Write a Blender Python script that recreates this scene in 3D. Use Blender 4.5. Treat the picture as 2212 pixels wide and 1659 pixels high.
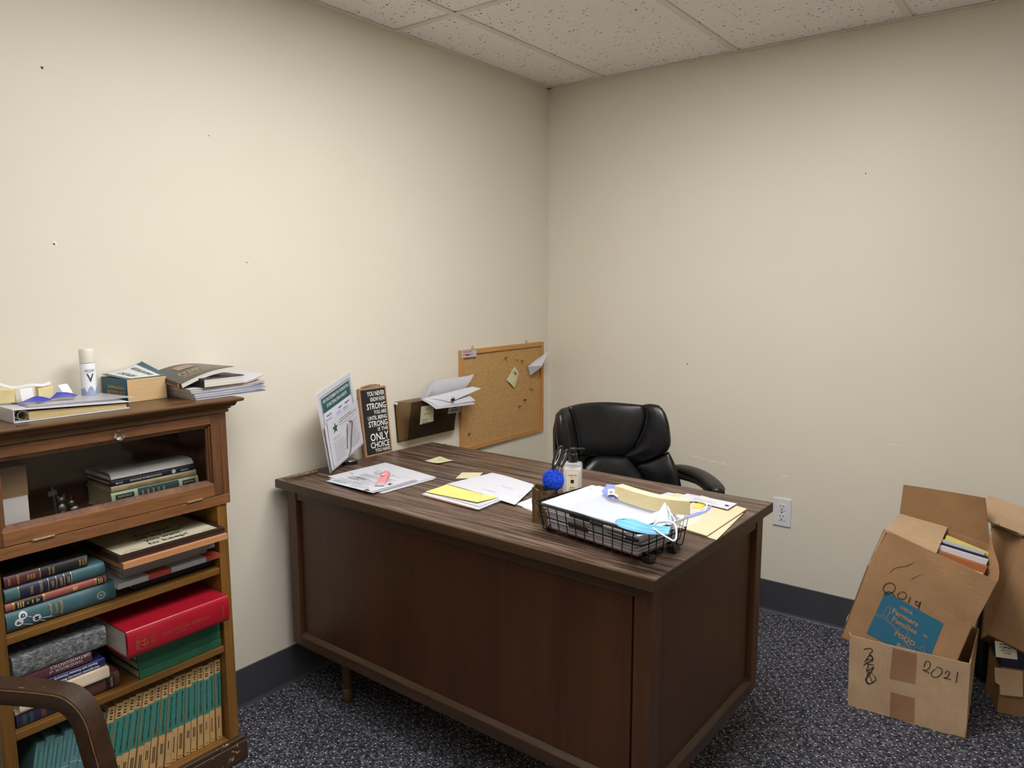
import bpy, bmesh, math, random
from mathutils import Vector, Matrix, Quaternion

SC = bpy.context.scene
COL = SC.collection
for o in list(bpy.data.objects):
    bpy.data.objects.remove(o, do_unlink=True)

# ------------------------------------------------------------------ camera
F_PX, YAW, PITCH, ROLL = 1608.26, 0.6485, -0.1326, -0.0027
CAM = Vector((2.0566, -3.0074, 1.3530))
FW = Vector((-math.sin(YAW) * math.cos(PITCH), math.cos(YAW) * math.cos(PITCH), math.sin(PITCH)))
_r = Vector((math.cos(YAW), math.sin(YAW), 0))
_u = _r.cross(FW)
RT = _r * math.cos(ROLL) + _u * math.sin(ROLL)
UP = _u * math.cos(ROLL) - _r * math.sin(ROLL)
cd = bpy.data.cameras.new('camera')
cam = bpy.data.objects.new('camera', cd)
COL.objects.link(cam)
cd.sensor_fit = 'HORIZONTAL'
cd.sensor_width = 36.0
cd.lens = 36.0 * F_PX / 2212.0
cd.clip_start = 0.02
m = Matrix((RT, UP, -FW)).transposed().to_4x4()
m.translation = CAM
cam.matrix_world = m
SC.camera = cam

# ------------------------------------------------------------------ world, exposure
W = bpy.data.worlds.new('world')
SC.world = W
W.use_nodes = True
W.node_tree.nodes['Background'].inputs[0].default_value = (0.02, 0.02, 0.02, 1)
W.node_tree.nodes['Background'].inputs[1].default_value = 0.0
SC.view_settings.view_transform = 'Standard'
SC.view_settings.look = 'None'
SC.view_settings.gamma = 1.0
SC.view_settings.use_curve_mapping = False
SC.view_settings.exposure = 0.0
LAMP_STRENGTH = 20.0
FILL_STRENGTH = 10.5
LAMP_COLOR = (1.0, 0.975, 0.955)

H = 2.26            # ceiling height
RX, RY = 3.35, -4.3  # far sides of the room

# ------------------------------------------------------------------ pixel -> place
def ray(px, py):
    return FW + RT * ((px - 1106.0) / F_PX) - UP * ((py - 829.5) / F_PX)
def onp(px, py, p0, n):
    d = ray(px, py); n = Vector(n); p0 = Vector(p0)
    return CAM + d * ((p0 - CAM).dot(n) / d.dot(n))
def onx(px, py, v): return onp(px, py, (v, 0, 0), (1, 0, 0))
def ony(px, py, v): return onp(px, py, (0, v, 0), (0, 1, 0))
def onz(px, py, v): return onp(px, py, (0, 0, v), (0, 0, 1))

# ------------------------------------------------------------------ helpers
def lin(c):
    c = c / 255.0
    return c / 12.92 if c <= 0.04045 else ((c + 0.055) / 1.055) ** 2.4
def rgb(r, g, b): return (lin(r), lin(g), lin(b), 1.0)

def tag(o, label, cat, group=None):
    o['label'] = label; o['category'] = cat
    if group: o['group'] = group
    return o
def thing(name, label, cat, loc=(0, 0, 0), rot=(0, 0, 0), group=None):
    o = bpy.data.objects.new(name, None)
    COL.objects.link(o)
    o.location = loc; o.rotation_euler = rot; o.empty_display_size = 0.05
    return tag(o, label, cat, group)

class MB:
    """collects faces; build() links them as one mesh object"""
    def __init__(s): s.v = []; s.f = []; s.m = []
    def add(s, vs, fs, m=0):
        k = len(s.v); s.v += [tuple(v) for v in vs]
        for f in fs: s.f.append(tuple(i + k for i in f)); s.m.append(m)
        return s
    def box(s, x0, x1, y0, y1, z0, z1, m=0):
        v = [(x0, y0, z0), (x1, y0, z0), (x1, y1, z0), (x0, y1, z0), (x0, y0, z1), (x1, y0, z1), (x1, y1, z1), (x0, y1, z1)]
        return s.add(v, [(0, 3, 2, 1), (4, 5, 6, 7), (0, 1, 5, 4), (1, 2, 6, 5), (2, 3, 7, 6), (3, 0, 4, 7)], m)
    def obox(s, c, ax, ay, az, m=0):
        """box from a corner and three edge vectors"""
        c, ax, ay, az = Vector(c), Vector(ax), Vector(ay), Vector(az)
        v = [c, c + ax, c + ax + ay, c + ay]; v += [p + az for p in v]
        fl = ax.cross(ay).dot(az) < 0
        fs = [(0, 3, 2, 1), (4, 5, 6, 7), (0, 1, 5, 4), (1, 2, 6, 5), (2, 3, 7, 6), (3, 0, 4, 7)]
        if fl: fs = [f[::-1] for f in fs]
        return s.add(v, fs, m)
    def tube(s, path, r, n=8, m=0, closed=False, cap=True):
        path = [Vector(p) for p in path]; N = len(path)
        rr = r if isinstance(r, (list, tuple)) else [r] * N
        ref = None; rings = []
        for i, p in enumerate(path):
            if closed: t = path[(i + 1) % N] - path[i - 1]
            else: t = path[min(i + 1, N - 1)] - path[max(i - 1, 0)]
            t.normalize()
            if ref is None:
                ref = t.orthogonal().normalized()
            ref = ref - t * ref.dot(t)
            if ref.length < 1e-6: ref = t.orthogonal()
            ref.normalize(); b = t.cross(ref)
            rings.append([p + (ref * math.cos(2 * math.pi * k / n) + b * math.sin(2 * math.pi * k / n)) * rr[i] for k in range(n)])
        vs = [q for rg in rings for q in rg]; fs = []
        for i in range(N if closed else N - 1):
            j = (i + 1) % N
            for k in range(n):
                fs.append((i * n + k, i * n + (k + 1) % n, j * n + (k + 1) % n, j * n + k))
        if cap and not closed:
            fs.append(tuple(range(n - 1, -1, -1))); fs.append(tuple((N - 1) * n + k for k in range(n)))
        return s.add(vs, fs, m)
    def lathe(s, prof, n=24, c=(0, 0, 0), m=0, cap=True):
        c = Vector(c); vs = []; fs = []
        for r, z in prof:
            for k in range(n):
                a = 2 * math.pi * k / n
                vs.append(c + Vector((r * math.cos(a), r * math.sin(a), z)))
        for i in range(len(prof) - 1):
            for k in range(n):
                fs.append((i * n + k, i * n + (k + 1) % n, (i + 1) * n + (k + 1) % n, (i + 1) * n + k))
        if cap:
            fs.append(tuple(range(n - 1, -1, -1))); fs.append(tuple((len(prof) - 1) * n + k for k in range(n)))
        return s.add(vs, fs, m)
    def grid(s, fn, nu, nv, th=None, m=0, m2=None):
        """surface fn(u,v); th gives it thickness along -normal (solid sheet)"""
        P = [[Vector(fn(i / nu, j / nv)) for j in range(nv + 1)] for i in range(nu + 1)]
        vs = [p for row in P for p in row]; w = nv + 1
        fs = [(i * w + j, (i + 1) * w + j, (i + 1) * w + j + 1, i * w + j + 1) for i in range(nu) for j in range(nv)]
        if th is None: return s.add(vs, fs, m)
        k = len(vs); low = []
        for i in range(nu + 1):
            for j in range(nv + 1):
                du = P[min(i + 1, nu)][j] - P[max(i - 1, 0)][j]; dv = P[i][min(j + 1, nv)] - P[i][max(j - 1, 0)]
                nn = du.cross(dv)
                if nn.length > 1e-12: nn.normalize()
                low.append(P[i][j] - nn * th)
        s.add(vs + low, fs + [tuple(q + k for q in f[::-1]) for f in fs], m)
        base = len(s.v) - 2 * k
        rim = [(i, 0) for i in range(nu)] + [(nu, j) for j in range(nv)] + [(i, nv) for i in range(nu, 0, -1)] + [(0, j) for j in range(nv, 0, -1)]
        for a in range(len(rim)):
            i0 = rim[a]; i1 = rim[(a + 1) % len(rim)]
            A = base + i0[0] * w + i0[1]; B_ = base + i1[0] * w + i1[1]
            s.f.append((A, A + k, B_ + k, B_)); s.m.append(m if m2 is None else m2)
        return s
    def prism(s, pts, vec, m=0):
        pts = [Vector(p) for p in pts]; vec = Vector(vec); n = len(pts)
        nn = sum(((pts[i] - pts[0]).cross(pts[(i + 1) % n] - pts[0]) for i in range(1, n - 1)), Vector())
        if nn.dot(vec) > 0: pts = pts[::-1]
        v = pts + [p + vec for p in pts]
        return s.add(v, [tuple(range(n)), tuple(range(2 * n - 1, n - 1, -1))] + [((i + 1) % n, i, i + n, (i + 1) % n + n) for i in range(n)], m)
    def sphere(s, c, r, nu=16, nv=10, sc=(1, 1, 1), m=0):
        c = Vector(c); vs = []; fs = []
        vs.append(c + Vector((0, 0, -r * sc[2])))
        for j in range(1, nv):
            t = math.pi * j / nv - math.pi / 2
            for k in range(nu):
                a = 2 * math.pi * k / nu
                vs.append(c + Vector((r * sc[0] * math.cos(t) * math.cos(a), r * sc[1] * math.cos(t) * math.sin(a), r * sc[2] * math.sin(t))))
        vs.append(c + Vector((0, 0, r * sc[2])))
        for k in range(nu): fs.append((0, 1 + (k + 1) % nu, 1 + k))
        for j in range(nv - 2):
            for k in range(nu):
                a = 1 + j * nu + k; b = 1 + j * nu + (k + 1) % nu
                fs.append((a, b, b + nu, a + nu))
        L = len(vs) - 1
        for k in range(nu): fs.append((L, L - nu + k, L - nu + (k + 1) % nu))
        return s.add(vs, fs, m)
    def build(s, name, mat, parent=None, smooth=False, bevel=0, seg=2, subsurf=0, angle=35):
        me = bpy.data.meshes.new(name)
        me.from_pydata(s.v, [], s.f)
        mats = mat if isinstance(mat, (list, tuple)) else [mat]
        for q in mats: me.materials.append(q)
        if len(mats) > 1: me.polygons.foreach_set('material_index', s.m)
        me.validate(); me.update()
        o = bpy.data.objects.new(name, me)
        COL.objects.link(o)
        if parent is not None: o.parent = parent
        if smooth:
            me.polygons.foreach_set('use_smooth', [True] * len(me.polygons))
            if smooth != 'all': me.set_sharp_from_angle(angle=math.radians(angle))
        if bevel:
            b = o.modifiers.new('bevel', 'BEVEL'); b.width = bevel; b.segments = seg; b.limit_method = 'ANGLE'; b.angle_limit = math.radians(40)
        if subsurf:
            b = o.modifiers.new('sub', 'SUBSURF'); b.levels = subsurf; b.render_levels = subsurf
        return o

def struct(o): o['kind'] = 'structure'; return o

def copy_tree(o, parent=None):
    c = o.copy(); COL.objects.link(c)
    if parent is not None: c.parent = parent
    for ch in list(o.children): copy_tree(ch, c)
    return c

# ---- lettering: text turned into flat meshes with the built-in font
_tc = {}
def text_mesh(s, bold=0.0, shear=0.0):
    k = (s, bold, shear)
    if k not in _tc:
        cu = bpy.data.curves.new('t', 'FONT'); cu.body = s; cu.size = 1.0; cu.offset = bold; cu.shear = shear
        cu.resolution_u = 2; cu.fill_mode = 'FRONT'
        ob = bpy.data.objects.new('t', cu); COL.objects.link(ob)
        dg = bpy.context.evaluated_depsgraph_get()
        me = bpy.data.meshes.new_from_object(ob.evaluated_get(dg))
        vs = [v.co.copy() for v in me.vertices]; fs = [tuple(p.vertices) for p in me.polygons]
        bpy.data.objects.remove(ob, do_unlink=True); bpy.data.meshes.remove(me); bpy.data.curves.remove(cu)
        _tc[k] = (vs, fs)
    return _tc[k]
def put_text(mb, s, o, rv, uv, h, width=None, align='C', bold=0.0, shear=0.0, m=0, fn=None):
    """cap height h, o = baseline anchor; fn maps (x,y,lift) to a curved place instead"""
    vs, fs = text_mesh(s, bold, shear)
    if not vs: return mb
    x0 = min(v.x for v in vs); x1 = max(v.x for v in vs)
    k = h / 0.70; kx = k if width is None else width / (x1 - x0)
    off = {'L': -x0, 'C': -(x0 + x1) / 2, 'R': -x1}[align]
    if fn: return mb.add([fn((v.x + off) * kx, v.y * k) for v in vs], fs, m)
    o = Vector(o); rv = Vector(rv).normalized(); uv = Vector(uv).normalized()
    nv = rv.cross(uv) * 0.0004
    return mb.add([o + rv * ((v.x + off) * kx) + uv * (v.y * k) + nv for v in vs], fs, m)
def dashes(mb, o, rv, uv, w, rows, pitch, th, seed=0, fill=(0.4, 1.0), word=0.012, m=0, lift=0.0004, gap=0.25):
    """rows of unreadable small print: strings of word-length marks"""
    rnd = random.Random(seed); o = Vector(o); rv = Vector(rv).normalized(); uv = Vector(uv).normalized(); n = rv.cross(uv) * lift
    for r in range(rows):
        L = w * rnd.uniform(*fill); x = 0
        while x < L:
            d = min(word * rnd.uniform(0.4, 1.5), L - x)
            a = o + rv * x - uv * (r * pitch) + n
            mb.add([a, a + rv * d, a + rv * d + uv * th, a + uv * th], [(0, 1, 2, 3)], m)
            x += d + word * gap
    return mb
def stroke(mb, pts, w, n, m=0, lift=0.0005):
    """a pen line of width w through pts on a plane with normal n"""
    n = Vector(n).normalized(); pts = [Vector(p) for p in pts]; L = []; R_ = []
    for i, p in enumerate(pts):
        t = (pts[min(i + 1, len(pts) - 1)] - pts[max(i - 1, 0)]).normalized(); b = n.cross(t) * (w / 2)
        L.append(p + b + n * lift); R_.append(p - b + n * lift)
    k = len(pts)
    return mb.add(L + R_, [(i + k, i + k + 1, i + 1, i) for i in range(k - 1)], m)
def smooth_path(pts, n=6):
    pts = [Vector(p) for p in pts]; out = []
    for i in range(len(pts) - 1):
        p0 = pts[max(i - 1, 0)]; p1 = pts[i]; p2 = pts[i + 1]; p3 = pts[min(i + 2, len(pts) - 1)]
        for k in range(n):
            t = k / n
            out.append(0.5 * ((2 * p1) + (p2 - p0) * t + (2 * p0 - 5 * p1 + 4 * p2 - p3) * t * t + (3 * p1 - p0 - 3 * p2 + p3) * t ** 3))
    out.append(pts[-1]); return out
def resample(pts, n):
    pts = [Vector(p) for p in pts]; d = [0]
    for i in range(1, len(pts)): d.append(d[-1] + (pts[i] - pts[i - 1]).length)
    out = []
    for k in range(n + 1):
        t = d[-1] * k / n; i = 0
        while i < len(pts) - 2 and d[i + 1] < t: i += 1
        sgl = (t - d[i]) / max(d[i + 1] - d[i], 1e-9)
        out.append(pts[i].lerp(pts[i + 1], min(max(sgl, 0), 1)))
    return out
def coons(bottom, right, top, left, nu, nv):
    """bottom/top run left->right, left/right run bottom->top"""
    b = resample(bottom, nu); t = resample(top, nu); l = resample(left, nv); r = resample(right, nv)
    def fn(u, v):
        i = min(int(round(u * nu)), nu); j = min(int(round(v * nv)), nv)
        return b[i] * (1 - v) + t[i] * v + l[j] * (1 - u) + r[j] * u - (b[0] * (1 - u) * (1 - v) + b[nu] * u * (1 - v) + t[0] * (1 - u) * v + t[nu] * u * v)
    return fn

# ------------------------------------------------------------------ materials
class NT:
    def __init__(s, name):
        s.mat = bpy.data.materials.new(name); s.mat.use_nodes = True
        s.t = s.mat.node_tree; s.n = s.t.nodes; s.b = s.n['Principled BSDF']
    def node(s, typ, **kw):
        n = s.n.new(typ)
        for k, v in kw.items():
            if k in n.inputs: 
                n.inputs[k].default_value = v
            else: setattr(n, k, v)
        return n
    def link(s, a, b): s.t.links.new(a, b)
    def coord(s, scale=(1, 1, 1), rot=(0, 0, 0), kind='Object'):
        tc = s.node('ShaderNodeTexCoord'); mp = s.node('ShaderNodeMapping')
        mp.inputs['Scale'].default_value = scale; mp.inputs['Rotation'].default_value = rot
        s.link(tc.outputs[kind], mp.inputs['Vector']); return mp.outputs[0]
    def noise(s, vec, scale, detail=4, rough=0.55, dist=0.0):
        n = s.node('ShaderNodeTexNoise'); n.inputs['Scale'].default_value = scale; n.inputs['Detail'].default_value = detail
        n.inputs['Roughness'].default_value = rough; n.inputs['Distortion'].default_value = dist
        s.link(vec, n.inputs['Vector']); return n.outputs['Fac']
    def ramp(s, fac, stops):
        r = s.node('ShaderNodeValToRGB'); e = r.color_ramp.elements
        while len(e) < len(stops): e.new(0.5)
        for q, (p, c) in zip(e, stops): q.position = p; q.color = c if len(c) == 4 else (*c, 1)
        s.link(fac, r.inputs[0]); return r.outputs[0]
    def mix(s, fac, a, b, mode='MIX'):
        n = s.node('ShaderNodeMix'); n.data_type = 'RGBA'; n.blend_type = mode
        for inp, val in ((n.inputs[0], fac), (n.inputs[6], a), (n.inputs[7], b)):
            if hasattr(val, 'is_output'): s.link(val, inp)
            else: inp.default_value = val
        return n.outputs[2]
    def math(s, op, a, b=0.0, c=0.0):
        n = s.node('ShaderNodeMath'); n.operation = op
        for inp, val in zip(n.inputs, (a, b, c)):
            if hasattr(val, 'is_output'): s.link(val, inp)
            else: inp.default_value = val
        return n.outputs[0]
    def bump(s, h, strength=0.2, dist=0.002):
        n = s.node('ShaderNodeBump'); n.inputs['Strength'].default_value = strength; n.inputs['Distance'].default_value = dist
        s.link(h, n.inputs['Height']); s.link(n.outputs[0], s.b.inputs['Normal'])
    def color(s, c):
        if hasattr(c, 'is_output'): s.link(c, s.b.inputs['Base Color'])
        else: s.b.inputs['Base Color'].default_value = c
    def set(s, **kw):
        names = dict(rough='Roughness', metal='Metallic', spec='Specular IOR Level', trans='Transmission Weight', ior='IOR', alpha='Alpha', coat='Coat Weight', sss='Subsurface Weight', sheen='Sheen Weight')
        for k, v in kw.items():
            i = s.b.inputs[names[k]]
            if hasattr(v, 'is_output'): s.link(v, i)
            else: i.default_value = v
        return s

def plain(name, c, rough=0.6, var=0.12, scale=25.0, bump=0.0, bscale=300.0, **kw):
    """a plain paint / plastic / paper with slight uneven tone"""
    t = NT(name); v = t.coord(); f = t.noise(v, scale, 3)
    lo = tuple(max(x * (1 - var), 0) for x in c[:3]) + (1,); hi = tuple(min(x * (1 + var), 1) for x in c[:3]) + (1,)
    t.color(t.ramp(f, [(0.3, lo), (0.7, hi)])); t.set(rough=rough, **kw)
    if bump: t.bump(t.noise(v, bscale, 3), bump, 0.001)
    return t.mat
def wood(name, dark, light, axis=0, scale=9.0, rough=0.42, stretch=14.0, contrast=(0.32, 0.7), bump=0.08, fine=0.35, wear=None, wear_amt=0.62):
    t = NT(name); sc = [1.0, 1.0, 1.0]; sc[axis] = 1.0 / stretch
    v = t.coord(tuple(sc)); n1 = t.noise(v, scale, 6, 0.6, 1.2); n2 = t.noise(v, scale * 12, 3, 0.6, 0.2)
    f = t.math('ADD', t.math('MULTIPLY', n1, 1 - fine), t.math('MULTIPLY', n2, fine))
    c = t.ramp(f, [(contrast[0], dark), (contrast[1], light)])
    if wear:
        w = t.noise(t.coord(), 38.0, 6, 0.7, 0.6)
        c = t.mix(t.ramp(w, [(wear_amt, (0, 0, 0)), (wear_amt + 0.04, (1, 1, 1))]), c, wear)
    t.color(c); t.set(rough=t.math('ADD', t.math('MULTIPLY', n1, 0.25), rough - 0.12)); t.bump(n2, bump, 0.001)
    return t.mat
def metal(name, c, rough=0.3):
    t = NT(name); v = t.coord(); t.color(c)
    t.set(metal=1.0, rough=t.math('ADD', t.math('MULTIPLY', t.noise(v, 60, 3), 0.2), rough - 0.1)); return t.mat
def glassy(name, c, rough=0.05, trans=1.0, ior=1.45):
    t = NT(name); t.color(t.mix(t.noise(t.coord(), 8, 2), c, tuple(x * 0.97 for x in c[:3]) + (1,))); t.set(rough=rough, trans=trans, ior=ior); return t.mat
def film(name, c, alpha=0.25, rough=0.15):
    """thin clear plastic: mostly see-through, with gloss"""
    t = NT(name); out = t.n['Material Output']; tr = t.node('ShaderNodeBsdfTransparent'); tr.inputs[0].default_value = (*c[:3], 1)
    t.color(c); t.set(rough=rough)
    fz = t.node('ShaderNodeFresnel'); fz.inputs[0].default_value = 1.45
    mx = t.node('ShaderNodeMixShader')
    f = t.math('ADD', t.math('MULTIPLY', t.noise(t.coord(), 12, 3), 0.12), alpha - 0.06)
    ge = t.node('ShaderNodeNewGeometry'); f = t.math('MAXIMUM', f, t.math('MULTIPLY', fz.outputs[0], t.math('SUBTRACT', 1.0, ge.outputs['Backfacing'])))
    t.link(f, mx.inputs[0]); t.link(tr.outputs[0], mx.inputs[1]); t.link(t.b.outputs[0], mx.inputs[2]); t.link(mx.outputs[0], out.inputs[0])
    return t.mat

MT = {}
def wall_mat():
    t = NT('wall_paint'); v = t.coord(); f = t.noise(v, 1.5, 3)
    t.color(t.ramp(f, [(0.3, rgb(224, 218, 202)), (0.7, rgb(228, 222, 207))]))
    t.set(rough=t.math('ADD', t.math('MULTIPLY', t.noise(v, 3, 2), 0.06), 0.40), spec=0.22)
    t.bump(t.noise(v, 260, 3), 0.08, 0.0015); return t.mat
MT['wall'] = wall_mat()
def carpet_mat():
    t = NT('carpet_loop'); v = t.coord((1, 1, 1), (0, 0, 0.06)); sp = t.node('ShaderNodeSeparateXYZ')
    wn = t.node('ShaderNodeTexNoise'); wn.inputs['Scale'].default_value = 90; t.link(v, wn.inputs['Vector'])
    va = t.node('ShaderNodeVectorMath'); va.operation = 'MULTIPLY_ADD'; va.inputs[1].default_value = (0.0035, 0.0035, 0); t.link(wn.outputs['Color'], va.inputs[0]); t.link(v, va.inputs[2]); t.link(va.outputs[0], sp.inputs[0])
    # rows of loops, every other row shifted by half a loop
    ry = t.math('MULTIPLY', sp.outputs[1], 210.0); row = t.math('FLOOR', ry); fy = t.math('FRACT', ry)
    rx = t.math('ADD', t.math('MULTIPLY', sp.outputs[0], 150.0), t.math('MULTIPLY', row, 0.5)); cx = t.math('FLOOR', rx); fx = t.math('FRACT', rx)
    dome = t.math('MULTIPLY', t.math('SINE', t.math('MULTIPLY', fy, math.pi)), t.math('SINE', t.math('MULTIPLY', fx, math.pi)))
    cb = t.node('ShaderNodeCombineXYZ'); t.link(cx, cb.inputs[0]); t.link(row, cb.inputs[1]); wh = t.node('ShaderNodeTexWhiteNoise'); wh.noise_dimensions = '2D'; t.link(cb.outputs[0], wh.inputs['Vector'])
    loop = t.ramp(wh.outputs['Value'], [(0.0, rgb(46, 47, 56)), (0.5, rgb(94, 94, 105)), (1.0, rgb(160, 159, 167))])
    c = t.mix(1.0, loop, t.ramp(dome, [(0.05, (0.16, 0.16, 0.18)), (0.75, (1, 1, 1))]), 'MULTIPLY')
    fl = t.node('ShaderNodeTexVoronoi'); fl.inputs['Scale'].default_value = 36; fl.inputs['Randomness'].default_value = 0.30; fl.voronoi_dimensions = '2D'
    m2 = t.node('ShaderNodeMapping'); m2.inputs['Rotation'].default_value = (0, 0, 0.78); t.link(v, m2.inputs[0]); t.link(m2.outputs[0], fl.inputs['Vector'])
    mask = t.ramp(fl.outputs['Distance'], [(0.060, (1, 1, 1)), (0.095, (0, 0, 0))])
    c = t.mix(mask, c, rgb(236, 236, 238))
    t.color(c); t.set(rough=0.95, spec=0.15)
    t.bump(dome, 0.5, 0.003); return t.mat
MT['carpet'] = carpet_mat()
def tile_mat():
    t = NT('fissured_tile'); v = t.coord()
    w = t.node('ShaderNodeTexNoise'); w.inputs['Scale'].default_value = 55; t.link(v, w.inputs['Vector'])
    va = t.node('ShaderNodeVectorMath'); va.operation = 'MULTIPLY_ADD'; va.inputs[1].default_value = (0.012, 0.012, 0); t.link(w.outputs['Color'], va.inputs[0]); t.link(v, va.inputs[2])
    m1 = t.node('ShaderNodeMapping'); m1.inputs['Scale'].default_value = (0.55, 1, 0.0); t.link(va.outputs[0], m1.inputs[0])
    vo = t.node('ShaderNodeTexVoronoi'); vo.inputs['Scale'].default_value = 105; t.link(m1.outputs[0], vo.inputs['Vector'])
    sp = t.node('ShaderNodeSeparateColor'); t.link(vo.outputs['Color'], sp.inputs[0])
    rad = t.math('MULTIPLY', t.math('GREATER_THAN', sp.outputs[0], 0.45), t.math('MULTIPLY', sp.outputs[1], 0.30))
    pit = t.math('LESS_THAN', vo.outputs['Distance'], rad)
    v2 = t.node('ShaderNodeTexVoronoi'); v2.inputs['Scale'].default_value = 330; t.link(v, v2.inputs['Vector'])
    p2 = t.math('LESS_THAN', v2.outputs['Distance'], 0.16)
    base = t.ramp(t.noise(v, 180, 3), [(0.35, rgb(240, 238, 234)), (0.65, rgb(250, 248, 246))])
    c = t.mix(t.math('MULTIPLY', p2, 0.45), base, rgb(120, 105, 88)); c = t.mix(pit, c, rgb(58, 46, 36))
    t.color(c); t.set(rough=0.95, spec=0.1); t.bump(t.math('SUBTRACT', 1.0, pit), 0.4, 0.003); return t.mat
MT['tile'] = tile_mat()
MT['tbar'] = plain('grid_white', rgb(226, 220, 208), 0.45, 0.03, 6)
MT['base'] = plain('vinyl_base', rgb(66, 67, 74), 0.5, 0.06, 9)
MT['white'] = plain('white_plastic', rgb(225, 225, 230), 0.35, 0.03)
MT['black'] = plain('black_plastic', rgb(22, 22, 24), 0.35, 0.15)
MT['blackmetal'] = plain('black_wire', rgb(24, 23, 23), 0.42, 0.15, metal=0.3)
MT['dark'] = plain('dark_slot', rgb(20, 18, 17), 0.8)
MT['paper'] = plain('white_paper', rgb(202, 203, 212), 0.75, 0.015, 14)
MT['paper2'] = plain('grey_white_paper', rgb(188, 189, 198), 0.75, 0.02, 14)
MT['ivory'] = plain('aged_paper', rgb(214, 200, 172), 0.8, 0.05, 20)
MT['pages'] = None
MT['ink'] = plain('grey_ink', rgb(96, 98, 112), 0.7, 0.1)
MT['inkdark'] = plain('black_ink', rgb(26, 26, 30), 0.6, 0.1)
MT['gold'] = plain('gold_leaf', rgb(196, 168, 104), 0.35, 0.15, metal=0.25)
MT['silver'] = plain('silver_print', rgb(200, 204, 208), 0.4, 0.05)
MT['ytint'] = plain('yellow_sticky', rgb(208, 204, 164), 0.7, 0.03)
MT['manila'] = plain('manila_card', rgb(212, 196, 164), 0.7, 0.03)
MT['chrome'] = metal('chrome', rgb(190, 188, 184), 0.22)
MT['steel'] = metal('dull_steel', rgb(150, 142, 130), 0.35)
MT['brass'] = metal('brass', rgb(176, 146, 100), 0.34); MT['gildull'] = metal('dull_gilt_metal', rgb(140, 114, 76), 0.4); MT['hinge'] = metal('hinge_steel', rgb(206, 190, 164), 0.3)
def pages_mat(name, c):
    t = NT(name); v = t.coord((1, 1, 1)); sp = t.node('ShaderNodeSeparateXYZ'); t.link(v, sp.inputs[0])
    f = t.noise(t.coord((6, 6, 900)), 1.0, 2)
    t.color(t.ramp(f, [(0.3, tuple(x * 0.72 for x in c[:3]) + (1,)), (0.7, c)])); t.set(rough=0.85); t.bump(f, 0.3, 0.001); return t.mat
MT['pages'] = pages_mat('page_block', rgb(214, 202, 180))
MT['pages_w'] = pages_mat('page_block_white', rgb(226, 222, 214))
MT['pages_t'] = pages_mat('page_block_tan', rgb(218, 184, 136))

# ------------------------------------------------------------------ the room
b = MB().box(-0.12, RX + 0.12, RY - 0.12, 0.12, -0.08, 0); struct(b.build('floor', MT['carpet']))
wl = struct(MB().box(-0.12, 0, RY, 0, 0, H + 0.12).build('wall_left', MT['wall']))
wb = struct(MB().box(-0.12, RX, 0, 0.12, 0, H + 0.12).build('wall_back', MT['wall']))
struct(MB().box(RX, RX + 0.12, RY, 0.12, 0, H + 0.12).build('wall_right', MT['wall']))
struct(MB().box(-0.12, RX + 0.12, RY - 0.12, RY, 0, H + 0.12).build('wall_front', MT['wall']))
HB = 0.132
def baseb(name, x0, x1, y0, y1, dx, dy):
    # flat vinyl strip with a small cove toe
    m = MB()
    if dx:
        s = dx
        m.prism([(x0, y0, 0), (x0 + s * 0.009, y0, 0), (x0 + s * 0.006, y0, 0.004), (x0 + s * 0.003, y0, 0.012), (x0 + s * 0.003, y0, HB - 0.002), (x0, y0, HB)], (0, y1 - y0, 0))
    else:
        s = dy
        m.prism([(x0, y0, 0), (x0, y0 + s * 0.009, 0), (x0, y0 + s * 0.006, 0.004), (x0, y0 + s * 0.003, 0.012), (x0, y0 + s * 0.003, HB - 0.002), (x0, y0, HB)], (x1 - x0, 0, 0))
    return struct(m.build(name, MT['base']))
baseb('baseboard_left', 0.0003, 0, RY, -0.004, 1, 0)
baseb('baseboard_back', 0.004, RX, -0.0003, 0, 0, -1)
baseb('baseboard_right', RX - 0.0003, 0, RY, -0.004, -1, 0)
baseb('baseboard_front', 0.004, RX - 0.004, RY + 0.0003, 0, 0, 1)

# ceiling: plenum slab, grid bars and lay-in tiles
XA = 0.2938
bars_x = [XA + 0.61 * k for k in range(0, 5)]
bars_y = [-0.997 - 1.22 * k for k in range(0, 3)]
ceil = struct(MB().box(-0.12, RX + 0.12, RY - 0.12, 0.12, H + 0.10, H + 0.16).build('ceiling', MT['tbar']))
xs = [0.0] + bars_x + [RX]; ys = [0.0] + bars_y + [RY]
BW = 0.0125
_tiles = {}
LIGHT_CELLS = [(2, 1), (3, 2)]
for i in range(len(xs) - 1):
    for j in range(len(ys) - 1):
        if (i, j) in LIGHT_CELLS: continue
        x0, x1 = xs[i] + 0.003, xs[i + 1] - 0.003; y1, y0 = ys[j] - 0.003, ys[j + 1] + 0.003
        k = (round(x1 - x0, 3), round(y1 - y0, 3))
        if k not in _tiles:
            o = MB().box(-k[0] / 2, k[0] / 2, -k[1] / 2, k[1] / 2, 0, 0.015).build('ceiling_tile', MT['tile'], ceil); _tiles[k] = o.data
        else:
            o = bpy.data.objects.new('ceiling_tile', _tiles[k]); COL.objects.link(o); o.parent = ceil
        o.location = ((x0 + x1) / 2, (y0 + y1) / 2, H + 0.004)
for x in bars_x:
    MB().box(x - BW, x + BW, RY, 0, H, H + 0.003).box(x - 0.002, x + 0.002, RY, 0, H + 0.003, H + 0.035).build('grid_bar', MT['tbar'], ceil)
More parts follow.
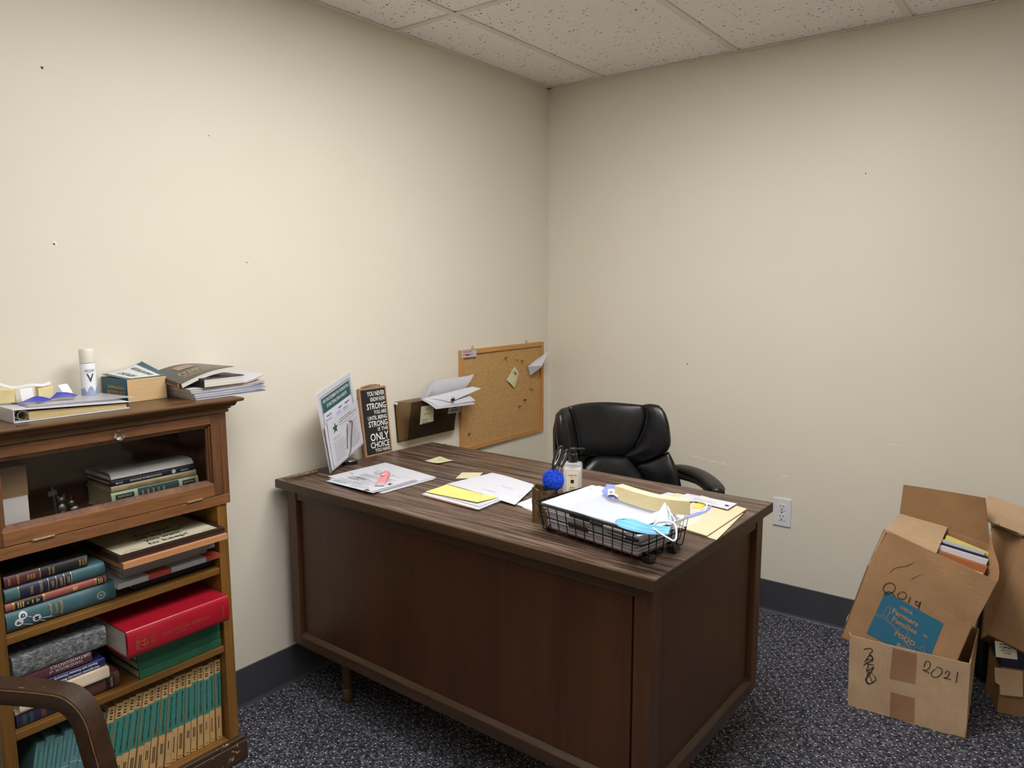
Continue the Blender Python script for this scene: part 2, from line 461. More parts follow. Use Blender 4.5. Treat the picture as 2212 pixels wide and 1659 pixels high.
for y in bars_y:
    for i in range(len(xs) - 1):
        a = xs[i] + (BW if i else 0); c = xs[i + 1] - (BW if i < len(xs) - 2 else 0)
        MB().box(a, c, y - BW, y + BW, H, H + 0.003).box(a, c, y - 0.002, y + 0.002, H + 0.003, H + 0.035).build('grid_bar', MT['tbar'], ceil)
struct(MB().box(0, 0.02, RY, 0, H - 0.0005, H + 0.0025).box(0, 0.002, RY, 0, H, H + 0.02).build('trim_1', MT['tbar']))
struct(MB().box(0, RX, -0.02, 0, H - 0.0005, H + 0.0025).box(0, RX, -0.002, 0, H, H + 0.02).build('trim_2', MT['tbar']))

# recessed ceiling lights: one over the front of the desk, an added, unseen one behind the camera evens out the wall light
def troffer(ci, cj, label, strength):
    lx0, lx1 = xs[ci] + 0.013, xs[ci + 1] - 0.013; ly1, ly0 = ys[cj] - 0.013, ys[cj + 1] + 0.013
    lt = thing('ceiling_light', label, 'light', ((lx0 + lx1) / 2, (ly0 + ly1) / 2, H), (0, 0, 0), 'ceiling light panels')
    hx, hy = (lx1 - lx0) / 2, (ly1 - ly0) / 2
    for a, b_, c, d in ((-hx, hx, -hy, -hy + 0.03), (-hx, hx, hy - 0.03, hy), (-hx, -hx + 0.03, -hy + 0.03, hy - 0.03), (hx - 0.03, hx, -hy + 0.03, hy - 0.03)):
        MB().box(a, b_, c, d, 0.001, 0.02).build('light_frame', MT['white'], lt)
    MB().box(-hx, hx, -hy, hy, 0.05, 0.06).build('housing', MT['white'], lt)
    t = NT('lit_diffuser'); em = t.node('ShaderNodeEmission'); em.inputs[0].default_value = (*LAMP_COLOR, 1); em.inputs[1].default_value = strength
    t.link(em.outputs[0], t.n['Material Output'].inputs[0])
    MB().box(-hx + 0.03, hx - 0.03, -hy + 0.03, hy - 0.03, 0.010, 0.014).build('diffuser', t.mat, lt)
troffer(*LIGHT_CELLS[0], 'recessed fluorescent light panel set in the ceiling grid over the desk', LAMP_STRENGTH)
troffer(*LIGHT_CELLS[1], 'added unseen fill light panel in the ceiling grid behind the camera', FILL_STRENGTH)

# nail holes and chips in the wall paint
def nick(wall, px, py, axis, r, mt, raised=0.0006):
    m = MB(); rnd = random.Random(px * 7 + py); p = onx(px, py, 0) if axis == 0 else ony(px, py, 0)
    k = 9; pts = []
    for i in range(k):
        a = 2 * math.pi * i / k; q = r * rnd.uniform(0.55, 1.2)
        pts.append(p + (Vector((0, -q * math.cos(a), q * math.sin(a))) if axis == 0 else Vector((q * math.cos(a), 0, q * math.sin(a)))))
    m.prism(pts, (raised, 0, 0) if axis == 0 else (0, -raised, 0)); return m.build('nail_hole', mt, wall)
MT['hole'] = plain('nail_hole_dark', rgb(84, 72, 62), 0.9)
MT['chip'] = plain('plaster_chip', rgb(240, 232, 216), 0.9)
for px, py, r in ((91, 146, 0.0035), (451, 293, 0.0022), (533, 567, 0.002), (552, 570, 0.001)): nick(wl, px, py, 0, r, MT['hole'])
nick(wl, 118, 526, 0, 0.006, MT['chip']); nick(wl, 117, 527, 0, 0.0028, MT['hole'], 0.001)
nick(wb, 1870, 376, 1, 0.005, MT['chip']); nick(wb, 1870, 375, 1, 0.0026, MT['hole'], 0.001); nick(wb, 1485, 786, 1, 0.0035, MT['hole'])
def scuff(px, py, dx, dy, w):
    m = MB(); a = ony(px, py, -0.0003); b_ = ony(px + dx, py + dy, -0.0003); c = (a + b_) / 2 + Vector((0, 0, 0.002))
    stroke(m, smooth_path([a, c, b_], 3), w, (0, -1, 0), lift=0.0003); m.build('scuff', MT['chip'], wb)
for q in ((1920, 959, 26, 5, 0.004), (1492, 984, 40, 10, 0.004), (1532, 996, 36, 6, 0.006), (1548, 1002, 30, 4, 0.004), (1690, 1029, 14, 1, 0.004), (1505, 963, 8, 2, 0.003), (1513, 992, 10, 3, 0.003)): scuff(*q)

# wall outlet
o0 = ony(1690, 1106, 0)
ot = thing('wall_outlet', 'white duplex power outlet on the back wall beside the desk', 'outlet', (o0.x, -0.0004, o0.z))
MB().box(-0.036, 0.036, -0.006, 0, -0.0585, 0.0585).build('cover_plate', MT['white'], ot, bevel=0.003)
for s in (-1, 1):
    z = s * 0.0205; r = MB(); pts = []
    for k in range(28):
        a = 2 * math.pi * k / 28; pts.append((0.0172 * math.cos(a), -0.006, z + max(-0.0135, min(0.0135, 0.0172 * math.sin(a)))))
    r.prism(pts, (0, -0.002, 0)); rc = r.build('receptacle', MT['white'], ot)
    for x, hgt in ((-0.0062, 0.0085), (0.0062, 0.0068)): MB().box(x - 0.0012, x + 0.0012, -0.0084, -0.0079, z + 0.006 - hgt / 2, z + 0.006 + hgt / 2).build('slot', MT['dark'], rc)
    g = MB(); g.prism([(0.0027 * math.cos(2 * math.pi * k / 12), -0.0079, z - 0.0075 + 0.0027 * math.sin(2 * math.pi * k / 12)) for k in range(12)], (0, -0.0005, 0)); g.build('ground_hole', MT['dark'], rc)
g = MB(); g.prism([(0.003 * math.cos(2 * math.pi * k / 12), -0.006, 0.003 * math.sin(2 * math.pi * k / 12)) for k in range(12)], (0, -0.001, 0)); g.build('screw', MT['steel'], ot)
# ------------------------------------------------------------------ desk
DO = Vector((0.0308, -1.6039, 0.0)); DT = -0.019; DW, DD, DH = 1.3591, 0.7221, 0.733
DX = Vector((math.cos(DT), math.sin(DT), 0)); DY = Vector((-math.sin(DT), math.cos(DT), 0))
def top_mat():
    t = NT('desk_laminate'); v = t.coord((0.05, 1, 1)); n1 = t.noise(v, 26, 7, 0.62, 2.4); n2 = t.noise(t.coord((0.03, 1, 1)), 170, 3, 0.6)
    f = t.math('ADD', t.math('MULTIPLY', n1, 0.65), t.math('MULTIPLY', n2, 0.35))
    c = t.ramp(f, [(0.40, rgb(50, 36, 29)), (0.49, rgb(82, 63, 52)), (0.58, rgb(118, 97, 83))])
    t.color(c); t.set(rough=0.36, spec=0.45); t.bump(n2, 0.05, 0.0005); return t.mat
MT['desktop'] = top_mat()
MT['deskedge'] = wood('desk_edge_walnut', rgb(50, 35, 21), rgb(84, 60, 38), 0, 8, 0.45)
MT['deskedge_y'] = wood('desk_edge_walnut_side', rgb(46, 33, 20), rgb(78, 57, 37), 1, 8, 0.45)
MT['deskv'] = wood('desk_walnut_upright', rgb(58, 35, 20), rgb(92, 60, 36), 2, 7, 0.42)
MT['deskp'] = wood('desk_walnut_panel', rgb(54, 30, 15), rgb(84, 49, 24), 2, 4.5, 0.4, 18, (0.3, 0.72))
desk = thing('office_desk', 'dark walnut office desk with woodgrain top pushed against the left wall', 'desk', DO, (0, 0, DT))
SO, FO = 0.02, 0.03       # overhang of the top at the sides and the front
T0 = DH - 0.0275
MB().box(0.0015, DW - 0.0015, 0.0015, DD - 0.0015, DH - 0.004, DH).build('desktop', MT['desktop'], desk)
for nm, a in (('front', (0, DW, 0, 0.02)), ('back', (0, DW, DD - 0.02, DD))): MB().box(*a, T0, DH - 0.0008).build('edge_band', MT['deskedge'], desk, bevel=0.0012)
for a in ((0, 0.02, 0.02, DD - 0.02), (DW - 0.02, DW, 0.02, DD - 0.02)): MB().box(*a, T0, DH - 0.0008).build('edge_band', MT['deskedge_y'], desk, bevel=0.0012)
MB().box(0.02, DW - 0.02, 0.02, DD - 0.02, T0 + 0.002, DH - 0.004).build('core', MT['deskp'], desk)
PW = 0.045; XL, XR, YF, YB = SO, DW - SO, FO, DD - 0.02; ZB = 0.172
for x in (XL, XR - PW):
    for y in (YF, YB - PW): MB().box(x, x + PW, y, y + PW, ZB, T0 + 0.002).build('corner_post', MT['deskv'], desk, bevel=0.002)
# front: rail under the top, recessed panel, bottom rail
MB().box(XL + PW, XR - PW, YF + 0.003, YF + 0.03, 0.668, T0 + 0.002).build('top_rail', MT['deskedge'], desk, bevel=0.002)
MB().prism([(XL + PW, YF - 0.002, ZB), (XL + PW, YF + 0.03, ZB), (XL + PW, YF + 0.03, 0.216), (XL + PW, YF + 0.012, 0.216), (XL + PW, YF - 0.002, 0.206)], (XR - XL - 2 * PW, 0, 0)).build('bottom_rail', MT['deskedge'], desk, bevel=0.002)
MB().box(XL + PW - 0.002, XR - PW - 0.012, YF + 0.014, YF + 0.026, 0.21, 0.672).build('front_panel', MT['deskp'], desk)
for x0, x1, s in ((XR - 0.03, XR, 1), (XL, XL + 0.03, -1)):
    a, b_ = (x0, x1 - 0.003) if s > 0 else (x0 + 0.003, x1)
    MB().box(a, b_, YF + PW, YB - PW, 0.668, T0 + 0.002).build('top_rail', MT['deskedge_y'], desk, bevel=0.002)
    if s > 0: pr = [(XR + 0.002, YF + PW, ZB), (XR - 0.03, YF + PW, ZB), (XR - 0.03, YF + PW, 0.216), (XR - 0.012, YF + PW, 0.216), (XR + 0.002, YF + PW, 0.206)]
    else: pr = [(XL - 0.002, YF + PW, ZB), (XL + 0.03, YF + PW, ZB), (XL + 0.03, YF + PW, 0.216), (XL + 0.012, YF + PW, 0.216), (XL - 0.002, YF + PW, 0.206)]
    MB().prism(pr, (0, YB - YF - 2 * PW, 0)).build('bottom_rail', MT['deskedge_y'], desk, bevel=0.002)
    px_ = XR - 0.026 if s > 0 else XL + 0.014
    MB().box(px_, px_ + 0.012, YF + PW - 0.002, YB - PW - 0.014, 0.21, 0.672).build('side_panel', MT['deskp'], desk)
# drawer pedestals facing the chair
for x0, x1 in ((XL + 0.03, XL + 0.40), (XR - 0.40, XR - 0.03)):
    MB().box(x0, x1, YF + 0.05, YB - 0.03, 0.19, 0.20).box(x0, x0 + 0.012, YF + 0.05, YB - 0.03, 0.20, T0).box(x1 - 0.012, x1, YF + 0.05, YB - 0.03, 0.20, T0).build('pedestal', MT['deskp'], desk)
    for k in range(3):
        z = 0.205 + k * 0.166
        d = MB().box(x0 + 0.014, x1 - 0.014, YB - 0.05, YB - 0.028, z, z + 0.158).build('drawer', MT['deskp'], desk, bevel=0.003)
        MB().box((x0 + x1) / 2 - 0.05, (x0 + x1) / 2 + 0.05, YB - 0.028, YB - 0.012, z + 0.08, z + 0.09).build('handle', MT['brass'], d, bevel=0.003)
for lx in (0.215, DW - 0.215):
    for ly in (0.095, DD - 0.095):
        lg = MB().lathe([(0.0150, 0.045), (0.024, ZB + 0.02)], 20, (lx, ly, 0)).build('leg', MT['deskv'], desk, smooth=True)
        MB().lathe([(0.0105, 0), (0.0125, 0.004), (0.013, 0.010), (0.0160, 0.011), (0.0166, 0.047), (0.0152, 0.048)], 20, (lx, ly, 0)).build('ferrule', MT['brass'], lg, smooth=True)
MB().box(XL + 0.40, XR - 0.40, YF + 0.03, YF + 0.05, 0.64, T0).build('apron', MT['deskp'], desk)

# ------------------------------------------------------------------ bookcase
MT['oak'] = wood('bookcase_honey_wood', rgb(92, 62, 24), rgb(148, 106, 52), 1, 8, 0.36, 16, wear=None)
MT['oakv'] = wood('bookcase_honey_upright', rgb(88, 58, 20), rgb(146, 104, 48), 2, 8, 0.34, 16)
MT['cherry'] = wood('bookcase_red_wood', rgb(80, 48, 28), rgb(158, 108, 66), 1, 10, 0.42, 10)
MT['cherryv'] = wood('bookcase_red_stile', rgb(80, 50, 31), rgb(136, 92, 58), 2, 10, 0.42, 10)
MT['crown'] = wood('bookcase_crown_wood', rgb(72, 47, 22), rgb(120, 84, 44), 1, 9, 0.34, 16)
MT['plinth'] = wood('bookcase_worn_plinth', rgb(46, 33, 22), rgb(76, 56, 36), 1, 9, 0.5, 8, wear=rgb(190, 158, 116), wear_amt=0.60)
MT['backp'] = wood('bookcase_back_panel', rgb(58, 38, 24), rgb(88, 60, 38), 1, 6, 0.5, 10)
BY0, BY1, BD = -2.4725, -1.9000, 0.232     # lower case
bc = thing('bookcase', 'small honey-coloured wooden bookcase with glass-fronted top section against left wall', 'bookcase')
BX = 0.012
UW = 0.0285
for y in (BY0, BY1 - UW): MB().box(BX, BD, y, y + UW, 0.074, 0.765).build('upright', MT['oakv'], bc, bevel=0.0015)
MB().box(BX, BX + 0.006, BY0 + UW, BY1 - UW, 0.074, 0.765).build('back_panel', MT['backp'], bc)
MB().box(BX + 0.006, BD - 0.003, BY0 + UW, BY1 - UW, 0.060, 0.074).build('shelf', MT['oak'], bc)
for z0, z1 in ((0.337, 0.356), (0.565, 0.583)): MB().box(BX + 0.006, BD - 0.004, BY0 + UW, BY1 - UW, z0, z1).build('shelf', MT['oak'], bc, bevel=0.002)
MB().box(BX, 0.246, -2.49, -1.883, 0.0, 0.060).box(BX, 0.243, -2.487, -1.886, 0.060, 0.0735).build('plinth', MT['plinth'], bc, bevel=0.004, seg=3)
# upper case with lift-up glass door
UY0, UY1, UD = -2.480, -1.8905, 0.236
for y in (UY0, UY1 - 0.019): MB().box(BX, UD, y, y + 0.019, 0.788, 1.0145).build('case_side', MT['cherryv'], bc, bevel=0.001)
MB().box(BX, UD + 0.001, UY0, UY1, 0.7615, 0.788).build('case_bottom', MT['cherry'], bc, bevel=0.0012)
MB().box(BX, BX + 0.006, UY0 + 0.019, UY1 - 0.019, 0.788, 1.0145).build('back_panel', MT['backp'], bc)
# door
dz0, dz1, dy0, dy1 = 0.7895, 1.0125, UY0 + 0.0195, UY1 - 0.0195
dr = MB()
dx0, dx1 = UD - 0.019, UD
door = MB().box(dx0, dx1, dy1 - 0.026, dy1, dz0, dz1).build('door', MT['cherryv'], bc, bevel=0.001)
MB().box(dx0, dx1, dy0, dy0 + 0.026, dz0, dz1).build('door_stile', MT['cherryv'], door, bevel=0.001)
gy0, gy1 = dy0 + 0.026, dy1 - 0.026; gz0, gz1 = 0.8225, 0.9865
MB().box(dx0, dx1, gy0, gy1, gz1, dz1).build('door_top_rail', MT['cherry'], door, bevel=0.001)
MB().box(dx0, dx1 + 0.001, gy0, gy1, dz0, gz0).build('door_bottom_rail', MT['cherry'], door, bevel=0.0012)
st = MB()
for k, (a, d) in enumerate(((0.005, 0.006), (0.010, 0.010))):
    st.box(dx0, dx1 - d, gy1 - a, gy1 - a + 0.005, gz0, gz1).box(dx0, dx1 - d, gy0 + a - 0.005, gy0 + a, gz0, gz1).box(dx0, dx1 - d, gy0, gy1, gz1 - a, gz1 - a + 0.005)
st.prism([(dx1 - 0.002, gy0, gz0), (dx0 + 0.004, gy0, gz0 + 0.011), (dx0 + 0.004, gy0, gz0)], (0, gy1 - gy0, 0)).build('glazing_bead', MT['cherryv'], door)
def pane_mat():
    t = NT('cabinet_glass'); out = t.n['Material Output']
    tr = t.node('ShaderNodeBsdfTransparent'); tr.inputs[0].default_value = (0.93, 0.92, 0.90, 1)
    gl = t.node('ShaderNodeBsdfGlossy'); gl.inputs['Roughness'].default_value = 0.03
    fz = t.node('ShaderNodeFresnel'); fz.inputs[0].default_value = 1.5
    mx = t.node('ShaderNodeMixShader'); ge = t.node('ShaderNodeNewGeometry'); t.link(t.math('MULTIPLY', fz.outputs[0], t.math('SUBTRACT', 1.0, ge.outputs['Backfacing'])), mx.inputs[0]); t.link(tr.outputs[0], mx.inputs[1]); t.link(gl.outputs[0], mx.inputs[2]); t.link(mx.outputs[0], out.inputs[0]); return t.mat
MT['pane'] = pane_mat()
MB().box(dx0 + 0.004, dx0 + 0.0065, gy0 + 0.002, gy1 - 0.002, gz0 - 0.002, gz1 - 0.004).build('glass_pane', MT['pane'], door)
kp = onx(259, 939, UD + 0.012)
MT['clear'] = glassy('clear_glass', (0.97, 0.96, 0.95, 1), 0.04)
kb = MB(); ring = []
for x, r in ((UD - 0.001, 0.005), (UD + 0.006, 0.005), (UD + 0.009, 0.0135), (UD + 0.017, 0.0135), (UD + 0.021, 0.009)):
    ring.append([(x, kp.y + r * math.cos(2 * math.pi * k / 8 + 0.4), kp.z + r * math.sin(2 * math.pi * k / 8 + 0.4)) for k in range(8)])
vs = [q for r in ring for q in r]; fs = [(i * 8 + k, i * 8 + (k + 1) % 8, (i + 1) * 8 + (k + 1) % 8, (i + 1) * 8 + k) for i in range(4) for k in range(8)] + [tuple(range(7, -1, -1)), tuple(range(32, 40))]
kn = kb.add(vs, fs).build('door_knob', MT['clear'], door)
MB().tube([(UD + 0.0205, kp.y, kp.z), (UD + 0.0235, kp.y, kp.z)], 0.0035, 10).build('knob_screw', MT['steel'], door, smooth=True)
for (pa, pb) in (((70, 1168), (118, 1155)), ((404, 1088), (438, 1078))):
    a = onx(*pa, UD + 0.002); b_ = onx(*pb, UD + 0.002); z = dz0 + 0.0005
    MB().tube([(UD + 0.0022, a.y, z), (UD + 0.0022, a.y * 0.5 + b_.y * 0.5, z), (UD + 0.0022, b_.y, z)], 0.0028, 8).build('hinge', MT['hinge'], door, smooth=True)
for px, py in ((466, 900), (484, 922), (484, 936), (491, 1071), (494, 1079), (320, 1110), (156, 1152)):
    p = onx(px, py, UD); g = MB(); g.prism([(UD + 0.0008, p.y + 0.0012 * math.cos(k * math.pi / 4), p.z + 0.0012 * math.sin(k * math.pi / 4)) for k in range(8)], (0.0005, 0, 0)); g.build('nail_head', MT['dark'], bc)
# crown: stacked mouldings
cz = 1.0145
cr = MB()
def crown(x, y0, y1, z0, z1, mt=0): cr.box(BX, x, y0, y1, z0, z1)
prof = [(0.242, 0.0), (0.242, 0.010), (0.247, 0.0105), (0.2485, 0.015), (0.252, 0.0155), (0.256, 0.0175), (0.2585, 0.022), (0.2605, 0.0265), (0.2645, 0.0285), (0.271, 0.0290), (0.2745, 0.0315), (0.2755, 0.0345), (0.2745, 0.0375), (0.271, 0.0390)]
e0 = 0.236
n = len(prof); vs = []
for x, z in prof:
    g = x - e0
    vs += [(x, UY1 + g * 0.85, cz + z), (x, UY0 - g * 0.85, cz + z)]
    vs += [(BX, UY1 + g * 0.85, cz + z), (BX, UY0 - g * 0.85, cz + z)]
fs = []
for i in range(n - 1):
    a, c = 4 * i, 4 * (i + 1)
    fs += [(a, c, c + 1, a + 1), (a + 2, c + 2, c, a), (a + 1, c + 1, c + 3, a + 3), (a + 3, c + 3, c + 2, a + 2)]
fs += [(0, 1, 3, 2), (4 * n - 4, 4 * n - 2, 4 * n - 1, 4 * n - 3)]
cr.add(vs, [f[::-1] for f in fs]).build('crown_moulding', MT['crown'], bc)
BTOP = cz + 0.039
# ------------------------------------------------------------------ bookcase contents
def wbuild(mb, name, mat, parent, **kw):
    """build a part whose vertices were laid out in room coordinates"""
    r = parent
    while r.parent: r = r.parent
    M = Matrix.LocRotScale(r.location, r.rotation_euler.to_quaternion(), None).inverted()
    mb.v = [tuple(M @ Vector(v)) for v in mb.v]
    return mb.build(name, mat, parent, **kw)
XV, YV, ZV = Vector((1, 0, 0)), Vector((0, 1, 0)), Vector((0, 0, 1))

def cloth(name, c, rough=0.5, var=0.1): return plain(name, c, rough, var, 40, 0.15, 900)
BK = dict(teal=cloth('teal_cloth', rgb(60, 96, 104)), navy=cloth('navy_cloth', rgb(30, 36, 62)), red=plain('red_cover', rgb(168, 26, 44), 0.3, 0.06), oxblood=cloth('oxblood_cloth', rgb(150, 84, 72)),
          black=cloth('black_cloth', rgb(28, 28, 30)), maroon=cloth('maroon_cloth', rgb(86, 34, 42)), grey=None, plum=cloth('plum_cover', rgb(86, 44, 56)), navy2=plain('navy_glossy', rgb(28, 38, 84), 0.3, 0.08),
          cream=plain('cream_cover', rgb(226, 208, 182), 0.5, 0.04), brown=cloth('brown_cloth', rgb(92, 56, 52)), green=cloth('green_cloth', rgb(44, 104, 74)), silver=plain('silver_cover', rgb(170, 172, 178), 0.35, 0.05),
          tan=cloth('tan_buckram', rgb(200, 164, 112)), tealb=plain('teal_label', rgb(62, 132, 122), 0.55, 0.08), journal=plain('journal_blue_green', rgb(92, 138, 140), 0.5, 0.12), journald=plain('journal_dark', rgb(28, 56, 64), 0.5, 0.1),
          grey2=plain('grey_board', rgb(150, 148, 146), 0.6, 0.06), rust=plain('rust_print', rgb(170, 70, 54), 0.5, 0.06), frame=wood('dark_frame_wood', rgb(44, 28, 24), rgb(66, 44, 38), 1, 8, 0.4), lightwood=wood('pale_frame_wood', rgb(176, 120, 78), rgb(214, 160, 116), 1, 10, 0.5),
          sage=cloth('sage_cloth', rgb(168, 184, 160)), khaki=cloth('khaki_cloth', rgb(176, 164, 128)), slate=cloth('slate_label', rgb(46, 70, 74)))
def worn_grey():
    t = NT('worn_grey_spine'); v = t.coord(); f = t.noise(t.coord((1, 0.5, 1)), 170, 6, 0.75, 0.3)
    t.color(t.ramp(f, [(0.38, rgb(52, 56, 60)), (0.52, rgb(104, 108, 110)), (0.7, rgb(176, 176, 172))])); t.set(rough=0.8); t.bump(f, 0.3, 0.001); return t.mat
BK['grey'] = worn_grey()

def hbook(name, label, y0, y1, z0, z1, xf, cover, depth=0.155, pages='pages', rnd=0.006, cat='book', group=None, ends=True, tilt=0.0):
    """a book lying flat, spine to the room (+x)"""
    o = thing(name, label, cat, (xf, (y0 + y1) / 2, z0), (0, 0, 0), group)
    hy = (y1 - y0) / 2; h = z1 - z0; ct = min(0.0028, h * 0.18)
    xs_ = [xf - depth]
    b = MB()
    prof = [(-depth, 0), (-rnd, 0)]
    for k in range(1, 8):
        a = -math.pi / 2 + math.pi * k / 8; prof.append((-rnd + rnd * math.cos(a), h / 2 + h / 2 * math.sin(a)))
    prof += [(-rnd, h), (-depth, h), (-depth, h - ct), (-rnd - 0.004, h - ct), (-rnd - 0.004, ct), (-depth, ct)]
    n = len(prof); v = [(x, -hy, z) for x, z in prof] + [(x, hy, z) for x, z in prof]
    fs = [(i, (i + 1) % n, n + (i + 1) % n, n + i) for i in range(n)]
    # end caps as strips so that the concave outline stays clean
    for base, fl in ((0, False), (n, True)):
        caps = [(0, 1, n - 2, n - 1), (9, 10, 11, 12)]
        caps.append(tuple([1] + list(range(2, 9)) + [9, n - 3, n - 2]) if False else (1, 2, 3, 4, 5, 6, 7, 8, 9, 12, 13))
        for c in caps:
            c = tuple(q + base for q in c); fs.append(c[::-1] if fl else c)
    b.add(v, [f[::-1] for f in fs]).build('cover', cover, o, smooth=True)
    MB().box(-depth + 0.003, -rnd - 0.0045, -hy + 0.003, hy - 0.003, ct, h - ct).build('page_block', MT[pages], o)
    o['_h'] = h; o['_x'] = rnd
    def sp(dy, dz, lift=0.0): # point on the rounded spine: dy from centre, dz 0..h
        q = max(-1, min(1, (dz - h / 2) / (h / 2))); return Vector((-rnd + rnd * math.sqrt(max(0, 1 - q * q)) + 0.0004 + lift, dy, dz))
    o_sp = sp
    return o, sp, hy, h
def band(o, sp, a, b_, mat, h, z0=0.04, z1=0.96, lift=0.0, name='label_band'):
    MB().grid(lambda u, v: sp(a + (b_ - a) * u, h * (z0 + (z1 - z0) * v), lift), 1, 12).build(name, mat, o, smooth=True)
def stext(o, sp, s, dy, dz, hh, mat, h, width=None, flip=False, vertical=False, bold=0.01, name='lettering', shear=0.0):
    """lettering on a spine; vertical = reads down the stack (across the spine)"""
    b = MB(); k = -1 if flip else 1
    if vertical: fn = lambda x, y: sp(dy - y + 0.004, dz + x, 0.0005)
    else: fn = lambda x, y: sp(dy + k * x, dz + k * y, 0.0005)
    put_text(b, s, None, None, None, hh, width, 'C', bold, shear, fn=fn)
    return b.build(name, mat, o)

# shelf A, left pile (upwards)
o, sp, hy, h = hbook('textbook', 'thick teal book with white circle emblem, bottom of the upper left pile', -2.4365, -2.200, 0.5835, 0.632, 0.216, BK['teal'], rnd=0.014)
def disc(o, sp, dy, dz, r, mat, name='emblem', lift=0.0003):
    b = MB(); n = 20; b.add([sp(dy + r * math.cos(2 * math.pi * k / n), dz + r * math.sin(2 * math.pi * k / n), lift) for k in range(n)], [tuple(range(n))]); return b.build(name, mat, o)
c0 = -hy
MT['offwhite'] = plain('off_white_print', rgb(212, 214, 216), 0.5, 0.03)
for s, dy, dz in (('P', 0.024, 0.021), ('D', 0.033, 0.0345), ('M', 0.060, 0.0185)):
    d = disc(o, sp, c0 + dy, dz, 0.0088, MT['offwhite']); b = MB(); put_text(b, s, None, None, None, 0.0085, None, 'C', 0.03, fn=lambda x, y, dy=dy, dz=dz: sp(c0 + dy - y + 0.0042, dz + x, 0.0009)); b.build('lettering', BK['navy2'], d)
b = MB()
for pa, pb in (((0.041, 0.030), (0.053, 0.023)), ((0.031, 0.015), (0.052, 0.006)), ((0.068, 0.016), (0.092, 0.011)), ((0.066, 0.012), (0.078, 0.004))):
    q = [sp(c0 + pa[0] + (pb[0] - pa[0]) * t, pa[1] + (pb[1] - pa[1]) * t) for t in (0, .33, .66, 1)]; stroke(b, q, 0.0011, (1, 0, 0), lift=0.0012)
b.build('emblem_line', MT['offwhite'], o)
for s, dy in (('Practical', 0.091), ('Dental', 0.103), ('Monographs', 0.114)): stext(o, sp, s, c0 + dy - 0.003, 0.026, 0.0055, MT['gold'], h, vertical=True, width=0.030 if s != 'Dental' else 0.022)
b = MB(); cc = c0 + 0.201
for r in (0.0095, 0.0070): 
    q = [sp(cc + r * math.cos(2 * math.pi * k / 28), 0.024 + r * math.sin(2 * math.pi * k / 28)) for k in range(29)]; stroke(b, q, 0.0009, (1, 0, 0), lift=0.001)
put_text(b, 'W', None, None, None, 0.0048, None, 'C', 0.02, fn=lambda x, y: sp(cc + x, 0.0215 + y, 0.001)); b.build('emblem', MT['silver'], o)

o, sp, hy, h = hbook('textbook', 'thin oxblood book with black and gold title bands, upper left pile', -2.435, -2.218, 0.6322, 0.6515, 0.212, BK['oxblood'], rnd=0.006)
for a, c in ((-hy + 0.016, -hy + 0.075), (hy - 0.025, hy - 0.006)): band(o, sp, a, c, BK['black'], h)
b = MB()
for dy in (0.0145, 0.017, 0.076, 0.0785, 0.190, 0.1925): b.grid(lambda u, v, dy=dy: sp(-hy + dy + 0.0014 * u, h * (0.06 + 0.88 * v), 0.0003), 1, 8)
for dy, l in ((0.024, 3), (0.029, 3), (0.034, 3), (0.043, 1), (0.053, 2), (0.062, 2), (0.066, 1), (0.197, 3), (0.201, 3), (0.205, 3)):
    b.grid(lambda u, v, dy=dy, l=l: sp(-hy + dy + 0.0026 * u, h * (0.5 - 0.11 * l + 0.22 * l * v), 0.0005), 1, 6)
b.build('gilt_lines', MT['gold'], o)
b = MB(); gp = [(0.0, 0.010), (0.004, 0.016), (0.007, 0.012), (0.011, 0.0155), (0.0135, 0.0115), (0.010, 0.008), (0.0115, 0.004), (0.007, 0.0065), (0.004, 0.003), (0.004, 0.0075)]
b.add([sp(-hy + 0.138 + x, z, 0.0006) for x, z in gp], [tuple(range(len(gp)))]); b.build('gilt_emblem', MT['gold'], o)

o, sp, hy, h = hbook('textbook', 'teal book with a navy title band titled clinical orthodontics, upper left pile', -2.434, -2.220, 0.6517, 0.6862, 0.213, BK['teal'], rnd=0.011)
band(o, sp, -hy + 0.028, -hy + 0.137, BK['navy'], h)
b = MB()
for dy in (0.0275, 0.088, 0.105, 0.122, 0.137): b.grid(lambda u, v, dy=dy: sp(-hy + dy + 0.0011 * u, h * (0.06 + 0.88 * v), 0.0003), 1, 8)
b.build('gilt_lines', MT['gold'], o)
for s, dy, w in (('CLINICAL', 0.050, 0.019), ('ORTHODONTICS', 0.070, 0.027), ('HUNTER', 0.094, 0.014), ('ALEXANDER', 0.112, 0.020), ('HINCKLEY', 0.128, 0.016)): stext(o, sp, s, -hy + dy + 0.002, h * 0.5, 0.0058, MT['gold'], h, w, vertical=True)

o, sp, hy, h = hbook('textbook', 'black and maroon book with gold lettering, topmost of the upper left pile', -2.433, -2.257, 0.6864, 0.7150, 0.212, BK['black'], rnd=0.008)
band(o, sp, -hy + 0.001, -hy + 0.073, BK['maroon'], h)
b = MB(); b.grid(lambda u, v: sp(-hy + 0.072 + 0.0012 * u, h * (0.06 + 0.88 * v), 0.0003), 1, 8); b.build('gilt_lines', MT['gold'], o)
for s, dy, w in (('YEAR BOOK', 0.008, 0.016), ('DENTISTRY', 0.026, 0.022), ('THOMAS', 0.046, 0.013), ('CLARK', 0.052, 0.012), ('KEYES', 0.058, 0.011), ('1964-1965', 0.090, 0.018), ('SERIES', 0.098, 0.016), ('YEAR BOOK', 0.156, 0.016), ('MEDICAL', 0.163, 0.014), ('PUBLISHERS', 0.169, 0.018)): stext(o, sp, s, -hy + dy, h * 0.5, 0.0042, MT['gold'] if dy < 0.06 or dy > 0.08 else MT['silver'], h, w, vertical=True)

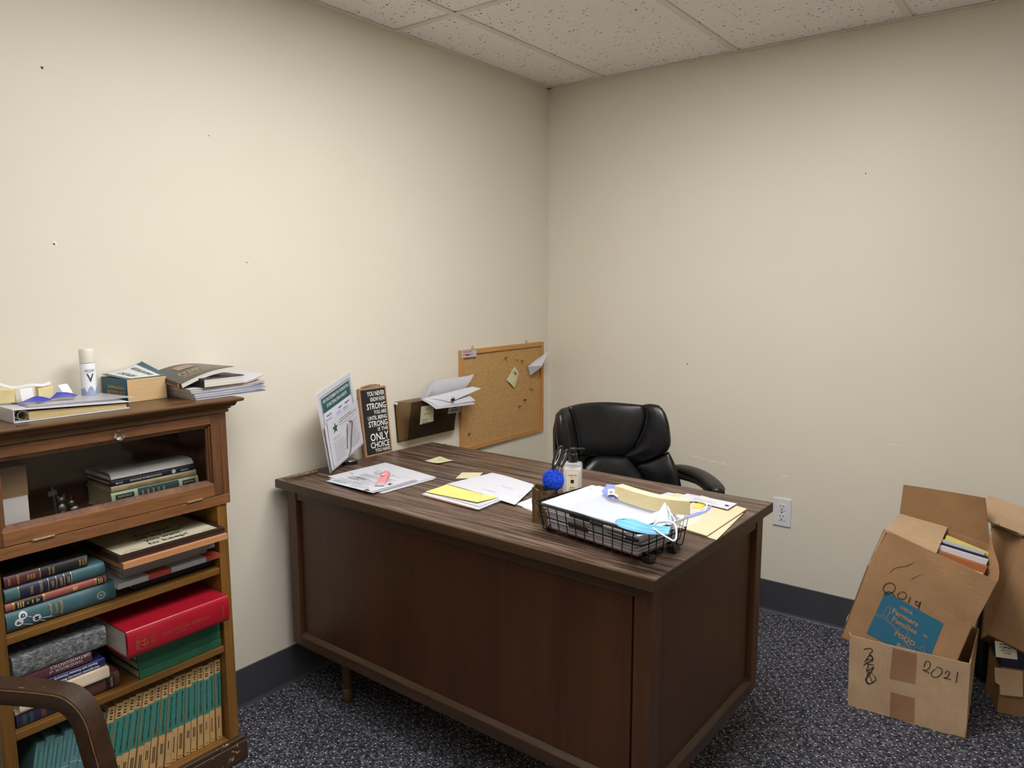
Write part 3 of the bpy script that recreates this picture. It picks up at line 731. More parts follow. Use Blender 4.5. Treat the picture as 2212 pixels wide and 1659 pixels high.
# shelf A, right pile (upwards)
o, sp, hy, h = hbook('binder', 'black hard-cover binder at the bottom of the upper right pile', -2.150, -1.932, 0.5835, 0.614, 0.200, BK['black'], rnd=0.003, cat='binder')
def mag(name, label, y0, y1, z0, z1, xf, mt, depth=0.17, cat='magazine', bands=(), rot=0.0, group=None):
    o = thing(name, label, cat, (xf, (y0 + y1) / 2, z0), (0, 0, rot), group); hy = (y1 - y0) / 2; h = z1 - z0
    MB().box(-depth, 0, -hy, hy, h * 0.86, h).box(-depth, -0.001, -hy, hy, 0, h * 0.14).box(-0.0012, 0, -hy, hy, h * 0.14, h * 0.86).build('cover', mt, o)
    MB().box(-depth + 0.001, -0.0013, -hy + 0.001, hy - 0.001, h * 0.14, h * 0.86).build('page_block', MT['pages_w'], o)
    for a, c, mm in bands: MB().box(-depth * 0.5, 0.0004, -hy + a, -hy + c, -0.0003 + h * 0.1, h + 0.0004).build('printed_band', mm, o)
    return o
mag('magazine', 'silver-grey glossy magazine with a rust band in upper right pile', -2.203, -1.932, 0.6145, 0.6285, 0.236, BK['silver'], bands=((0.075, 0.135, BK['rust']), (0.232, 0.27, BK['rust'])))
def spiral(label, y0, y1, z0, z1, xf, mt):
    o = mag('spiral_notebook', label, y0, y1, z0, z1, xf, mt, 0.16, 'notebook'); h = z1 - z0; hy = (y1 - y0) / 2
    for k in range(16):
        x = -0.155 + k * 0.0098
        MB().tube([(x, -hy - 0.001 + 0.004 * math.sin(a), h / 2 - (h / 2 + 0.001) * math.cos(a)) if False else (x, -hy + 0.002 - 0.004 * math.sin(a), h / 2 - (h / 2 + 0.0006) * math.cos(a)) for a in [math.pi * q / 6 for q in range(7)]], 0.0005, 5).build('wire_coil', MT['steel'], o)
    return o
spiral('rust-edged spiral notebook under the grey one in upper right pile', -2.180, -1.950, 0.6287, 0.6405, 0.206, BK['grey2'])
spiral('grey spiral notebook beneath the wooden frame in upper right pile', -2.181, -1.932, 0.6407, 0.6560, 0.216, BK['grey2'])
mag('magazine', 'dark folder beneath the pale wooden frame in upper right pile', -2.183, -1.935, 0.6562, 0.6765, 0.205, BK['grey2'])
# frames lying flat and sticking out past the shelf front
def flatframe(label, y0, y1, z0, z1, xf, depth, mt, wdt, inner, rot=0.0):
    o = thing('picture_frame', label, 'picture frame', (xf, (y0 + y1) / 2, z0), (0, 0, rot)); hy = (y1 - y0) / 2; h = z1 - z0
    for a in ((-wdt, 0, -hy, hy), (-depth, -depth + wdt, -hy, hy), (-depth + wdt, -wdt, -hy, -hy + wdt), (-depth + wdt, -wdt, hy - wdt, hy)): MB().box(*a, 0, h).build('frame_side', mt, o, bevel=0.001)
    pic = MB().box(-depth + wdt, -wdt, -hy + wdt, hy - wdt, 0.001, h - 0.003).build('picture', inner, o)
    return o, pic, hy, h
o, pic, hy, h = flatframe('pale wooden frame edge under the dark picture frame, sticking out of the shelf', -2.207, -1.931, 0.6770, 0.6925, 0.280, 0.20, BK['lightwood'], 0.016, MT['ivory'])
MT['aged'] = plain('framed_print', rgb(206, 200, 172), 0.5, 0.03)
o, pic, hy, h = flatframe('dark picture frame with a handwritten motto lying on the upper right pile', -2.213, -1.932, 0.6928, 0.7085, 0.270, 0.215, BK['frame'], 0.011, MT['aged'])
b = MB()
for s, x, w, hh in (('to keep!', -0.034, 0.105, 0.017), ('you want', -0.062, 0.095, 0.017), ('just the ones', -0.090, 0.120, 0.016), ('Your teeth', -0.118, 0.10, 0.016)): put_text(b, s, (x, 0.005, h - 0.0028), YV, -XV, hh, w, 'C', 0.012)
b.build('lettering', MT['inkdark'], pic)
b = MB()
for sy in (-0.10, 0.105):
    for k in range(5):
        p = Vector((-0.022 - 0.004 * (k % 2), sy + (k - 2) * 0.008, h - 0.0028)); stroke(b, [p, p + Vector((-0.008, 0.004, 0)), p + Vector((-0.002, 0.009, 0))], 0.001, ZV)
b.build('sketch', MT['ink'], pic)

# shelf B, left pile
o, sp, hy, h = hbook('textbook', 'worn grey cloth book on top of the middle left pile', -2.4335, -2.231, 0.476, 0.525, 0.216, BK['grey'], rnd=0.004)
o, sp, hy, h = hbook('textbook', 'plum handbook of orthodontics lying upside down in the middle left pile', -2.432, -2.2655, 0.446, 0.4758, 0.212, BK['plum'], rnd=0.004)
for s, dz, w, dy in (('ORTHODONTICS', 0.0085, 0.088, 0.035), ('HANDBOOK of', 0.0185, 0.072, 0.024)): stext(o, sp, s, dy, h + 0.0055 - dz, 0.0072, MT['silver'], h, w, flip=True, bold=0.0)
o, sp, hy, h = hbook('directory', 'navy alumni directory with upside-down lettering in the middle left pile', -2.43, -2.237, 0.425, 0.4458, 0.214, BK['navy2'], rnd=0.002, pages='pages_w')
stext(o, sp, 'Alumni and Alumnae Directory', 0.03, h * 0.86, 0.0058, MT['offwhite'], h, 0.098, flip=True, bold=0.015); stext(o, sp, 'Georgetown University Medical Center', 0.022, h * 0.40, 0.0058, MT['offwhite'], h, 0.120, flip=True, bold=0.015)
o = mag('paperback', 'cream paperback with frayed page edges in the middle left pile', -2.43, -2.2335, 0.399, 0.4248, 0.224, BK['cream'], 0.16, 'book')
o, sp, hy, h = hbook('textbook', 'brown cloth book with black label at the right of the middle left pile', -2.33, -2.206, 0.3565, 0.3988, 0.214, BK['brown'], rnd=0.01)
band(o, sp, hy - 0.034, hy - 0.012, BK['black'], h); stext(o, sp, 'DENTAL', hy - 0.021, h * 0.5, 0.006, MT['gold'], h, 0.026, vertical=True)
o, sp, hy, h = hbook('textbook', 'navy cloth book with tan labels at left end of middle shelf', -2.435, -2.335, 0.3565, 0.389, 0.214, BK['navy'], rnd=0.006)
for a, c, mm in ((0.012, 0.02, BK['slate']), (0.027, 0.034, BK['slate']), (0.05, 0.061, BK['brown'])): band(o, sp, -hy + a, -hy + c, mm, h)
o = mag('paperback', 'cream booklet lying on the navy book behind the chair arm', -2.436, -2.34, 0.3892, 0.3986, 0.212, BK['cream'], 0.14, 'book')
# shelf B, right pile: green volumes under the big red reference book
for k, (z0, z1, dy) in enumerate(((0.3565, 0.3795, 0.0), (0.3797, 0.4020, 0.002), (0.4022, 0.4255, 0.004), (0.4257, 0.4445, 0.003))):
    w = ['lowest', 'second from the bottom', 'third from the bottom', 'uppermost'][k]
    o, sp, hy, h = hbook('bound_volume', 'plain green bound volume under the red book, %s of four' % w, -2.161 - dy, -1.9345 - dy * 0.4, z0, z1, 0.224, BK['green'], depth=0.17, rnd=0.0015, group='green volumes under the red reference book')
o, sp, hy, h = hbook('reference_book', 'large red physicians desk reference book sticking out of the middle shelf', -2.2065, -1.9325, 0.4447, 0.5145, 0.272, BK['red'], depth=0.215, rnd=0.007, pages='pages_w')
MT['gilt'] = plain('dull_gilt', rgb(178, 104, 72), 0.35, 0.1, metal=0.3); stext(o, sp, "PHYSICIANS' DESK REFERENCE", 0.012, h * 0.42, 0.0080, MT['gilt'], h, 0.128, bold=-0.008); stext(o, sp, 'POISON', -0.002, h * 0.30, 0.004, MT['gilt'], h, 0.026)
b = MB()
x0, x1, z0, z1 = -hy + 0.020, -hy + 0.068, h * 0.22, h * 0.68
for pa, pb in (((x0, z0), (x1, z0)), ((x1, z0), (x1, z1)), ((x1, z1), (x0, z1)), ((x0, z1), (x0, z0))): stroke(b, [sp(*pa), sp((pa[0] + pb[0]) / 2, (pa[1] + pb[1]) / 2), sp(*pb)], 0.0009, XV, lift=0.0006)
for s, dy, hh, w in (('PDR', 0.030, 0.010, 0.024), ('66', 0.044, 0.012, 0.020), ('EDITION', 0.051, 0.004, 0.018), ('2012', 0.064, 0.008, 0.022)): put_text(b, s, None, None, None, hh, w, 'C', 0.02, fn=lambda x, y, dy=dy: sp(-hy + dy - y, h * 0.45 + x, 0.0008))
put_text(b, 'PDR BOOKS', None, None, None, 0.005, 0.032, 'C', 0.02, fn=lambda x, y: sp(hy - 0.017 - y, h * 0.45 + x, 0.0008)); b.build('gilt_lettering', MT['gilt'], o)

# shelf C: tan and teal bound journals, leaning more and more to the left
rnd = random.Random(5)
ORD = ['first', 'second', 'third', 'fourth', 'fifth', 'sixth', 'seventh', 'eighth', 'ninth', 'tenth', 'eleventh', 'twelfth', 'thirteenth', 'fourteenth', 'fifteenth', 'sixteenth', 'seventeenth', 'eighteenth']
NV = 18; ytop = -1.9300; yb = -1.94
BK['edge'] = plain('journal_fore', rgb(70, 58, 44), 0.8)
for k in range(NV):
    w = 0.0158 + rnd.uniform(-0.0012, 0.0016); lean = math.radians(1.5 + 9.5 * min(1, k / 14)); hh = 0.236 + rnd.uniform(-0.003, 0.002)
    xf = 0.203 + rnd.uniform(-0.004, 0.004)
    o = thing('bound_journal', 'tan journal volume with teal title band, %s from the right upright on bottom shelf' % ORD[k], 'book', (xf, ytop - 0.236 * math.tan(lean) - w / math.cos(lean) / 2, 0.0745 + math.sin(lean) * w / 2), (-lean, 0, 0), 'tan and teal bound journals')
    ytop -= w / math.cos(lean) + 0.0005
    MB().box(-0.15, 0, -w / 2, w / 2, 0, hh).build('cover', BK['tan'], o, bevel=0.0012)
    t0, t1 = hh * 0.40, hh * 0.835
    lb = MB().box(-0.02, 0.0005, -w / 2 + 0.0006, w / 2 - 0.0006, t0 + rnd.uniform(-.002, .002), t1 + rnd.uniform(-.002, .002)).build('title_band', BK['tealb'], o)
    b = MB(); put_text(b, 'DENTAL CLINICS OF NORTH AMERICA', (0.0006, -0.002, (t0 + t1) / 2 + 0.001), -ZV, YV, 0.0042, (t1 - t0) * 0.86, 'C', 0.012); b.build('lettering', MT['inkdark'], lb)
    b = MB()
    for q, z in enumerate((hh * 0.955, hh * 0.925, hh * 0.888, hh * 0.862)): 
        ww = w * rnd.uniform(0.25, 0.55); b.add([(0.0004, -ww / 2, z), (0.0004, ww / 2, z), (0.0004, ww / 2, z + 0.0032), (0.0004, -ww / 2, z + 0.0032)], [(0, 1, 2, 3)])
    ln = rnd.uniform(0.02, 0.045); zc = hh * 0.30
    for q in range(rnd.choice((1, 2, 2))): b.add([(0.0004, -0.003 + q * 0.0042, zc - ln), (0.0004, -0.0008 + q * 0.0042, zc - ln), (0.0004, -0.0008 + q * 0.0042, zc), (0.0004, -0.003 + q * 0.0042, zc)], [(0, 1, 2, 3)])
    b.add([(0.0004, -w * 0.3, 0.007), (0.0004, w * 0.3, 0.007), (0.0004, w * 0.3, 0.0085), (0.0004, -w * 0.3, 0.0085)], [(0, 1, 2, 3)]); b.build('small_print', MT['inkdark'], o)['kind'] = 'stuff'
# blue-green journals to the left, leaning the same way
NJ = 8; lean = math.radians(11.5); yb = ytop - 0.236 * math.tan(lean) - 0.002
jl = ['next to the tan volumes', 'second from the tan volumes', 'third from the tan volumes', 'fourth from the tan volumes', 'fifth from the tan volumes', 'sixth from the tan volumes', 'second from the left upright', 'leftmost by the left upright']
for k in range(NJ):
    w = 0.0125 if k == 0 else 0.0195; hh = 0.226 - 0.006 * (k % 3)
    o = thing('dental_journal', 'blue-green paper journal on the bottom shelf, %s' % jl[k], 'book', (0.198, yb - w / math.cos(lean) / 2, 0.0745 + math.sin(lean) * w / 2), (-lean, 0, 0), 'blue-green journals on the bottom shelf')
    yb -= w / math.cos(lean) + 0.0008
    MB().box(-0.15, 0, -w / 2, w / 2, 0, hh).build('cover', BK['journal'], o, bevel=0.0015)
    MB().box(-0.02, 0.0005, -w / 2 + 0.0003, w / 2 - 0.0003, 0, hh * 0.48).build('dark_band', BK['journald'], o)
    b = MB()
    for z in (hh * 0.485, hh * 0.60): b.add([(0.0006, -w / 2, z), (0.0006, w / 2, z), (0.0006, w / 2, z + 0.0014), (0.0006, -w / 2, z + 0.0014)], [(0, 1, 2, 3)])
    put_text(b, 'DENTAL CLINICS', (0.0008, -0.003, hh * 0.27), -ZV, YV, min(0.0062, w * 0.4), hh * 0.30, 'C', 0.015); b.build('lettering', MT['offwhite'], o)
    b = MB(); put_text(b, 'Complete Dentures', (0.0006, -0.003, hh * 0.80), -ZV, YV, 0.0045, hh * 0.26, 'C'); b.build('small_print', BK['journald'], o)

# behind the glass: book pile, cartons, pewter figurine
zf = 0.789
o, sp, hy, h = hbook('textbook', 'pale green book with dark labels at the bottom of the pile behind glass', -2.172, -1.940, zf, 0.8385, 0.168, BK['sage'], depth=0.14, rnd=0.007)
band(o, sp, -hy + 0.066, hy - 0.056, BK['slate'], h); 
for a, c in ((-hy + 0.010, -hy + 0.056), (hy - 0.046, hy - 0.010)): band(o, sp, a, c, BK['black'], h, 0.62, 0.86)
stext(o, sp, 'KILPATRICK', -hy + 0.033, h * 0.70, 0.005, BK['sage'], h, 0.036); stext(o, sp, 'SAUNDERS', hy - 0.028, h * 0.70, 0.005, BK['sage'], h, 0.030)
for k, s in enumerate(('HIGH', 'SPEED', 'AND', 'ULTRA', 'SPEED')): stext(o, sp, s, -hy + 0.076 + k * 0.014, h * 0.70, 0.0042, MT['silver'], h, 0.012, vertical=True)
o, sp, hy, h = hbook('textbook', 'khaki cloth book third from the top in the pile behind glass', -2.171, -1.945, 0.8387, 0.8545, 0.166, BK['khaki'], depth=0.14, rnd=0.003)
stext(o, sp, 'SAM HARALSON - THE PERIODONTAL PATIENT', 0.0, h * 0.35, 0.0042, MT['ink'], h, 0.145)
o, sp, hy, h = hbook('textbook', 'navy book titled principles of periodontics behind cabinet glass', -2.1705, -1.950, 0.8547, 0.8690, 0.166, BK['navy'], depth=0.14, rnd=0.002)
stext(o, sp, 'McCall', -hy + 0.020, h * 0.3, 0.0050, MT['offwhite'], h, 0.017); stext(o, sp, 'PRINCIPLES OF PERIODONTICS', -hy + 0.088, h * 0.3, 0.0050, MT['offwhite'], h, 0.082, bold=0.02); stext(o, sp, 'Lippincott', hy - 0.028, h * 0.3, 0.0050, MT['offwhite'], h, 0.022)
disc(o, sp, hy - 0.058, h * 0.5, 0.0055, MT['offwhite'])
o = thing('magazine', 'silver-white magazine with a curled spine on the pile behind glass', 'magazine', (0.166, -2.060, 0.8692))
def curl(u, v):
    x = -0.146 + 0.148 * u; z = 0.010 + 0.009 * math.sin(u * 2.2); 
    if u > 0.9: z -= 0.013 * ((u - 0.9) / 0.1) ** 2
    return (x, -0.11 + 0.218 * v, z)
MB().grid(curl, 24, 3, 0.0008).build('cover', BK['silver'], o, smooth=True)
MB().box(-0.144, -0.006, -0.108, 0.106, 0, 0.009).build('page_block', MT['pages_w'], o)
MT['kraft'] = plain('kraft_small_carton', rgb(140, 116, 88), 0.75, 0.05)
def carton(label, x0, x1, y0, y1, z0, z1, mt):
    o = thing('small_carton', label, 'box', ((x0 + x1) / 2, (y0 + y1) / 2, z0)); hx, hy, h = (x1 - x0) / 2, (y1 - y0) / 2, z1 - z0
    MB().box(-hx, hx, -hy, hy, 0, h - 0.001).build('body', mt, o, bevel=0.001); MB().box(-hx - 0.0005, hx + 0.0005, -hy, hy, h - 0.001, h).build('lid_flap', mt, o); return o
carton('small white carton under the brown one behind the cabinet glass', 0.09, 0.172, -2.452, -2.357, zf, 0.878, MT['white'])
carton('small brown carton on top of the white one behind glass', 0.085, 0.168, -2.452, -2.354, 0.8782, 0.949, MT['kraft'])
# pewter figurine: signpost with two little birds
MT['pewter'] = metal('pewter', rgb(126, 124, 122), 0.42)
f0 = Vector((0.125, -2.262, zf)); o = thing('pewter_figurine', 'small pewter figurine of a signpost with two birds behind glass', 'figurine', f0)
MB().lathe([(0.033, 0), (0.034, 0.003), (0.030, 0.007), (0.012, 0.009)], 20).build('base', MT['pewter'], o, smooth=True)
MB().tube([(0.004, -0.022, 0.004), (0.004, -0.026, 0.06), (0.004, -0.028, 0.086)], [0.003, 0.0026, 0.0022], 8).build('signpost', MT['pewter'], o, smooth=True)
MB().obox((0.005, -0.038, 0.064), (0.002, 0, 0), (0, 0.019, 0.003), (0, -0.001, 0.012)).build('sign_board', MT['pewter'], o, bevel=0.0006)
b = MB().sphere((0, -0.010, 0.028), 0.0125, 14, 10, (0.9, 0.95, 1.25)).sphere((0.002, -0.011, 0.050), 0.0095, 14, 10)
for s in (-1, 1): b.tube([(0.004, -0.011 + s * 0.006, 0.056), (0.004, -0.011 + s * 0.008, 0.064)], [0.0028, 0.0006], 6).tube([(0, -0.010 + s * 0.005, 0.006), (0, -0.010 + s * 0.005, 0.018)], 0.0028, 6).sphere((0.010, -0.011 + s * 0.0038, 0.052), 0.0028, 8, 6)
b.build('tall_bird', MT['pewter'], o, smooth=True)
b = MB().sphere((0, 0.018, 0.020), 0.012, 14, 10, (0.9, 1.2, 0.9)).sphere((0.003, 0.011, 0.038), 0.0085, 14, 10).tube([(0.003, 0.011, 0.046), (0.003, 0.013, 0.052), (0.003, 0.010, 0.058)], [0.002, 0.001, 0.0006], 6).tube([(0.009, 0.008, 0.038), (0.014, 0.005, 0.037)], [0.0024, 0.0006], 6).tube([(0, 0.026, 0.022), (0, 0.038, 0.016)], [0.007, 0.003], 8)
b.build('small_bird', MT['pewter'], o, smooth=True)
# ------------------------------------------------------------------ flat papers
def place(mb, name, mat, label, cat, group=None, **kw):
    """top-level mesh with its origin at the middle of its underside"""
    n = len(mb.v); c = Vector((sum(v[0] for v in mb.v) / n, sum(v[1] for v in mb.v) / n, min(v[2] for v in mb.v)))
    mb.v = [tuple(Vector(v) - c) for v in mb.v]
    o = mb.build(name, mat, None, **kw); o.location = c
    return tag(o, label, cat, group)
def bil(q, lift=None):
    a, b_, c, d = [Vector(p) for p in q]
    def fn(u, v):
        p = a * (1 - u) * (1 - v) + b_ * u * (1 - v) + c * u * v + d * (1 - u) * v
        return p + (Vector(lift(u, v)) if lift else Vector())
    return fn
def paper(name, label, cat, q, mat, th=0.0006, lift=None, group=None, n=6):
    """q: corners going anticlockwise seen from the printed side"""
    return place(MB().grid(bil(q, lift), n, n, th), name, mat, label, cat, group, smooth=True)
def desk_q(ps, z): return [onz(px, py, z) for px, py in ps]
def prt(o, q, items, lift=0.0006):
    """small print on a sheet: items = (u0, v0, width_u, rows, pitch, thickness, material)"""
    a, b_, c, d = [Vector(p) for p in q]; ru = (b_ - a); rv = (d - a)
    for k, (u, v, w, rows, pitch, th, mt) in enumerate(items):
        m = MB(); dashes(m, a + ru * u + rv * v, ru, rv, ru.length * w, rows, pitch, th, seed=k * 13 + int(u * 100), lift=lift); wbuild(m, 'print', mt, o)
ZD = DH + 0.0003
MT['teal_ink'] = plain('teal_ink', rgb(120, 190, 190), 0.7); MT['hatch'] = plain('grey_print_block', rgb(150, 150, 158), 0.7)
# left pile of letter sheets on the desk (a: nearest edge runs left->right; corners anticlockwise from the left)
def cc(ps): return ps
q = desk_q([(712, 1031), (830, 1064), (943, 1032), (836, 1001)], ZD + 0.0008); paper('paper_sheet', 'white letter sheet at the bottom of the pile under the pink tube', 'paper', q, MT['paper'])
q = desk_q([(710, 1034), (826, 1066), (938, 1035), (832, 1003)], ZD + 0.0018); paper('paper_sheet', 'white letter sheet second from the bottom of the pile under the pink tube', 'paper', q, MT['paper2'])
q = desk_q([(708, 1029), (822, 1062), (941, 1030), (833, 999)], ZD + 0.0029)
o = paper('paper_sheet', 'broad white sheet with faint handwriting under the printed form by memo holder', 'paper', q, MT['paper'])
prt(o, q, [(0.08, 0.30, 0.1, 1, 0.01, 0.003, MT['ink']), (0.2, 0.55, 0.25, 3, 0.010, 0.0015, MT['ink']), (0.62, 0.45, 0.25, 1, 0.008, 0.001, MT['ink'])])
q = desk_q([(713, 1040), (805, 1066), (903, 1038), (812, 1013)], ZD + 0.0044)
o = paper('printed_form', 'printed white form second from the top of the pile under pink tube', 'paper', q, MT['paper2'], lift=lambda u, v: (0, 0, 0.0014 * u * u))
q = desk_q([(705, 1039), (799, 1064), (896, 1037), (803, 1013)], ZD + 0.0062)
o = paper('printed_form', 'topmost printed form with black bars, lying under the pink tube', 'paper', q, MT['paper'], lift=lambda u, v: (0, 0, 0.0016 * u * u))
prt(o, q, [(0.06, 0.10, 0.34, 2, 0.007, 0.0034, MT['teal_ink']), (0.08, 0.24, 0.75, 4, 0.008, 0.0015, MT['ink']), (0.1, 0.46, 0.8, 3, 0.008, 0.0015, MT['ink']), (0.15, 0.70, 0.75, 4, 0.008, 0.0015, MT['ink']), (0.2, 0.92, 0.7, 3, 0.008, 0.0015, MT['ink']), (0.5, 0.1, 0.4, 3, 0.006, 0.0012, MT['ink']), (0.12, 0.34, 0.5, 1, 0.01, 0.0036, MT['inkdark']), (0.2, 0.5, 0.28, 5, 0.004, 0.0026, MT['hatch']), (0.42, 0.33, 0.45, 5, 0.006, 0.001, MT['ink']), (0.18, 0.62, 0.3, 1, 0.01, 0.0022, MT['teal_ink']), (0.3, 0.78, 0.5, 1, 0.01, 0.0026, MT['inkdark']), (0.34, 0.9, 0.3, 4, 0.004, 0.0026, MT['hatch']), (0.62, 0.7, 0.3, 4, 0.006, 0.0010, MT['ink']), (0.86, 0.06, 0.1, 4, 0.0035, 0.003, MT['inkdark']), (0.9, 0.52, 0.08, 4, 0.0035, 0.003, MT['inkdark'])], lift=0.0026)
# pink tube: round cap end, flat crimped end
MT['pink'] = plain('pink_tube', rgb(240, 140, 146), 0.35, 0.05); MT['tubegrey'] = plain('tube_grey', rgb(176, 180, 188), 0.3, 0.05)
zt = ZD + 0.0095; pa = onz(837, 1027, zt); pb = onz(819.5, 1049.5, zt)
t0 = (pa - pb).normalized(); s0 = ZV.cross(t0).normalized(); L = (pa - pb).length
tb = thing('hand_cream_tube', 'small pink squeeze tube lying on the printed forms', 'tube', (pb + pa) / 2 - Vector((0, 0, 0.0005)), (0, 0, math.atan2(t0.y, t0.x)))
def tub(f0, f1, n=8):
    m = MB(); rings = []
    for i in range(n + 1):
        f = f0 + (f1 - f0) * i / n; x = -L / 2 + L * f
        w = 0.0145 - 0.004 * f if f < 0.93 else 0.0108 * math.sqrt(max(0.02, 1 - ((f - 0.93) / 0.075) ** 2)); h = 0.0012 + 0.0085 * min(1, f * 1.6) * (1 if f < 0.93 else math.sqrt(max(0.02, 1 - ((f - 0.93) / 0.075) ** 2)))
        rings.append([(x, w * math.cos(a), h + h * math.sin(a) - 0.0) for a in [2 * math.pi * k / 16 for k in range(16)]])
    v = [p for r in rings for p in r]
    m.add(v, [(i * 16 + k, (i + 1) * 16 + k, (i + 1) * 16 + (k + 1) % 16, i * 16 + (k + 1) % 16) for i in range(n) for k in range(16)] + [tuple(range(16)), tuple(n * 16 + k for k in range(15, -1, -1))]); return m
tub(0, 0.14, 3).build('crimped_end', MT['tubegrey'], tb, smooth=True); tub(0.14, 0.90, 10).build('tube_body', MT['pink'], tb, smooth=True); tub(0.90, 1.0, 5).build('cap', MT['tubegrey'], tb, smooth=True)
m = MB()
for xx, w in ((0.010, 0.013), (0.0, 0.015), (-0.008, 0.007)): m.add([(xx - 0.003, -w / 2, 0.0199), (xx - 0.003, w / 2, 0.0199), (xx + 0.003, w / 2, 0.0199), (xx + 0.003, -w / 2, 0.0199)], [(0, 3, 2, 1)])
m.build('print', MT['offwhite'], tb)

# sticky notes on the desk
q = desk_q([(917.5, 996), (946.5, 1003), (979, 996.5), (950.6, 985.5)], ZD + 0.0006)
o = paper('sticky_note', 'pale yellow sticky note alone near the back of the desk', 'sticky note', q, MT['ytint'], 0.0003, lift=lambda u, v: (0, 0, 0.008 * max(0, u - .35) ** 2 + 0.004 * max(0, 0.5 - v) ** 2)); prt(o, q, [(0.35, 0.6, 0.35, 1, 0.01, 0.002, MT['ink']), (0.5, 0.4, 0.3, 1, 0.01, 0.002, MT['ink'])], 0.003)
q = desk_q([(984, 1033.5), (1030, 1034.5), (1043.5, 1022), (998, 1020.5)], ZD + 0.0006)
paper('sticky_note', 'pale yellow sticky note beside the corner of the large white envelope', 'sticky note', q, MT['ytint'], 0.0003, lift=lambda u, v: (0, 0, 0.002 * u))
# folder pile in the middle of the desk
MT['orange'] = plain('orange_folder', rgb(214, 150, 88), 0.6, 0.05); MT['yellowp'] = plain('yellow_paper', rgb(246, 230, 128), 0.7, 0.02); MT['bluecover'] = plain('pale_blue_cover', rgb(180, 196, 226), 0.5, 0.04)
qb = [(912, 1070), (1034, 1102), (1089, 1080), (966, 1047)]
paper('file_folder', 'pale blue folder at the bottom of the pile under the yellow sheet', 'folder', desk_q(qb, ZD + 0.002), MT['bluecover'], 0.0015)
paper('file_folder', 'orange folder under the white sheets below the yellow paper', 'folder', desk_q([(914, 1070), (1031, 1101), (1083, 1079), (967, 1048)], ZD + 0.004), MT['orange'], 0.0015)
paper('paper_sheet', 'white sheets lying directly on the orange folder', 'paper', desk_q([(911, 1067), (1034, 1100), (1088, 1078), (965, 1046)], ZD + 0.0062), MT['paper'], 0.0018)
q = desk_q([(921, 1062), (1036, 1095), (1083, 1076), (968, 1046)], ZD + 0.0078); paper('paper_sheet', 'white sheet just under the yellow paper', 'paper', q, MT['paper2'])
q = desk_q([(918.5, 1062), (1031, 1087), (1077, 1074), (967, 1046.5)], ZD + 0.0095)
o = paper('yellow_sheet', 'yellow sheet with pencilled notes on the folder pile', 'paper', q, MT['yellowp'], 0.0005, lift=lambda u, v: (0, 0, 0.003 * u * (1 - v))); prt(o, q, [(0.35, 0.3, 0.3, 3, 0.008, 0.0012, MT['ink']), (0.62, 0.75, 0.3, 4, 0.012, 0.0016, MT['ink'])], 0.004)
q = desk_q([(966, 1045), (1112.5, 1085), (1158, 1043), (1064, 1021)], ZD + 0.0125)
o = paper('large_envelope', 'large white envelope with two typed lines beside the pen holder', 'envelope', q, MT['paper'], 0.0012, lift=lambda u, v: (0, 0, -0.009 * max(0, u - 0.3) * (1 if v < 2 else 0) * 1.1))
prt(o, q, [(0.42, 0.18, 0.24, 1, 0.01, 0.0016, MT['inkdark']), (0.48, 0.5, 0.24, 1, 0.01, 0.0016, MT['inkdark']), (0.6, 0.93, 0.25, 1, 0.01, 0.0012, MT['ink']), (0.86, 0.35, 0.06, 3, 0.008, 0.001, MT['ink'])], -0.0)
paper('paper_sheet', 'white sheet half hidden behind the carved pen holder', 'paper', desk_q([(1114, 1089), (1160, 1105), (1200, 1085), (1150, 1075)], ZD + 0.0008), MT['paper'])
paper('paper_sheet', 'lower white sheet peeping out left of the carved pen holder', 'paper', desk_q([(1128, 1096), (1160, 1108), (1198, 1088), (1160, 1078)], ZD + 0.0002), MT['paper2'], 0.0004)
# staple strip at the back left of the desk
p = onz(930, 965.5, ZD); p2 = onz(962, 960.5, ZD); m = MB(); m.tube([p + ZV * 0.003, p + ZV * 0.001, p.lerp(p2, 0.7) + ZV * 0.001, p2 + ZV * 0.003], 0.0011, 6)
place(m, 'straightened_paper_clip', MT['chrome'], 'bent shiny wire paper clip at the back left of the desk', 'paper clip')
# gilt patterned strip on the front left corner
ga = onz(611, 1034.5, ZD + 0.006); gb = onz(690, 1017, ZD + 0.006); gd = (gb - ga); gl = gd.length; gt = thing('letter_opener', 'narrow gilt patterned strip with pointed ends on the front left desk corner', 'ornament', (ga + gb) / 2 - ZV * 0.006, (0, 0, math.atan2(gd.y, gd.x)))
m = MB(); pr_ = [(-1, 0.05), (-0.85, 0.6), (-0.6, 0.9), (0, 1), (0.6, 0.9), (0.85, 0.6), (1, 0.05)]
up_ = [(gl / 2 * x, 0.0125 * w, 0.006) for x, w in pr_] + [(gl / 2 * x, -0.0125 * w, 0.006) for x, w in pr_[::-1]]; m.prism(up_, (0, 0, 0.0016)); body = m.build('strip', MT['gildull'], gt)
rn = random.Random(3)
for k in range(26):
    x = rn.uniform(-0.85, 0.85); y = rn.uniform(-0.7, 0.7) * 0.0105 * (1 - 0.4 * abs(x)); MB().sphere((x * gl / 2, y, 0.0078), 0.0017, 6, 4, (1.4, 1, 0.8)).build('bead', MT['gold'], body)
for s in (-1, 1): MB().lathe([(0.0012, 0), (0.0012, 0.006)], 6, (s * gl * 0.42, 0, 0)).build('foot', MT['brass'], gt)
MB().lathe([(0.0015, 0), (0.0015, 0.006)], 6, (0, -0.008, 0)).build('foot', MT['brass'], gt)

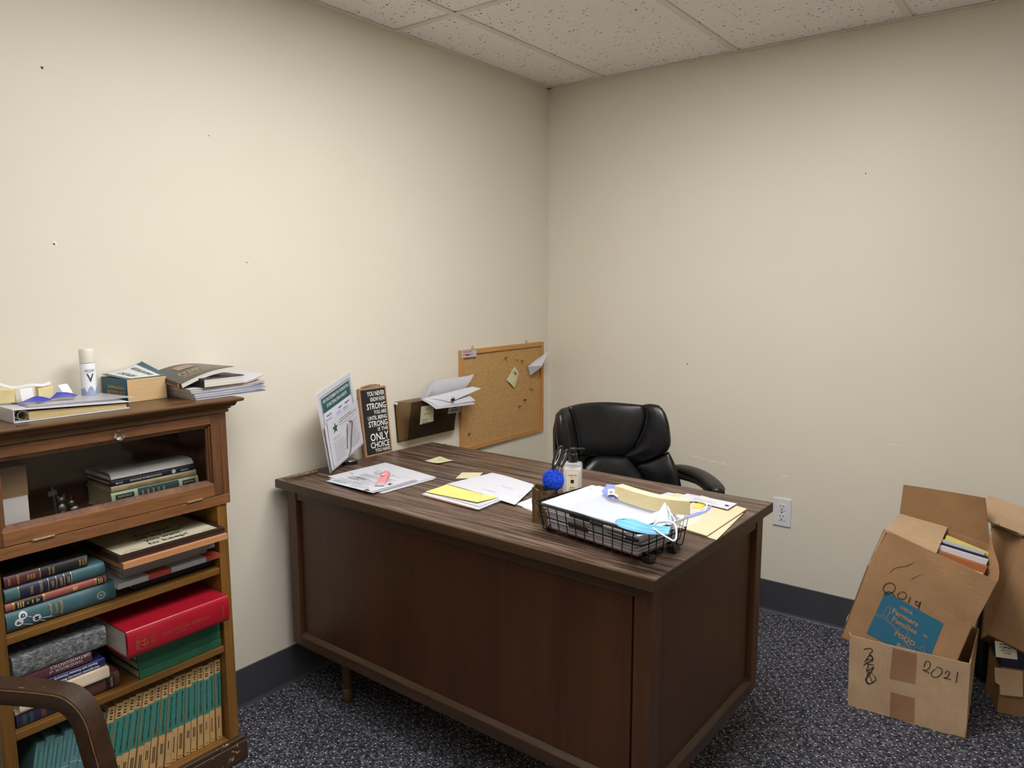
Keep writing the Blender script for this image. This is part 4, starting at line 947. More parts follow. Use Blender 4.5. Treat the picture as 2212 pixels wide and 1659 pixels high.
# ------------------------------------------------------------------ memo holder with laminated sheet and letters
mc = Vector((0.058, -1.318, DH)); mh = thing('memo_holder', 'round black memo holder with a tall wire loop beside the motto sign', 'memo holder', mc)
MB().lathe([(0.029, 0), (0.030, 0.003), (0.030, 0.011), (0.0285, 0.0125)], 32).build('base', MT['black'], mh, smooth=True); MB().lathe([(0.0284, 0.0126), (0.0275, 0.0142), (0.0, 0.0145)], 32, cap=False).build('base_plate', MT['steel'], mh, smooth=True)
P0 = onz(713, 1023, DH + 0.0004); al = math.radians(108); ph = math.radians(14)
dv = Vector((math.cos(al), math.sin(al), 0)); nv = Vector((math.sin(al), -math.cos(al), 0))   # nv points into the room
def shp(a, c, off=0.0): return P0 + dv * (math.cos(ph) * a - math.sin(ph) * c) + ZV * (math.sin(ph) * a + math.cos(ph) * c) + nv * off
# wire loop in front of and behind the papers
def wl_(px, py, off): return onp(px, py, P0 + nv * off, nv) - mc
lp = [(748, 1001, -0.002), (749, 990, 0.004), (756, 980, 0.016), (758.5, 965, 0.017), (759.5, 940, 0.017), (761, 920, 0.017), (760.5, 911, 0.017), (757, 908.5, 0.017), (752.5, 912, 0.017), (750.5, 922, 0.017), (750.5, 945, 0.017), (751, 969, 0.017)]
loop_ = smooth_path([wl_(*p) for p in lp], 5); loop_[0] = Vector((loop_[0].x, loop_[0].y, 0.012)); MB().tube(loop_, 0.0016, 8).build('wire_loop', MT['steel'], mh, smooth=True)
lp = [(752, 999, -0.003), (754, 985, -0.006), (752, 960, -0.008), (752, 925, -0.008), (757, 915, -0.008), (762, 925, -0.008), (761, 965, -0.008)]
MB().tube([Vector((p.x, p.y, max(p.z, 0.013))) for p in smooth_path([wl_(*p) for p in lp], 4)], 0.0016, 8).build('wire_loop', MT['steel'], mh, smooth=True)
def sheet3(name, label, a0, a1, c0, c1, off, mat, th=0.0006, bend=None, cat='paper'):
    f = lambda u, v: shp(a0 + (a1 - a0) * u, c0 + (c1 - c0) * v, off + (bend(u, v) if bend else 0))
    return place(MB().grid(f, 8, 8, th), name, mat, label, cat, smooth=True)
MT['laminate'] = film('laminate_film', (0.95, 0.95, 0.96, 1), 0.35, 0.2); MT['tealprint'] = plain('dark_teal_header', rgb(34, 88, 92), 0.5, 0.05); MT['lavprint'] = plain('lavender_panel', rgb(214, 214, 232), 0.6, 0.02)
o = sheet3('laminated_notice', 'laminated notice with teal header standing in the memo holder', 0, 0.222, 0, 0.285, 0.0, MT['laminate'], 0.0012, cat='notice')
def spart(o, name, a0, a1, c0, c1, off, mat): m = MB(); m.add([shp(a0, c0, off), shp(a1, c0, off), shp(a1, c1, off), shp(a0, c1, off)], [(0, 1, 2, 3)]); return wbuild(m, name, mat, o)
spart(o, 'sheet', 0.006, 0.216, 0.006, 0.279, 0.0006, MT['paper']); spart(o, 'panel', 0.026, 0.196, 0.06, 0.255, 0.0009, MT['lavprint']); spart(o, 'header', 0.024, 0.198, 0.205, 0.256, 0.0012, MT['tealprint'])
m = MB()
for s, c, w in (('NEW DRUG REGIMENS FOR THE PREVENTION', 0.238, 0.160), ('OF BACTERIAL ENDOCARDITIS', 0.218, 0.125)): put_text(m, s, shp(0.111, c, 0.0012), (shp(1, 0) - shp(0, 0)), (shp(0, 1) - shp(0, 0)), 0.011, w, 'C', 0.02)
wbuild(m, 'lettering', MT['offwhite'], o)
m = MB(); ru = shp(1, 0) - shp(0, 0); rv = shp(0, 1) - shp(0, 0)
for a, s in ((0.04, 'Situation'), (0.11, 'Agent'), (0.155, 'Regimen')): put_text(m, s, shp(a + 0.012, 0.188, 0.0010), ru, rv, 0.006, None, 'C', 0.02)
for a, c, w, r in ((0.03, 0.176, 0.05, 7), (0.095, 0.176, 0.03, 7), (0.138, 0.176, 0.055, 10)): dashes(m, shp(a, c, 0.0011), ru, rv, w, r, 0.008, 0.0017, seed=int(a * 1000), word=0.007)
wbuild(m, 'print', MT['inkdark'], o)
m = MB()
for pa_, pb_ in (((0.020, 0.05), (0.020, 0.262)), ((0.202, 0.05), (0.202, 0.262)), ((0.020, 0.262), (0.202, 0.262))): stroke(m, [shp(*pa_, 0.0009), shp(*pb_, 0.0009)], 0.0016, nv)
wbuild(m, 'border_line', MT['tealprint'], o)
# letters in front
bf = lambda k: (lambda u, v: 0.004 * k * v * v + 0.003 * math.sin(u * 3))
sheet3('letter', 'white letter directly in front of the laminated notice in memo holder', 0.010, 0.205, 0.012, 0.165, 0.0035, MT['paper2'], bend=bf(0.4))
sheet3('letter', 'white folded letter second from the front in the memo holder', 0.004, 0.196, 0.008, 0.172, 0.007, MT['paper'], bend=bf(0.7))
fb = bf(1.0); o = sheet3('letter', 'front letter with a green emblem and two text columns in memo holder', 0.016, 0.212, 0.014, 0.178, 0.0095, MT['paper'], bend=fb)
def fp(a, c): return shp(a, c, 0.0095 + fb((a - 0.016) / 0.196, (c - 0.014) / 0.164) + 0.0006)
def ftext(m, a, c, w, rows, pitch, th, seed, word=0.006, fill=(0.7, 1)):
    rn = random.Random(seed)
    for r in range(rows):
        x = 0; Lr = w * rn.uniform(*fill)
        while x < Lr:
            d = min(word * rn.uniform(.5, 1.6), Lr - x); y = c - r * pitch
            m.add([fp(a + x, y), fp(a + x + d, y), fp(a + x + d, y + th), fp(a + x, y + th)], [(0, 1, 2, 3)]); x += d + 0.0015
m = MB(); ftext(m, 0.085, 0.158, 0.10, 1, 0.01, 0.0022, 1); ftext(m, 0.080, 0.140, 0.10, 1, 0.01, 0.0014, 2)
put_text(m, 'Dental Services Advisor 2014', None, None, None, 0.006, 0.115, 'C', 0.0, fn=lambda x, y: fp(0.136 + x, 0.149 + y)); ftext(m, 0.036, 0.110, 0.055, 2, 0.006, 0.0012, 3); ftext(m, 0.034, 0.092, 0.075, 10, 0.0072, 0.0013, 4); ftext(m, 0.122, 0.122, 0.078, 16, 0.0058, 0.0013, 5, 0.004)
wbuild(m, 'print', MT['ink'], o)
MT['emgreen'] = plain('emblem_green', rgb(30, 92, 66), 0.6); st_ = []
for k in range(10): r = 0.021 if k % 2 == 0 else 0.009; st_.append(fp(0.055 + r * 0.8 * math.sin(math.pi * k / 5), 0.142 + r * math.cos(math.pi * k / 5)))
m = MB(); m.add(st_, [tuple(range(9, -1, -1))]); wbuild(m, 'emblem', MT['emgreen'], o)

# ------------------------------------------------------------------ motto sign
MT['signblack'] = plain('sign_black', rgb(28, 28, 30), 0.55, 0.1); MT['signwood'] = wood('sign_wood_edge', rgb(150, 110, 78), rgb(196, 152, 112), 2, 10, 0.6)
MT['chalk'] = plain('chalk_white', rgb(236, 236, 232), 0.6, 0.03)
sb = Vector((0.0455, -1.1625, DH + 0.0003)); sw, sh, sth = 0.1285, 0.250, 0.011
lean_ = math.asin(min(0.9, 0.030 / sh)); sg = thing('motto_sign', 'black motto sign with white slab lettering leaning on the left wall', 'sign', sb, (0, -lean_, math.radians(-1.5)))
# local: y across, z up, +x towards the room
MB().box(-sth, 0, -sw / 2, sw / 2, 0, sh).build('board', MT['signwood'], sg, bevel=0.0008)
face = MB().box(-0.001, 0.0005, -sw / 2 + 0.0065, sw / 2 - 0.0065, 0.0065, sh - 0.0065).build('face', MT['signblack'], sg)
def slab(m, s, yr, z, h, w):
    """bold text with slab feet on the strokes"""
    put_text(m, s, (0.0006, yr, z), YV, ZV, h, w, 'R', 0.016)
m = MB(); R_ = sw / 2 - 0.011
for s, z, h, w in (('YOU NEVER', 0.2190, 0.0165, 0.083), ('KNOW HOW', 0.1985, 0.0150, 0.070), ('STRONG', 0.1705, 0.0215, 0.090), ('YOU ARE', 0.1515, 0.0135, 0.060), ('UNTIL BEING', 0.1315, 0.0140, 0.090), ('STRONG', 0.1060, 0.0205, 0.090), ('IS THE', 0.0885, 0.0125, 0.049), ('ONLY', 0.0545, 0.0275, 0.088), ('CHOICE', 0.0285, 0.0215, 0.090), ('YOU HAVE', 0.0125, 0.0125, 0.072)): slab(m, s, R_, z, h, w)
m.build('lettering', MT['chalk'], face)
m = MB(); dashes(m, (0.0006, R_ - 0.03, 0.0085), YV, ZV, 0.028, 1, 0.002, 0.0012, 2, word=0.004); m.build('print', MT['ink'], face)
MT['twine'] = plain('twine', rgb(150, 118, 78), 0.9, 0.3, 200)
tw = [(-0.006, -0.044 + 0.086 * k / 40, sh + 0.003 + 0.0055 * math.sin(math.pi * k / 40)) for k in range(41)]
for ph_ in (0, 2.1, 4.2): MB().tube([(x + 0.0016 * math.cos(k * 0.8 + ph_), y, z + 0.0016 * math.sin(k * 0.8 + ph_)) for k, (x, y, z) in enumerate(tw)], 0.0016, 6).build('twine_strand', MT['twine'], sg, smooth=True)
MB().tube([(-0.006, -0.044, sh + 0.002), (-0.004, -0.050, sh + 0.008)], 0.0007, 5).tube([(-0.006, -0.044, sh + 0.002), (-0.006, -0.052, sh + 0.005)], 0.0007, 5).build('twine_end', MT['twine'], sg)

# ------------------------------------------------------------------ wall pocket with papers
def smoke(nm, TR_, k):
    t = NT(nm); out = t.n['Material Output']; tr = t.node('ShaderNodeBsdfTransparent'); tr.inputs[0].default_value = (*TR_, 1)
    t.color(t.mix(t.noise(t.coord(), 6, 2), rgb(60, 50, 40), rgb(70, 58, 46))); t.set(rough=0.12)
    mx = t.node('ShaderNodeMixShader'); mx.inputs[0].default_value = k
    t.link(tr.outputs[0], mx.inputs[1]); t.link(t.b.outputs[0], mx.inputs[2]); t.link(mx.outputs[0], out.inputs[0]); return t.mat
MT['smoke'] = smoke('smoke_acrylic', (0.90, 0.85, 0.77), 0.10); MT['smokef'] = smoke('smoke_acrylic_front', (0.52, 0.46, 0.38), 0.22)
wp = thing('wall_file_pocket', 'smoke-tinted acrylic file pocket on the left wall above the desk', 'file holder', (0.0, -0.87, 0.749))
def W2(p): return Vector(p) - Vector((0.0, -0.87, 0.749))
BL, BRr = (0.004, -1.030, 0.752), (0.004, -0.700, 0.752); TLb, TRb = (0.004, -1.042, 0.911), (0.004, -0.690, 0.911)
ct_, cb_ = onx(889.5, 870, 0.060), onx(882, 951, 0.030); rt_ = onx(1001, 869, 0.085); rb_ = onx(988, 922, 0.035)
rt_ = Vector((0.061, -0.735, ct_.z - 0.002)); rb_ = Vector((0.031, -0.735, cb_.z))
def slabq(a, b_, c, d, th):
    a, b_, c, d = map(W2, (a, b_, c, d)); n = (b_ - a).cross(d - a).normalized() * th; m = MB(); m.add([a, b_, c, d, a - n, b_ - n, c - n, d - n], [(0, 1, 2, 3), (7, 6, 5, 4), (1, 0, 4, 5), (2, 1, 5, 6), (3, 2, 6, 7), (0, 3, 7, 4)]); return m
slabq(BL, BRr, TRb, TLb, 0.002).build('back_plate', MT['smoke'], wp)
slabq(BL, cb_, ct_, TLb, 0.002).build('left_side', MT['smoke'], wp); slabq(rb_, BRr, TRb, rt_, 0.002).build('right_side', MT['smoke'], wp)
front = slabq(cb_, rb_, rt_, ct_, 0.0025).build('front_panel', MT['smokef'], wp); slabq(BL, BRr, rb_, cb_, 0.002).build('bottom_panel', MT['smoke'], wp)
MB().tube([W2(BL), W2(cb_), W2(rb_), W2(BRr)], 0.003, 6).build('bottom_lip', MT['smoke'], wp)
MB().tube([W2(TLb), W2(BL)], 0.0028, 6).build('left_lip', MT['smoke'], wp)
MB().lathe([(0.0055, 0), (0.006, 0.002), (0.0035, 0.004), (0.0035, 0.009), (0.0055, 0.011), (0.005, 0.013)], 14).build('push_pin', MT['white'], wp, smooth=True).matrix_local = Matrix.Translation(W2((0.002, -1.040, 0.905))) @ Matrix.Rotation(math.radians(90), 4, 'Y')
fn_ = (rb_ - cb_).cross(ct_ - cb_).normalized()
def onf(px, py, off): return onp(px, py, cb_ + fn_ * off, fn_)
q = [onf(907, 917.5, 0.0012), onf(936.5, 909.7, 0.0012), onf(937, 874, 0.0012), onf(910, 878.3, 0.0012)]
MT['ydull'] = plain('faded_sticky', rgb(196, 190, 156), 0.7, 0.03)
o = paper('sticky_note', 'faded yellow sticky note on the front of the file pocket', 'sticky note', q, MT['ydull'], 0.0004); prt(o, q, [(0.35, 0.75, 0.25, 1, 0.01, 0.003, MT['ink']), (0.25, 0.5, 0.55, 1, 0.01, 0.003, MT['ink']), (0.15, 0.18, 0.6, 2, 0.012, 0.004, MT['ink'])])
q = [onf(967, 894.6, 0.0012), onf(993.8, 889, 0.0012), onf(997, 868, 0.0012), onf(971, 873, 0.0012)]
MT['stickgrey'] = plain('sticker_silver', rgb(186, 186, 184), 0.4, 0.03)
o = paper('round_logo_sticker', 'silver sticker with three black letters at the right of the file pocket', 'sticker', q, MT['stickgrey'], 0.0004)
m = MB(); a_, b_, d_ = q[0], q[1], q[3]; put_text(m, 'WWF', a_.lerp(b_, 0.5) + (d_ - a_) * 0.14 + fn_ * 0.0006, b_ - a_, d_ - a_, 0.0115, 0.046, 'C', 0.02); wbuild(m, 'lettering', MT['inkdark'], o)
for u in (0.3, 0.5, 0.68):
    m = MB(); c_ = a_ + (b_ - a_) * u + (d_ - a_) * 0.60 + fn_ * 0.0007; ru = (b_ - a_).normalized(); rv = (d_ - a_).normalized(); r = 0.0055 if u == 0.5 else 0.004
    m.add([c_ + ru * r * math.cos(k * math.pi / 6) * 1.2 + rv * r * math.sin(k * math.pi / 6) for k in range(12)], [tuple(range(12))]); wbuild(m, 'emblem', MT['inkdark'], o)
# papers sticking out of the pocket
def q3(pts): return [onx(px, py, x) for px, py, x in pts]
def pocket_paper(name, label, pts, mat, lift=None, cat='paper', th=0.0008): return paper(name, label, cat, q3(pts), mat, th, lift), q3(pts)
pocket_paper('paper_sheet', 'white sheet at the back left of the papers in the file pocket', [(908, 861, 0.030), (960, 850, 0.030), (978, 818, 0.020), (928, 829, 0.020)], MT['paper2'], lambda u, v: (0.004 * math.sin(v * 3), 0, 0))
pocket_paper('paper_sheet', 'white sheet just behind the large envelope in the file pocket', [(910, 861, 0.036), (965, 852, 0.036), (985, 816, 0.028), (933, 826, 0.028)], MT['paper'], lambda u, v: (0.004 * math.sin(v * 3), 0, 0))
o, q = pocket_paper('mailing_envelope', 'white mailing envelope with torn corner sticking up from the file pocket', [(916, 863, 0.044), (1000, 843, 0.050), (1021, 810, 0.052), (938.5, 822, 0.040)], MT['paper'], lambda u, v: (0.006 * math.sin(v * 2.5) + 0.004 * u * u, 0, 0.004 * max(0, u - 0.85) * v * 8), 'envelope', 0.0015)
prt(o, q, [(0.18, 0.66, 0.22, 2, 0.008, 0.003, MT['ink']), (0.05, 0.30, 0.25, 2, 0.008, 0.0015, MT['ink'])], 0.008)
pocket_paper('paper_sheet', 'folded white sheets fanned lowest out of the file pocket', [(909, 863, 0.062), (942, 884, 0.090), (1027, 873, 0.100), (1000, 857, 0.075)], MT['paper2'], lambda u, v: (0, 0, 0.003 * math.sin(u * 3)))
pocket_paper('paper_sheet', 'white folded sheet fanned above the lowest one in the file pocket', [(910, 861, 0.060), (948, 879, 0.088), (1027, 866, 0.098), (1008, 853, 0.075)], MT['paper'], lambda u, v: (0, 0, 0.004 * math.sin(u * 3)))
o, q = pocket_paper('paper_sheet', 'clipped white sheets fanned uppermost out of the file pocket', [(914, 861, 0.058), (972, 869, 0.090), (1040, 839, 0.095), (1020, 835, 0.070)], MT['paper'], lambda u, v: (0, 0, 0.005 * math.sin(u * 3) * (1 - v)))
# binder clip on those sheets
cp = onx(978, 865, 0.096); bc_ = thing('binder_clip', 'small black binder clip on the fanned sheets in the file pocket', 'clip', cp, (math.radians(20), 0, math.radians(70)))
MB().prism([(-0.008, -0.005, 0), (-0.008, 0.005, 0), (-0.008, 0.001, 0.008), (-0.008, -0.001, 0.008)], (0.016, 0, 0)).build('clip_body', MT['black'], bc_, bevel=0.0006)
for s in (-1, 1): MB().tube([(-0.005, s * 0.001, 0.008), (-0.004, s * 0.006, 0.014), (0.004, s * 0.006, 0.014), (0.005, s * 0.001, 0.008)], 0.0007, 6).build('clip_lever', MT['blackmetal'], bc_)

# ------------------------------------------------------------------ bulletin board
def cork():
    t = NT('cork'); v = t.coord(); a = t.noise(v, 420, 4, 0.7); b_ = t.noise(v, 130, 3, 0.6)
    c = t.ramp(a, [(0.36, rgb(142, 104, 62)), (0.47, rgb(188, 148, 96)), (0.62, rgb(212, 174, 122))]); vo = t.node('ShaderNodeTexVoronoi'); vo.inputs['Scale'].default_value = 160; t.link(v, vo.inputs['Vector'])
    dk = t.math('MULTIPLY', t.math('LESS_THAN', vo.outputs['Distance'], 0.13), 0.55); c = t.mix(dk, c, rgb(92, 58, 30)); t.color(c); t.set(rough=0.9, spec=0.1); t.bump(a, 0.3, 0.001); return t.mat
MT['cork'] = cork(); MT['pine_h'] = wood('board_frame_wood', rgb(176, 124, 66), rgb(208, 156, 92), 1, 8, 0.5, 12); MT['pine_v'] = wood('board_frame_wood_v', rgb(176, 124, 66), rgb(208, 156, 92), 2, 8, 0.5, 12)
by0, by1, bz0, bz1 = -0.667, -0.058, 0.644, 1.081
bb = thing('bulletin_board', 'cork bulletin board in a pale wooden frame on the left wall by the corner', 'bulletin board', (0.0006, (by0 + by1) / 2, bz0)); hw = (by1 - by0) / 2; hb = bz1 - bz0; fw = 0.020
MB().box(0, 0.006, -hw + fw, hw - fw, fw, hb - fw).build('cork_sheet', MT['cork'], bb)
for a, mt_ in (((0, 0.014, -hw, hw, hb - fw, hb), 'pine_h'), ((0, 0.014, -hw, hw, 0, fw), 'pine_h'), ((0, 0.014, -hw, -hw + fw, fw, hb - fw), 'pine_v'), ((0, 0.014, hw - fw, hw, fw, hb - fw), 'pine_v')): MB().box(*a).build('frame_side', MT[mt_], bb, bevel=0.0015)
for px in (1021, 1137):
    p = onx(px, 748 if px < 1100 else 740, 0.006); y = p.y - (by0 + by1) / 2; MB().tube([(0.006, y + 0.006 * math.sin(2 * math.pi * k / 14), hb + 0.007 - 0.007 * math.cos(2 * math.pi * k / 14)) for k in range(14)], 0.001, 6, closed=True).build('hanging_ring', MT['steel'], bb, smooth=True)
pc = dict(red=plain('pin_red', rgb(196, 44, 30), 0.3), yellow=plain('pin_yellow', rgb(216, 172, 60), 0.3), navy=plain('pin_black', rgb(30, 32, 50), 0.3), blue=plain('pin_blue', rgb(74, 92, 168), 0.3), green=plain('pin_green', rgb(40, 116, 62), 0.3))
pin_mb = lambda: MB().lathe([(0.0042, 0), (0.0045, 0.0012), (0.0028, 0.003), (0.0024, 0.008), (0.0040, 0.0098), (0.0042, 0.0115), (0.0034, 0.0122)], 14)
def pin(px, py, c, label):
    p = onx(px, py, 0.012); t_ = thing('push_pin', label, 'push pin', (0.0072 + 0.003, p.y, p.z), (0, math.radians(82), 0), 'push pins on the cork board'); pin_mb().build('pin_head', pc[c], t_, smooth=True); MB().tube([(0, 0, 0), (0, 0, -0.005)], 0.0005, 5).build('needle', MT['chrome'], t_)
for a in ((1092, 773, 'red', 'red push pin at the upper left of the three near board top'), (1116, 775, 'yellow', 'yellow push pin near the top of the cork board'), (1127, 780, 'red', 'red push pin right of the yellow one on the cork board'), (1111, 807, 'red', 'red push pin holding the diamond-turned sticky note'), (1148, 841, 'red', 'red push pin at the right side of the cork board'), (1133, 864, 'navy', 'dark push pin low on the right of the cork board'), (1122, 877, 'blue', 'blue push pin just below the dark one on cork board'), (1013, 937, 'green', 'green push pin at the lower left of the cork board')): pin(*a)
q = [onx(1094, 821, 0.010), onx(1111, 838, 0.016), onx(1121, 807, 0.012), onx(1111, 792, 0.009)]
o = paper('sticky_note', 'yellow-green sticky note pinned as a diamond on the cork board', 'sticky note', q, MT['ytint'], 0.0004, lambda u, v: (0.003 * math.sin(u * 3), 0, 0)); prt(o, q, [(0.12, 0.75, 0.45, 2, 0.010, 0.0025, MT['ink'])], 0.004)
q = [onx(997, 773.5, 0.0166), onx(1029, 770, 0.0166), onx(1029, 755.5, 0.0166), onx(997, 757.5, 0.0166)]
o = paper('paper_label', 'torn white paper label taped on the top left of the board frame', 'label', q, MT['paper2'], 0.0004); prt(o, q, [(0.1, 0.68, 0.75, 2, 0.012, 0.006, plain('red_ink', rgb(190, 120, 112), 0.7)), (0.3, 0.24, 0.5, 1, 0.012, 0.006, MT['ink'])])
# folded card standing off the right edge of the board
q = q3([(1140, 791, 0.030), (1171, 792, 0.060), (1184, 759, 0.050), (1158, 775, 0.030)]); q = [onx(1140.5, 791.5, 0.020), onx(1171, 790, 0.062), onx(1185, 758.5, 0.062), onx(1160, 775, 0.020)]
o = paper('folded_card', 'white folded card pinned to the right edge of the cork board', 'card', q, MT['paper'], 0.0005, lambda u, v: (0, 0, -0.006 * u * (1 - v) * 0)); prt(o, q, [(0.3, 0.55, 0.45, 2, 0.007, 0.002, MT['ink'])], 0.001)
qf = [onx(1140.5, 791.5, 0.020), onx(1145, 811, 0.020), onx(1170, 793, 0.058), onx(1171, 790, 0.062)]; m = MB(); m.grid(bil(qf), 3, 3, 0.0005); wbuild(m, 'lower_fold', MT['paper2'], o)
# ------------------------------------------------------------------ pen holder, scissors, pompom pen, soap
MT['carved'] = wood('carved_brown_ceramic', rgb(58, 44, 28), rgb(120, 94, 60), 2, 26, 0.3, 5, (0.38, 0.62), 0.6)
hc = Vector((0.972, -1.432, DH + 0.0002)); ph_ = thing('pen_holder', 'brown tree-bark pen holder at the left corner of the wire basket', 'pen holder', hc, (0, 0, 0.25))
def bark(a, z, inner=False):
    sq = 0.030 / max(abs(math.cos(a)), abs(math.sin(a))) ** 0.55; r = sq - (0.004 if inner else 0) ; 
    if not inner: r += 0.0016 * math.sin(a * 9 + z * 60) + 0.0011 * math.sin(a * 17 - z * 90)
    r *= 1 + 0.06 * (z / 0.09 - 0.5) ** 2
    return (r * math.cos(a), r * math.sin(a))
m = MB(); nA = 72; zs = [0, 0.004, 0.02, 0.04, 0.06, 0.078, 0.088]; rings = []
def ztop(a): return 0.090 + 0.004 * math.sin(2 * a + 1.2) + 0.002 * math.sin(5 * a)
for z in zs: rings.append([(*bark(2 * math.pi * k / nA, z), z) for k in range(nA)])
rings.append([(*bark(2 * math.pi * k / nA, 0.09), ztop(2 * math.pi * k / nA)) for k in range(nA)]); rings.append([(*bark(2 * math.pi * k / nA, 0.09, True), ztop(2 * math.pi * k / nA)) for k in range(nA)]); rings.append([(*bark(2 * math.pi * k / nA, 0.01, True), 0.008) for k in range(nA)])
v = [p for r in rings for p in r]; N = len(rings)
m.add(v, [(i * nA + k, i * nA + (k + 1) % nA, (i + 1) * nA + (k + 1) % nA, (i + 1) * nA + k) for i in range(N - 1) for k in range(nA)] + [tuple(range(nA - 1, -1, -1)), tuple((N - 1) * nA + k for k in range(nA))]); m.build('bark_cup', MT['carved'], ph_, smooth=True)
for a in (0.3, 1.87, 3.44, 5.0):   # raised arched rib on each side
    p = []
    for k in range(13):
        f = k / 12; da = (f - 0.5) * 1.0; z = 0.012 + 0.062 * math.sin(math.pi * f) ** 0.5; x, y = bark(a + da, z); p.append((x * 1.03, y * 1.03, z))
    MB().tube(p, 0.0022, 6).build('arched_rib', MT['carved'], ph_, smooth=True)
MT['hgrip'] = plain('scissor_black', rgb(34, 34, 36), 0.4); MT['hinner'] = plain('scissor_inner', rgb(206, 200, 182), 0.5)
sc = thing('scissors', 'black and cream handled scissors standing in the pen holder', 'scissors', hc + Vector((0.004, 0.008, 0.012)))
_n = -FW.copy(); _n.z = 0; _n.normalize(); _r = Vector((RT.x, RT.y, 0)).normalized()
def scp(px, py, off=0.0): return onp(px, py, hc + Vector((0.004, 0.008, 0)) + _n * off, _n)
for k, (cx, cy, ww, hh_, tilt, off) in enumerate(((1204.5, 987, 5.5, 24, 0.36, 0.004), (1217, 991, 4.8, 20, 0.40, -0.004))):
    ring = []
    for j in range(28):
        a = 2 * math.pi * j / 28; x = ww * math.cos(a); y = hh_ * math.sin(a); ring.append(scp(cx + x * math.cos(tilt) + y * math.sin(tilt), cy + x * math.sin(tilt) - y * math.cos(tilt), off))
    m = MB(); m.tube(ring, 0.0036, 8, closed=True); g = wbuild(m, 'handle', MT['hgrip'], sc, smooth=True)
    cen = sum(ring, Vector()) / 28; m = MB(); m.tube([cen + (p - cen) * 0.72 - _n * 0.001 for p in ring], 0.0028, 8, closed=True); wbuild(m, 'handle_lining', MT['hinner'], g, smooth=True)
    lo = ring[20]; m = MB(); m.tube([scp(cx - hh_ * math.sin(tilt) * 0.95, cy + hh_ * math.cos(tilt) * 0.9, off), hc + Vector((0.002, 0.006 + off, 0.075)), hc + Vector((0, 0.004 + off, 0.014))], [0.005, 0.0034, 0.0012], 8); wbuild(m, 'blade', MT['hgrip'] if k == 0 else MT['steel'], sc, smooth=True)
# pompom pen
MT['fluff'] = plain('blue_fluff', rgb(40, 92, 226), 0.95, 0.25, 60)
pcn = onp(1195, 1037, hc + Vector((0.0, -0.004, 0)), _n); pp = thing('pompom_pen', 'pen topped with a fluffy blue pompom in the pen holder', 'pen', hc + Vector((-0.004, -0.006, 0.010)))
m = MB(); m.tube([pcn, hc + Vector((-0.002, -0.004, 0.012))], 0.0035, 8); wbuild(m, 'barrel', MT['white'], pp, smooth=True)
m = MB(); rn = random.Random(8); Rp = 0.0285
m.sphere(pcn, Rp * 0.82, 24, 16)
for k in range(5200):
    z = rn.uniform(-1, 1); a = rn.uniform(0, 2 * math.pi); s = math.sqrt(1 - z * z); d = Vector((s * math.cos(a), s * math.sin(a), z))
    t1 = d.orthogonal().normalized(); t1 = (Quaternion(d, rn.uniform(0, 6.28)) @ t1); e = (d + t1 * rn.uniform(0.1, 0.5)).normalized(); r0 = Rp * 0.74; r1 = Rp * rn.uniform(0.94, 1.10); w = 0.0006
    b_ = d.cross(t1) * w; p0 = pcn + d * r0; p1 = pcn + (d * 0.9 + e * 0.1).normalized() * (r0 + r1) * 0.52; p2 = pcn + e.lerp(d, 0.55).normalized() * r1
    m.add([p0 - b_, p0 + b_, p1 + b_, p1 - b_, p2], [(0, 1, 2, 3), (3, 2, 4)])
fl = wbuild(m, 'pompom', MT['fluff'], pp); fl['kind'] = 'stuff'
# soap bottle
sp_ = onz(1237, 1068, DH); sb_ = thing('soap_bottle', 'square clear glass soap bottle with black pump behind the wire basket', 'bottle', (sp_.x, sp_.y, DH + 0.0002), (0, 0, 0.50))
def rrect(hx, hy, r, n=5):
    o_ = []
    for cx, cy, a0 in ((hx - r, hy - r, 0), (-hx + r, hy - r, 90), (-hx + r, -hy + r, 180), (hx - r, -hy + r, 270)):
        for k in range(n + 1): a = math.radians(a0 + 90 * k / n); o_.append((cx + r * math.cos(a), cy + r * math.sin(a)))
    return o_
def loft(m, secs, cap=True):
    n = len(secs[0]); v = [p for s in secs for p in s]
    m.add(v, [(i * n + k, i * n + (k + 1) % n, (i + 1) * n + (k + 1) % n, (i + 1) * n + k) for i in range(len(secs) - 1) for k in range(n)] + ([tuple(range(n - 1, -1, -1)), tuple((len(secs) - 1) * n + k for k in range(n))] if cap else [])); return m
def rr(hx, hy, r, z): return [(x, y, z) for x, y in rrect(hx, hy, r)]
bh = 0.098
m = loft(MB(), [rr(0.026, 0.020, 0.005, 0), rr(0.028, 0.022, 0.006, 0.003), rr(0.028, 0.022, 0.006, bh - 0.008), rr(0.026, 0.020, 0.007, bh - 0.002), rr(0.022, 0.016, 0.008, bh), rr(0.013, 0.013, 0.0128, bh + 0.001), rr(0.012, 0.012, 0.0118, bh + 0.006)])
MT['soapglass'] = film('bottle_glass', (0.95, 0.95, 0.95, 1), 0.30, 0.06); MT['soapliq'] = plain('clear_gel', rgb(208, 204, 206), 0.15, 0.06, 40); MT['label'] = plain('cream_label', rgb(228, 220, 196), 0.6, 0.02)
m.build('glass_body', MT['soapglass'], sb_, smooth=True)
loft(MB(), [rr(0.0245, 0.0185, 0.005, 0.004), rr(0.0245, 0.0185, 0.005, bh - 0.018)]).build('liquid', MT['soapliq'], sb_, smooth=True)
lb = MB().box(-0.018, 0.018, -0.0226, -0.0222, 0.010, bh - 0.022).build('label', MT['label'], sb_)
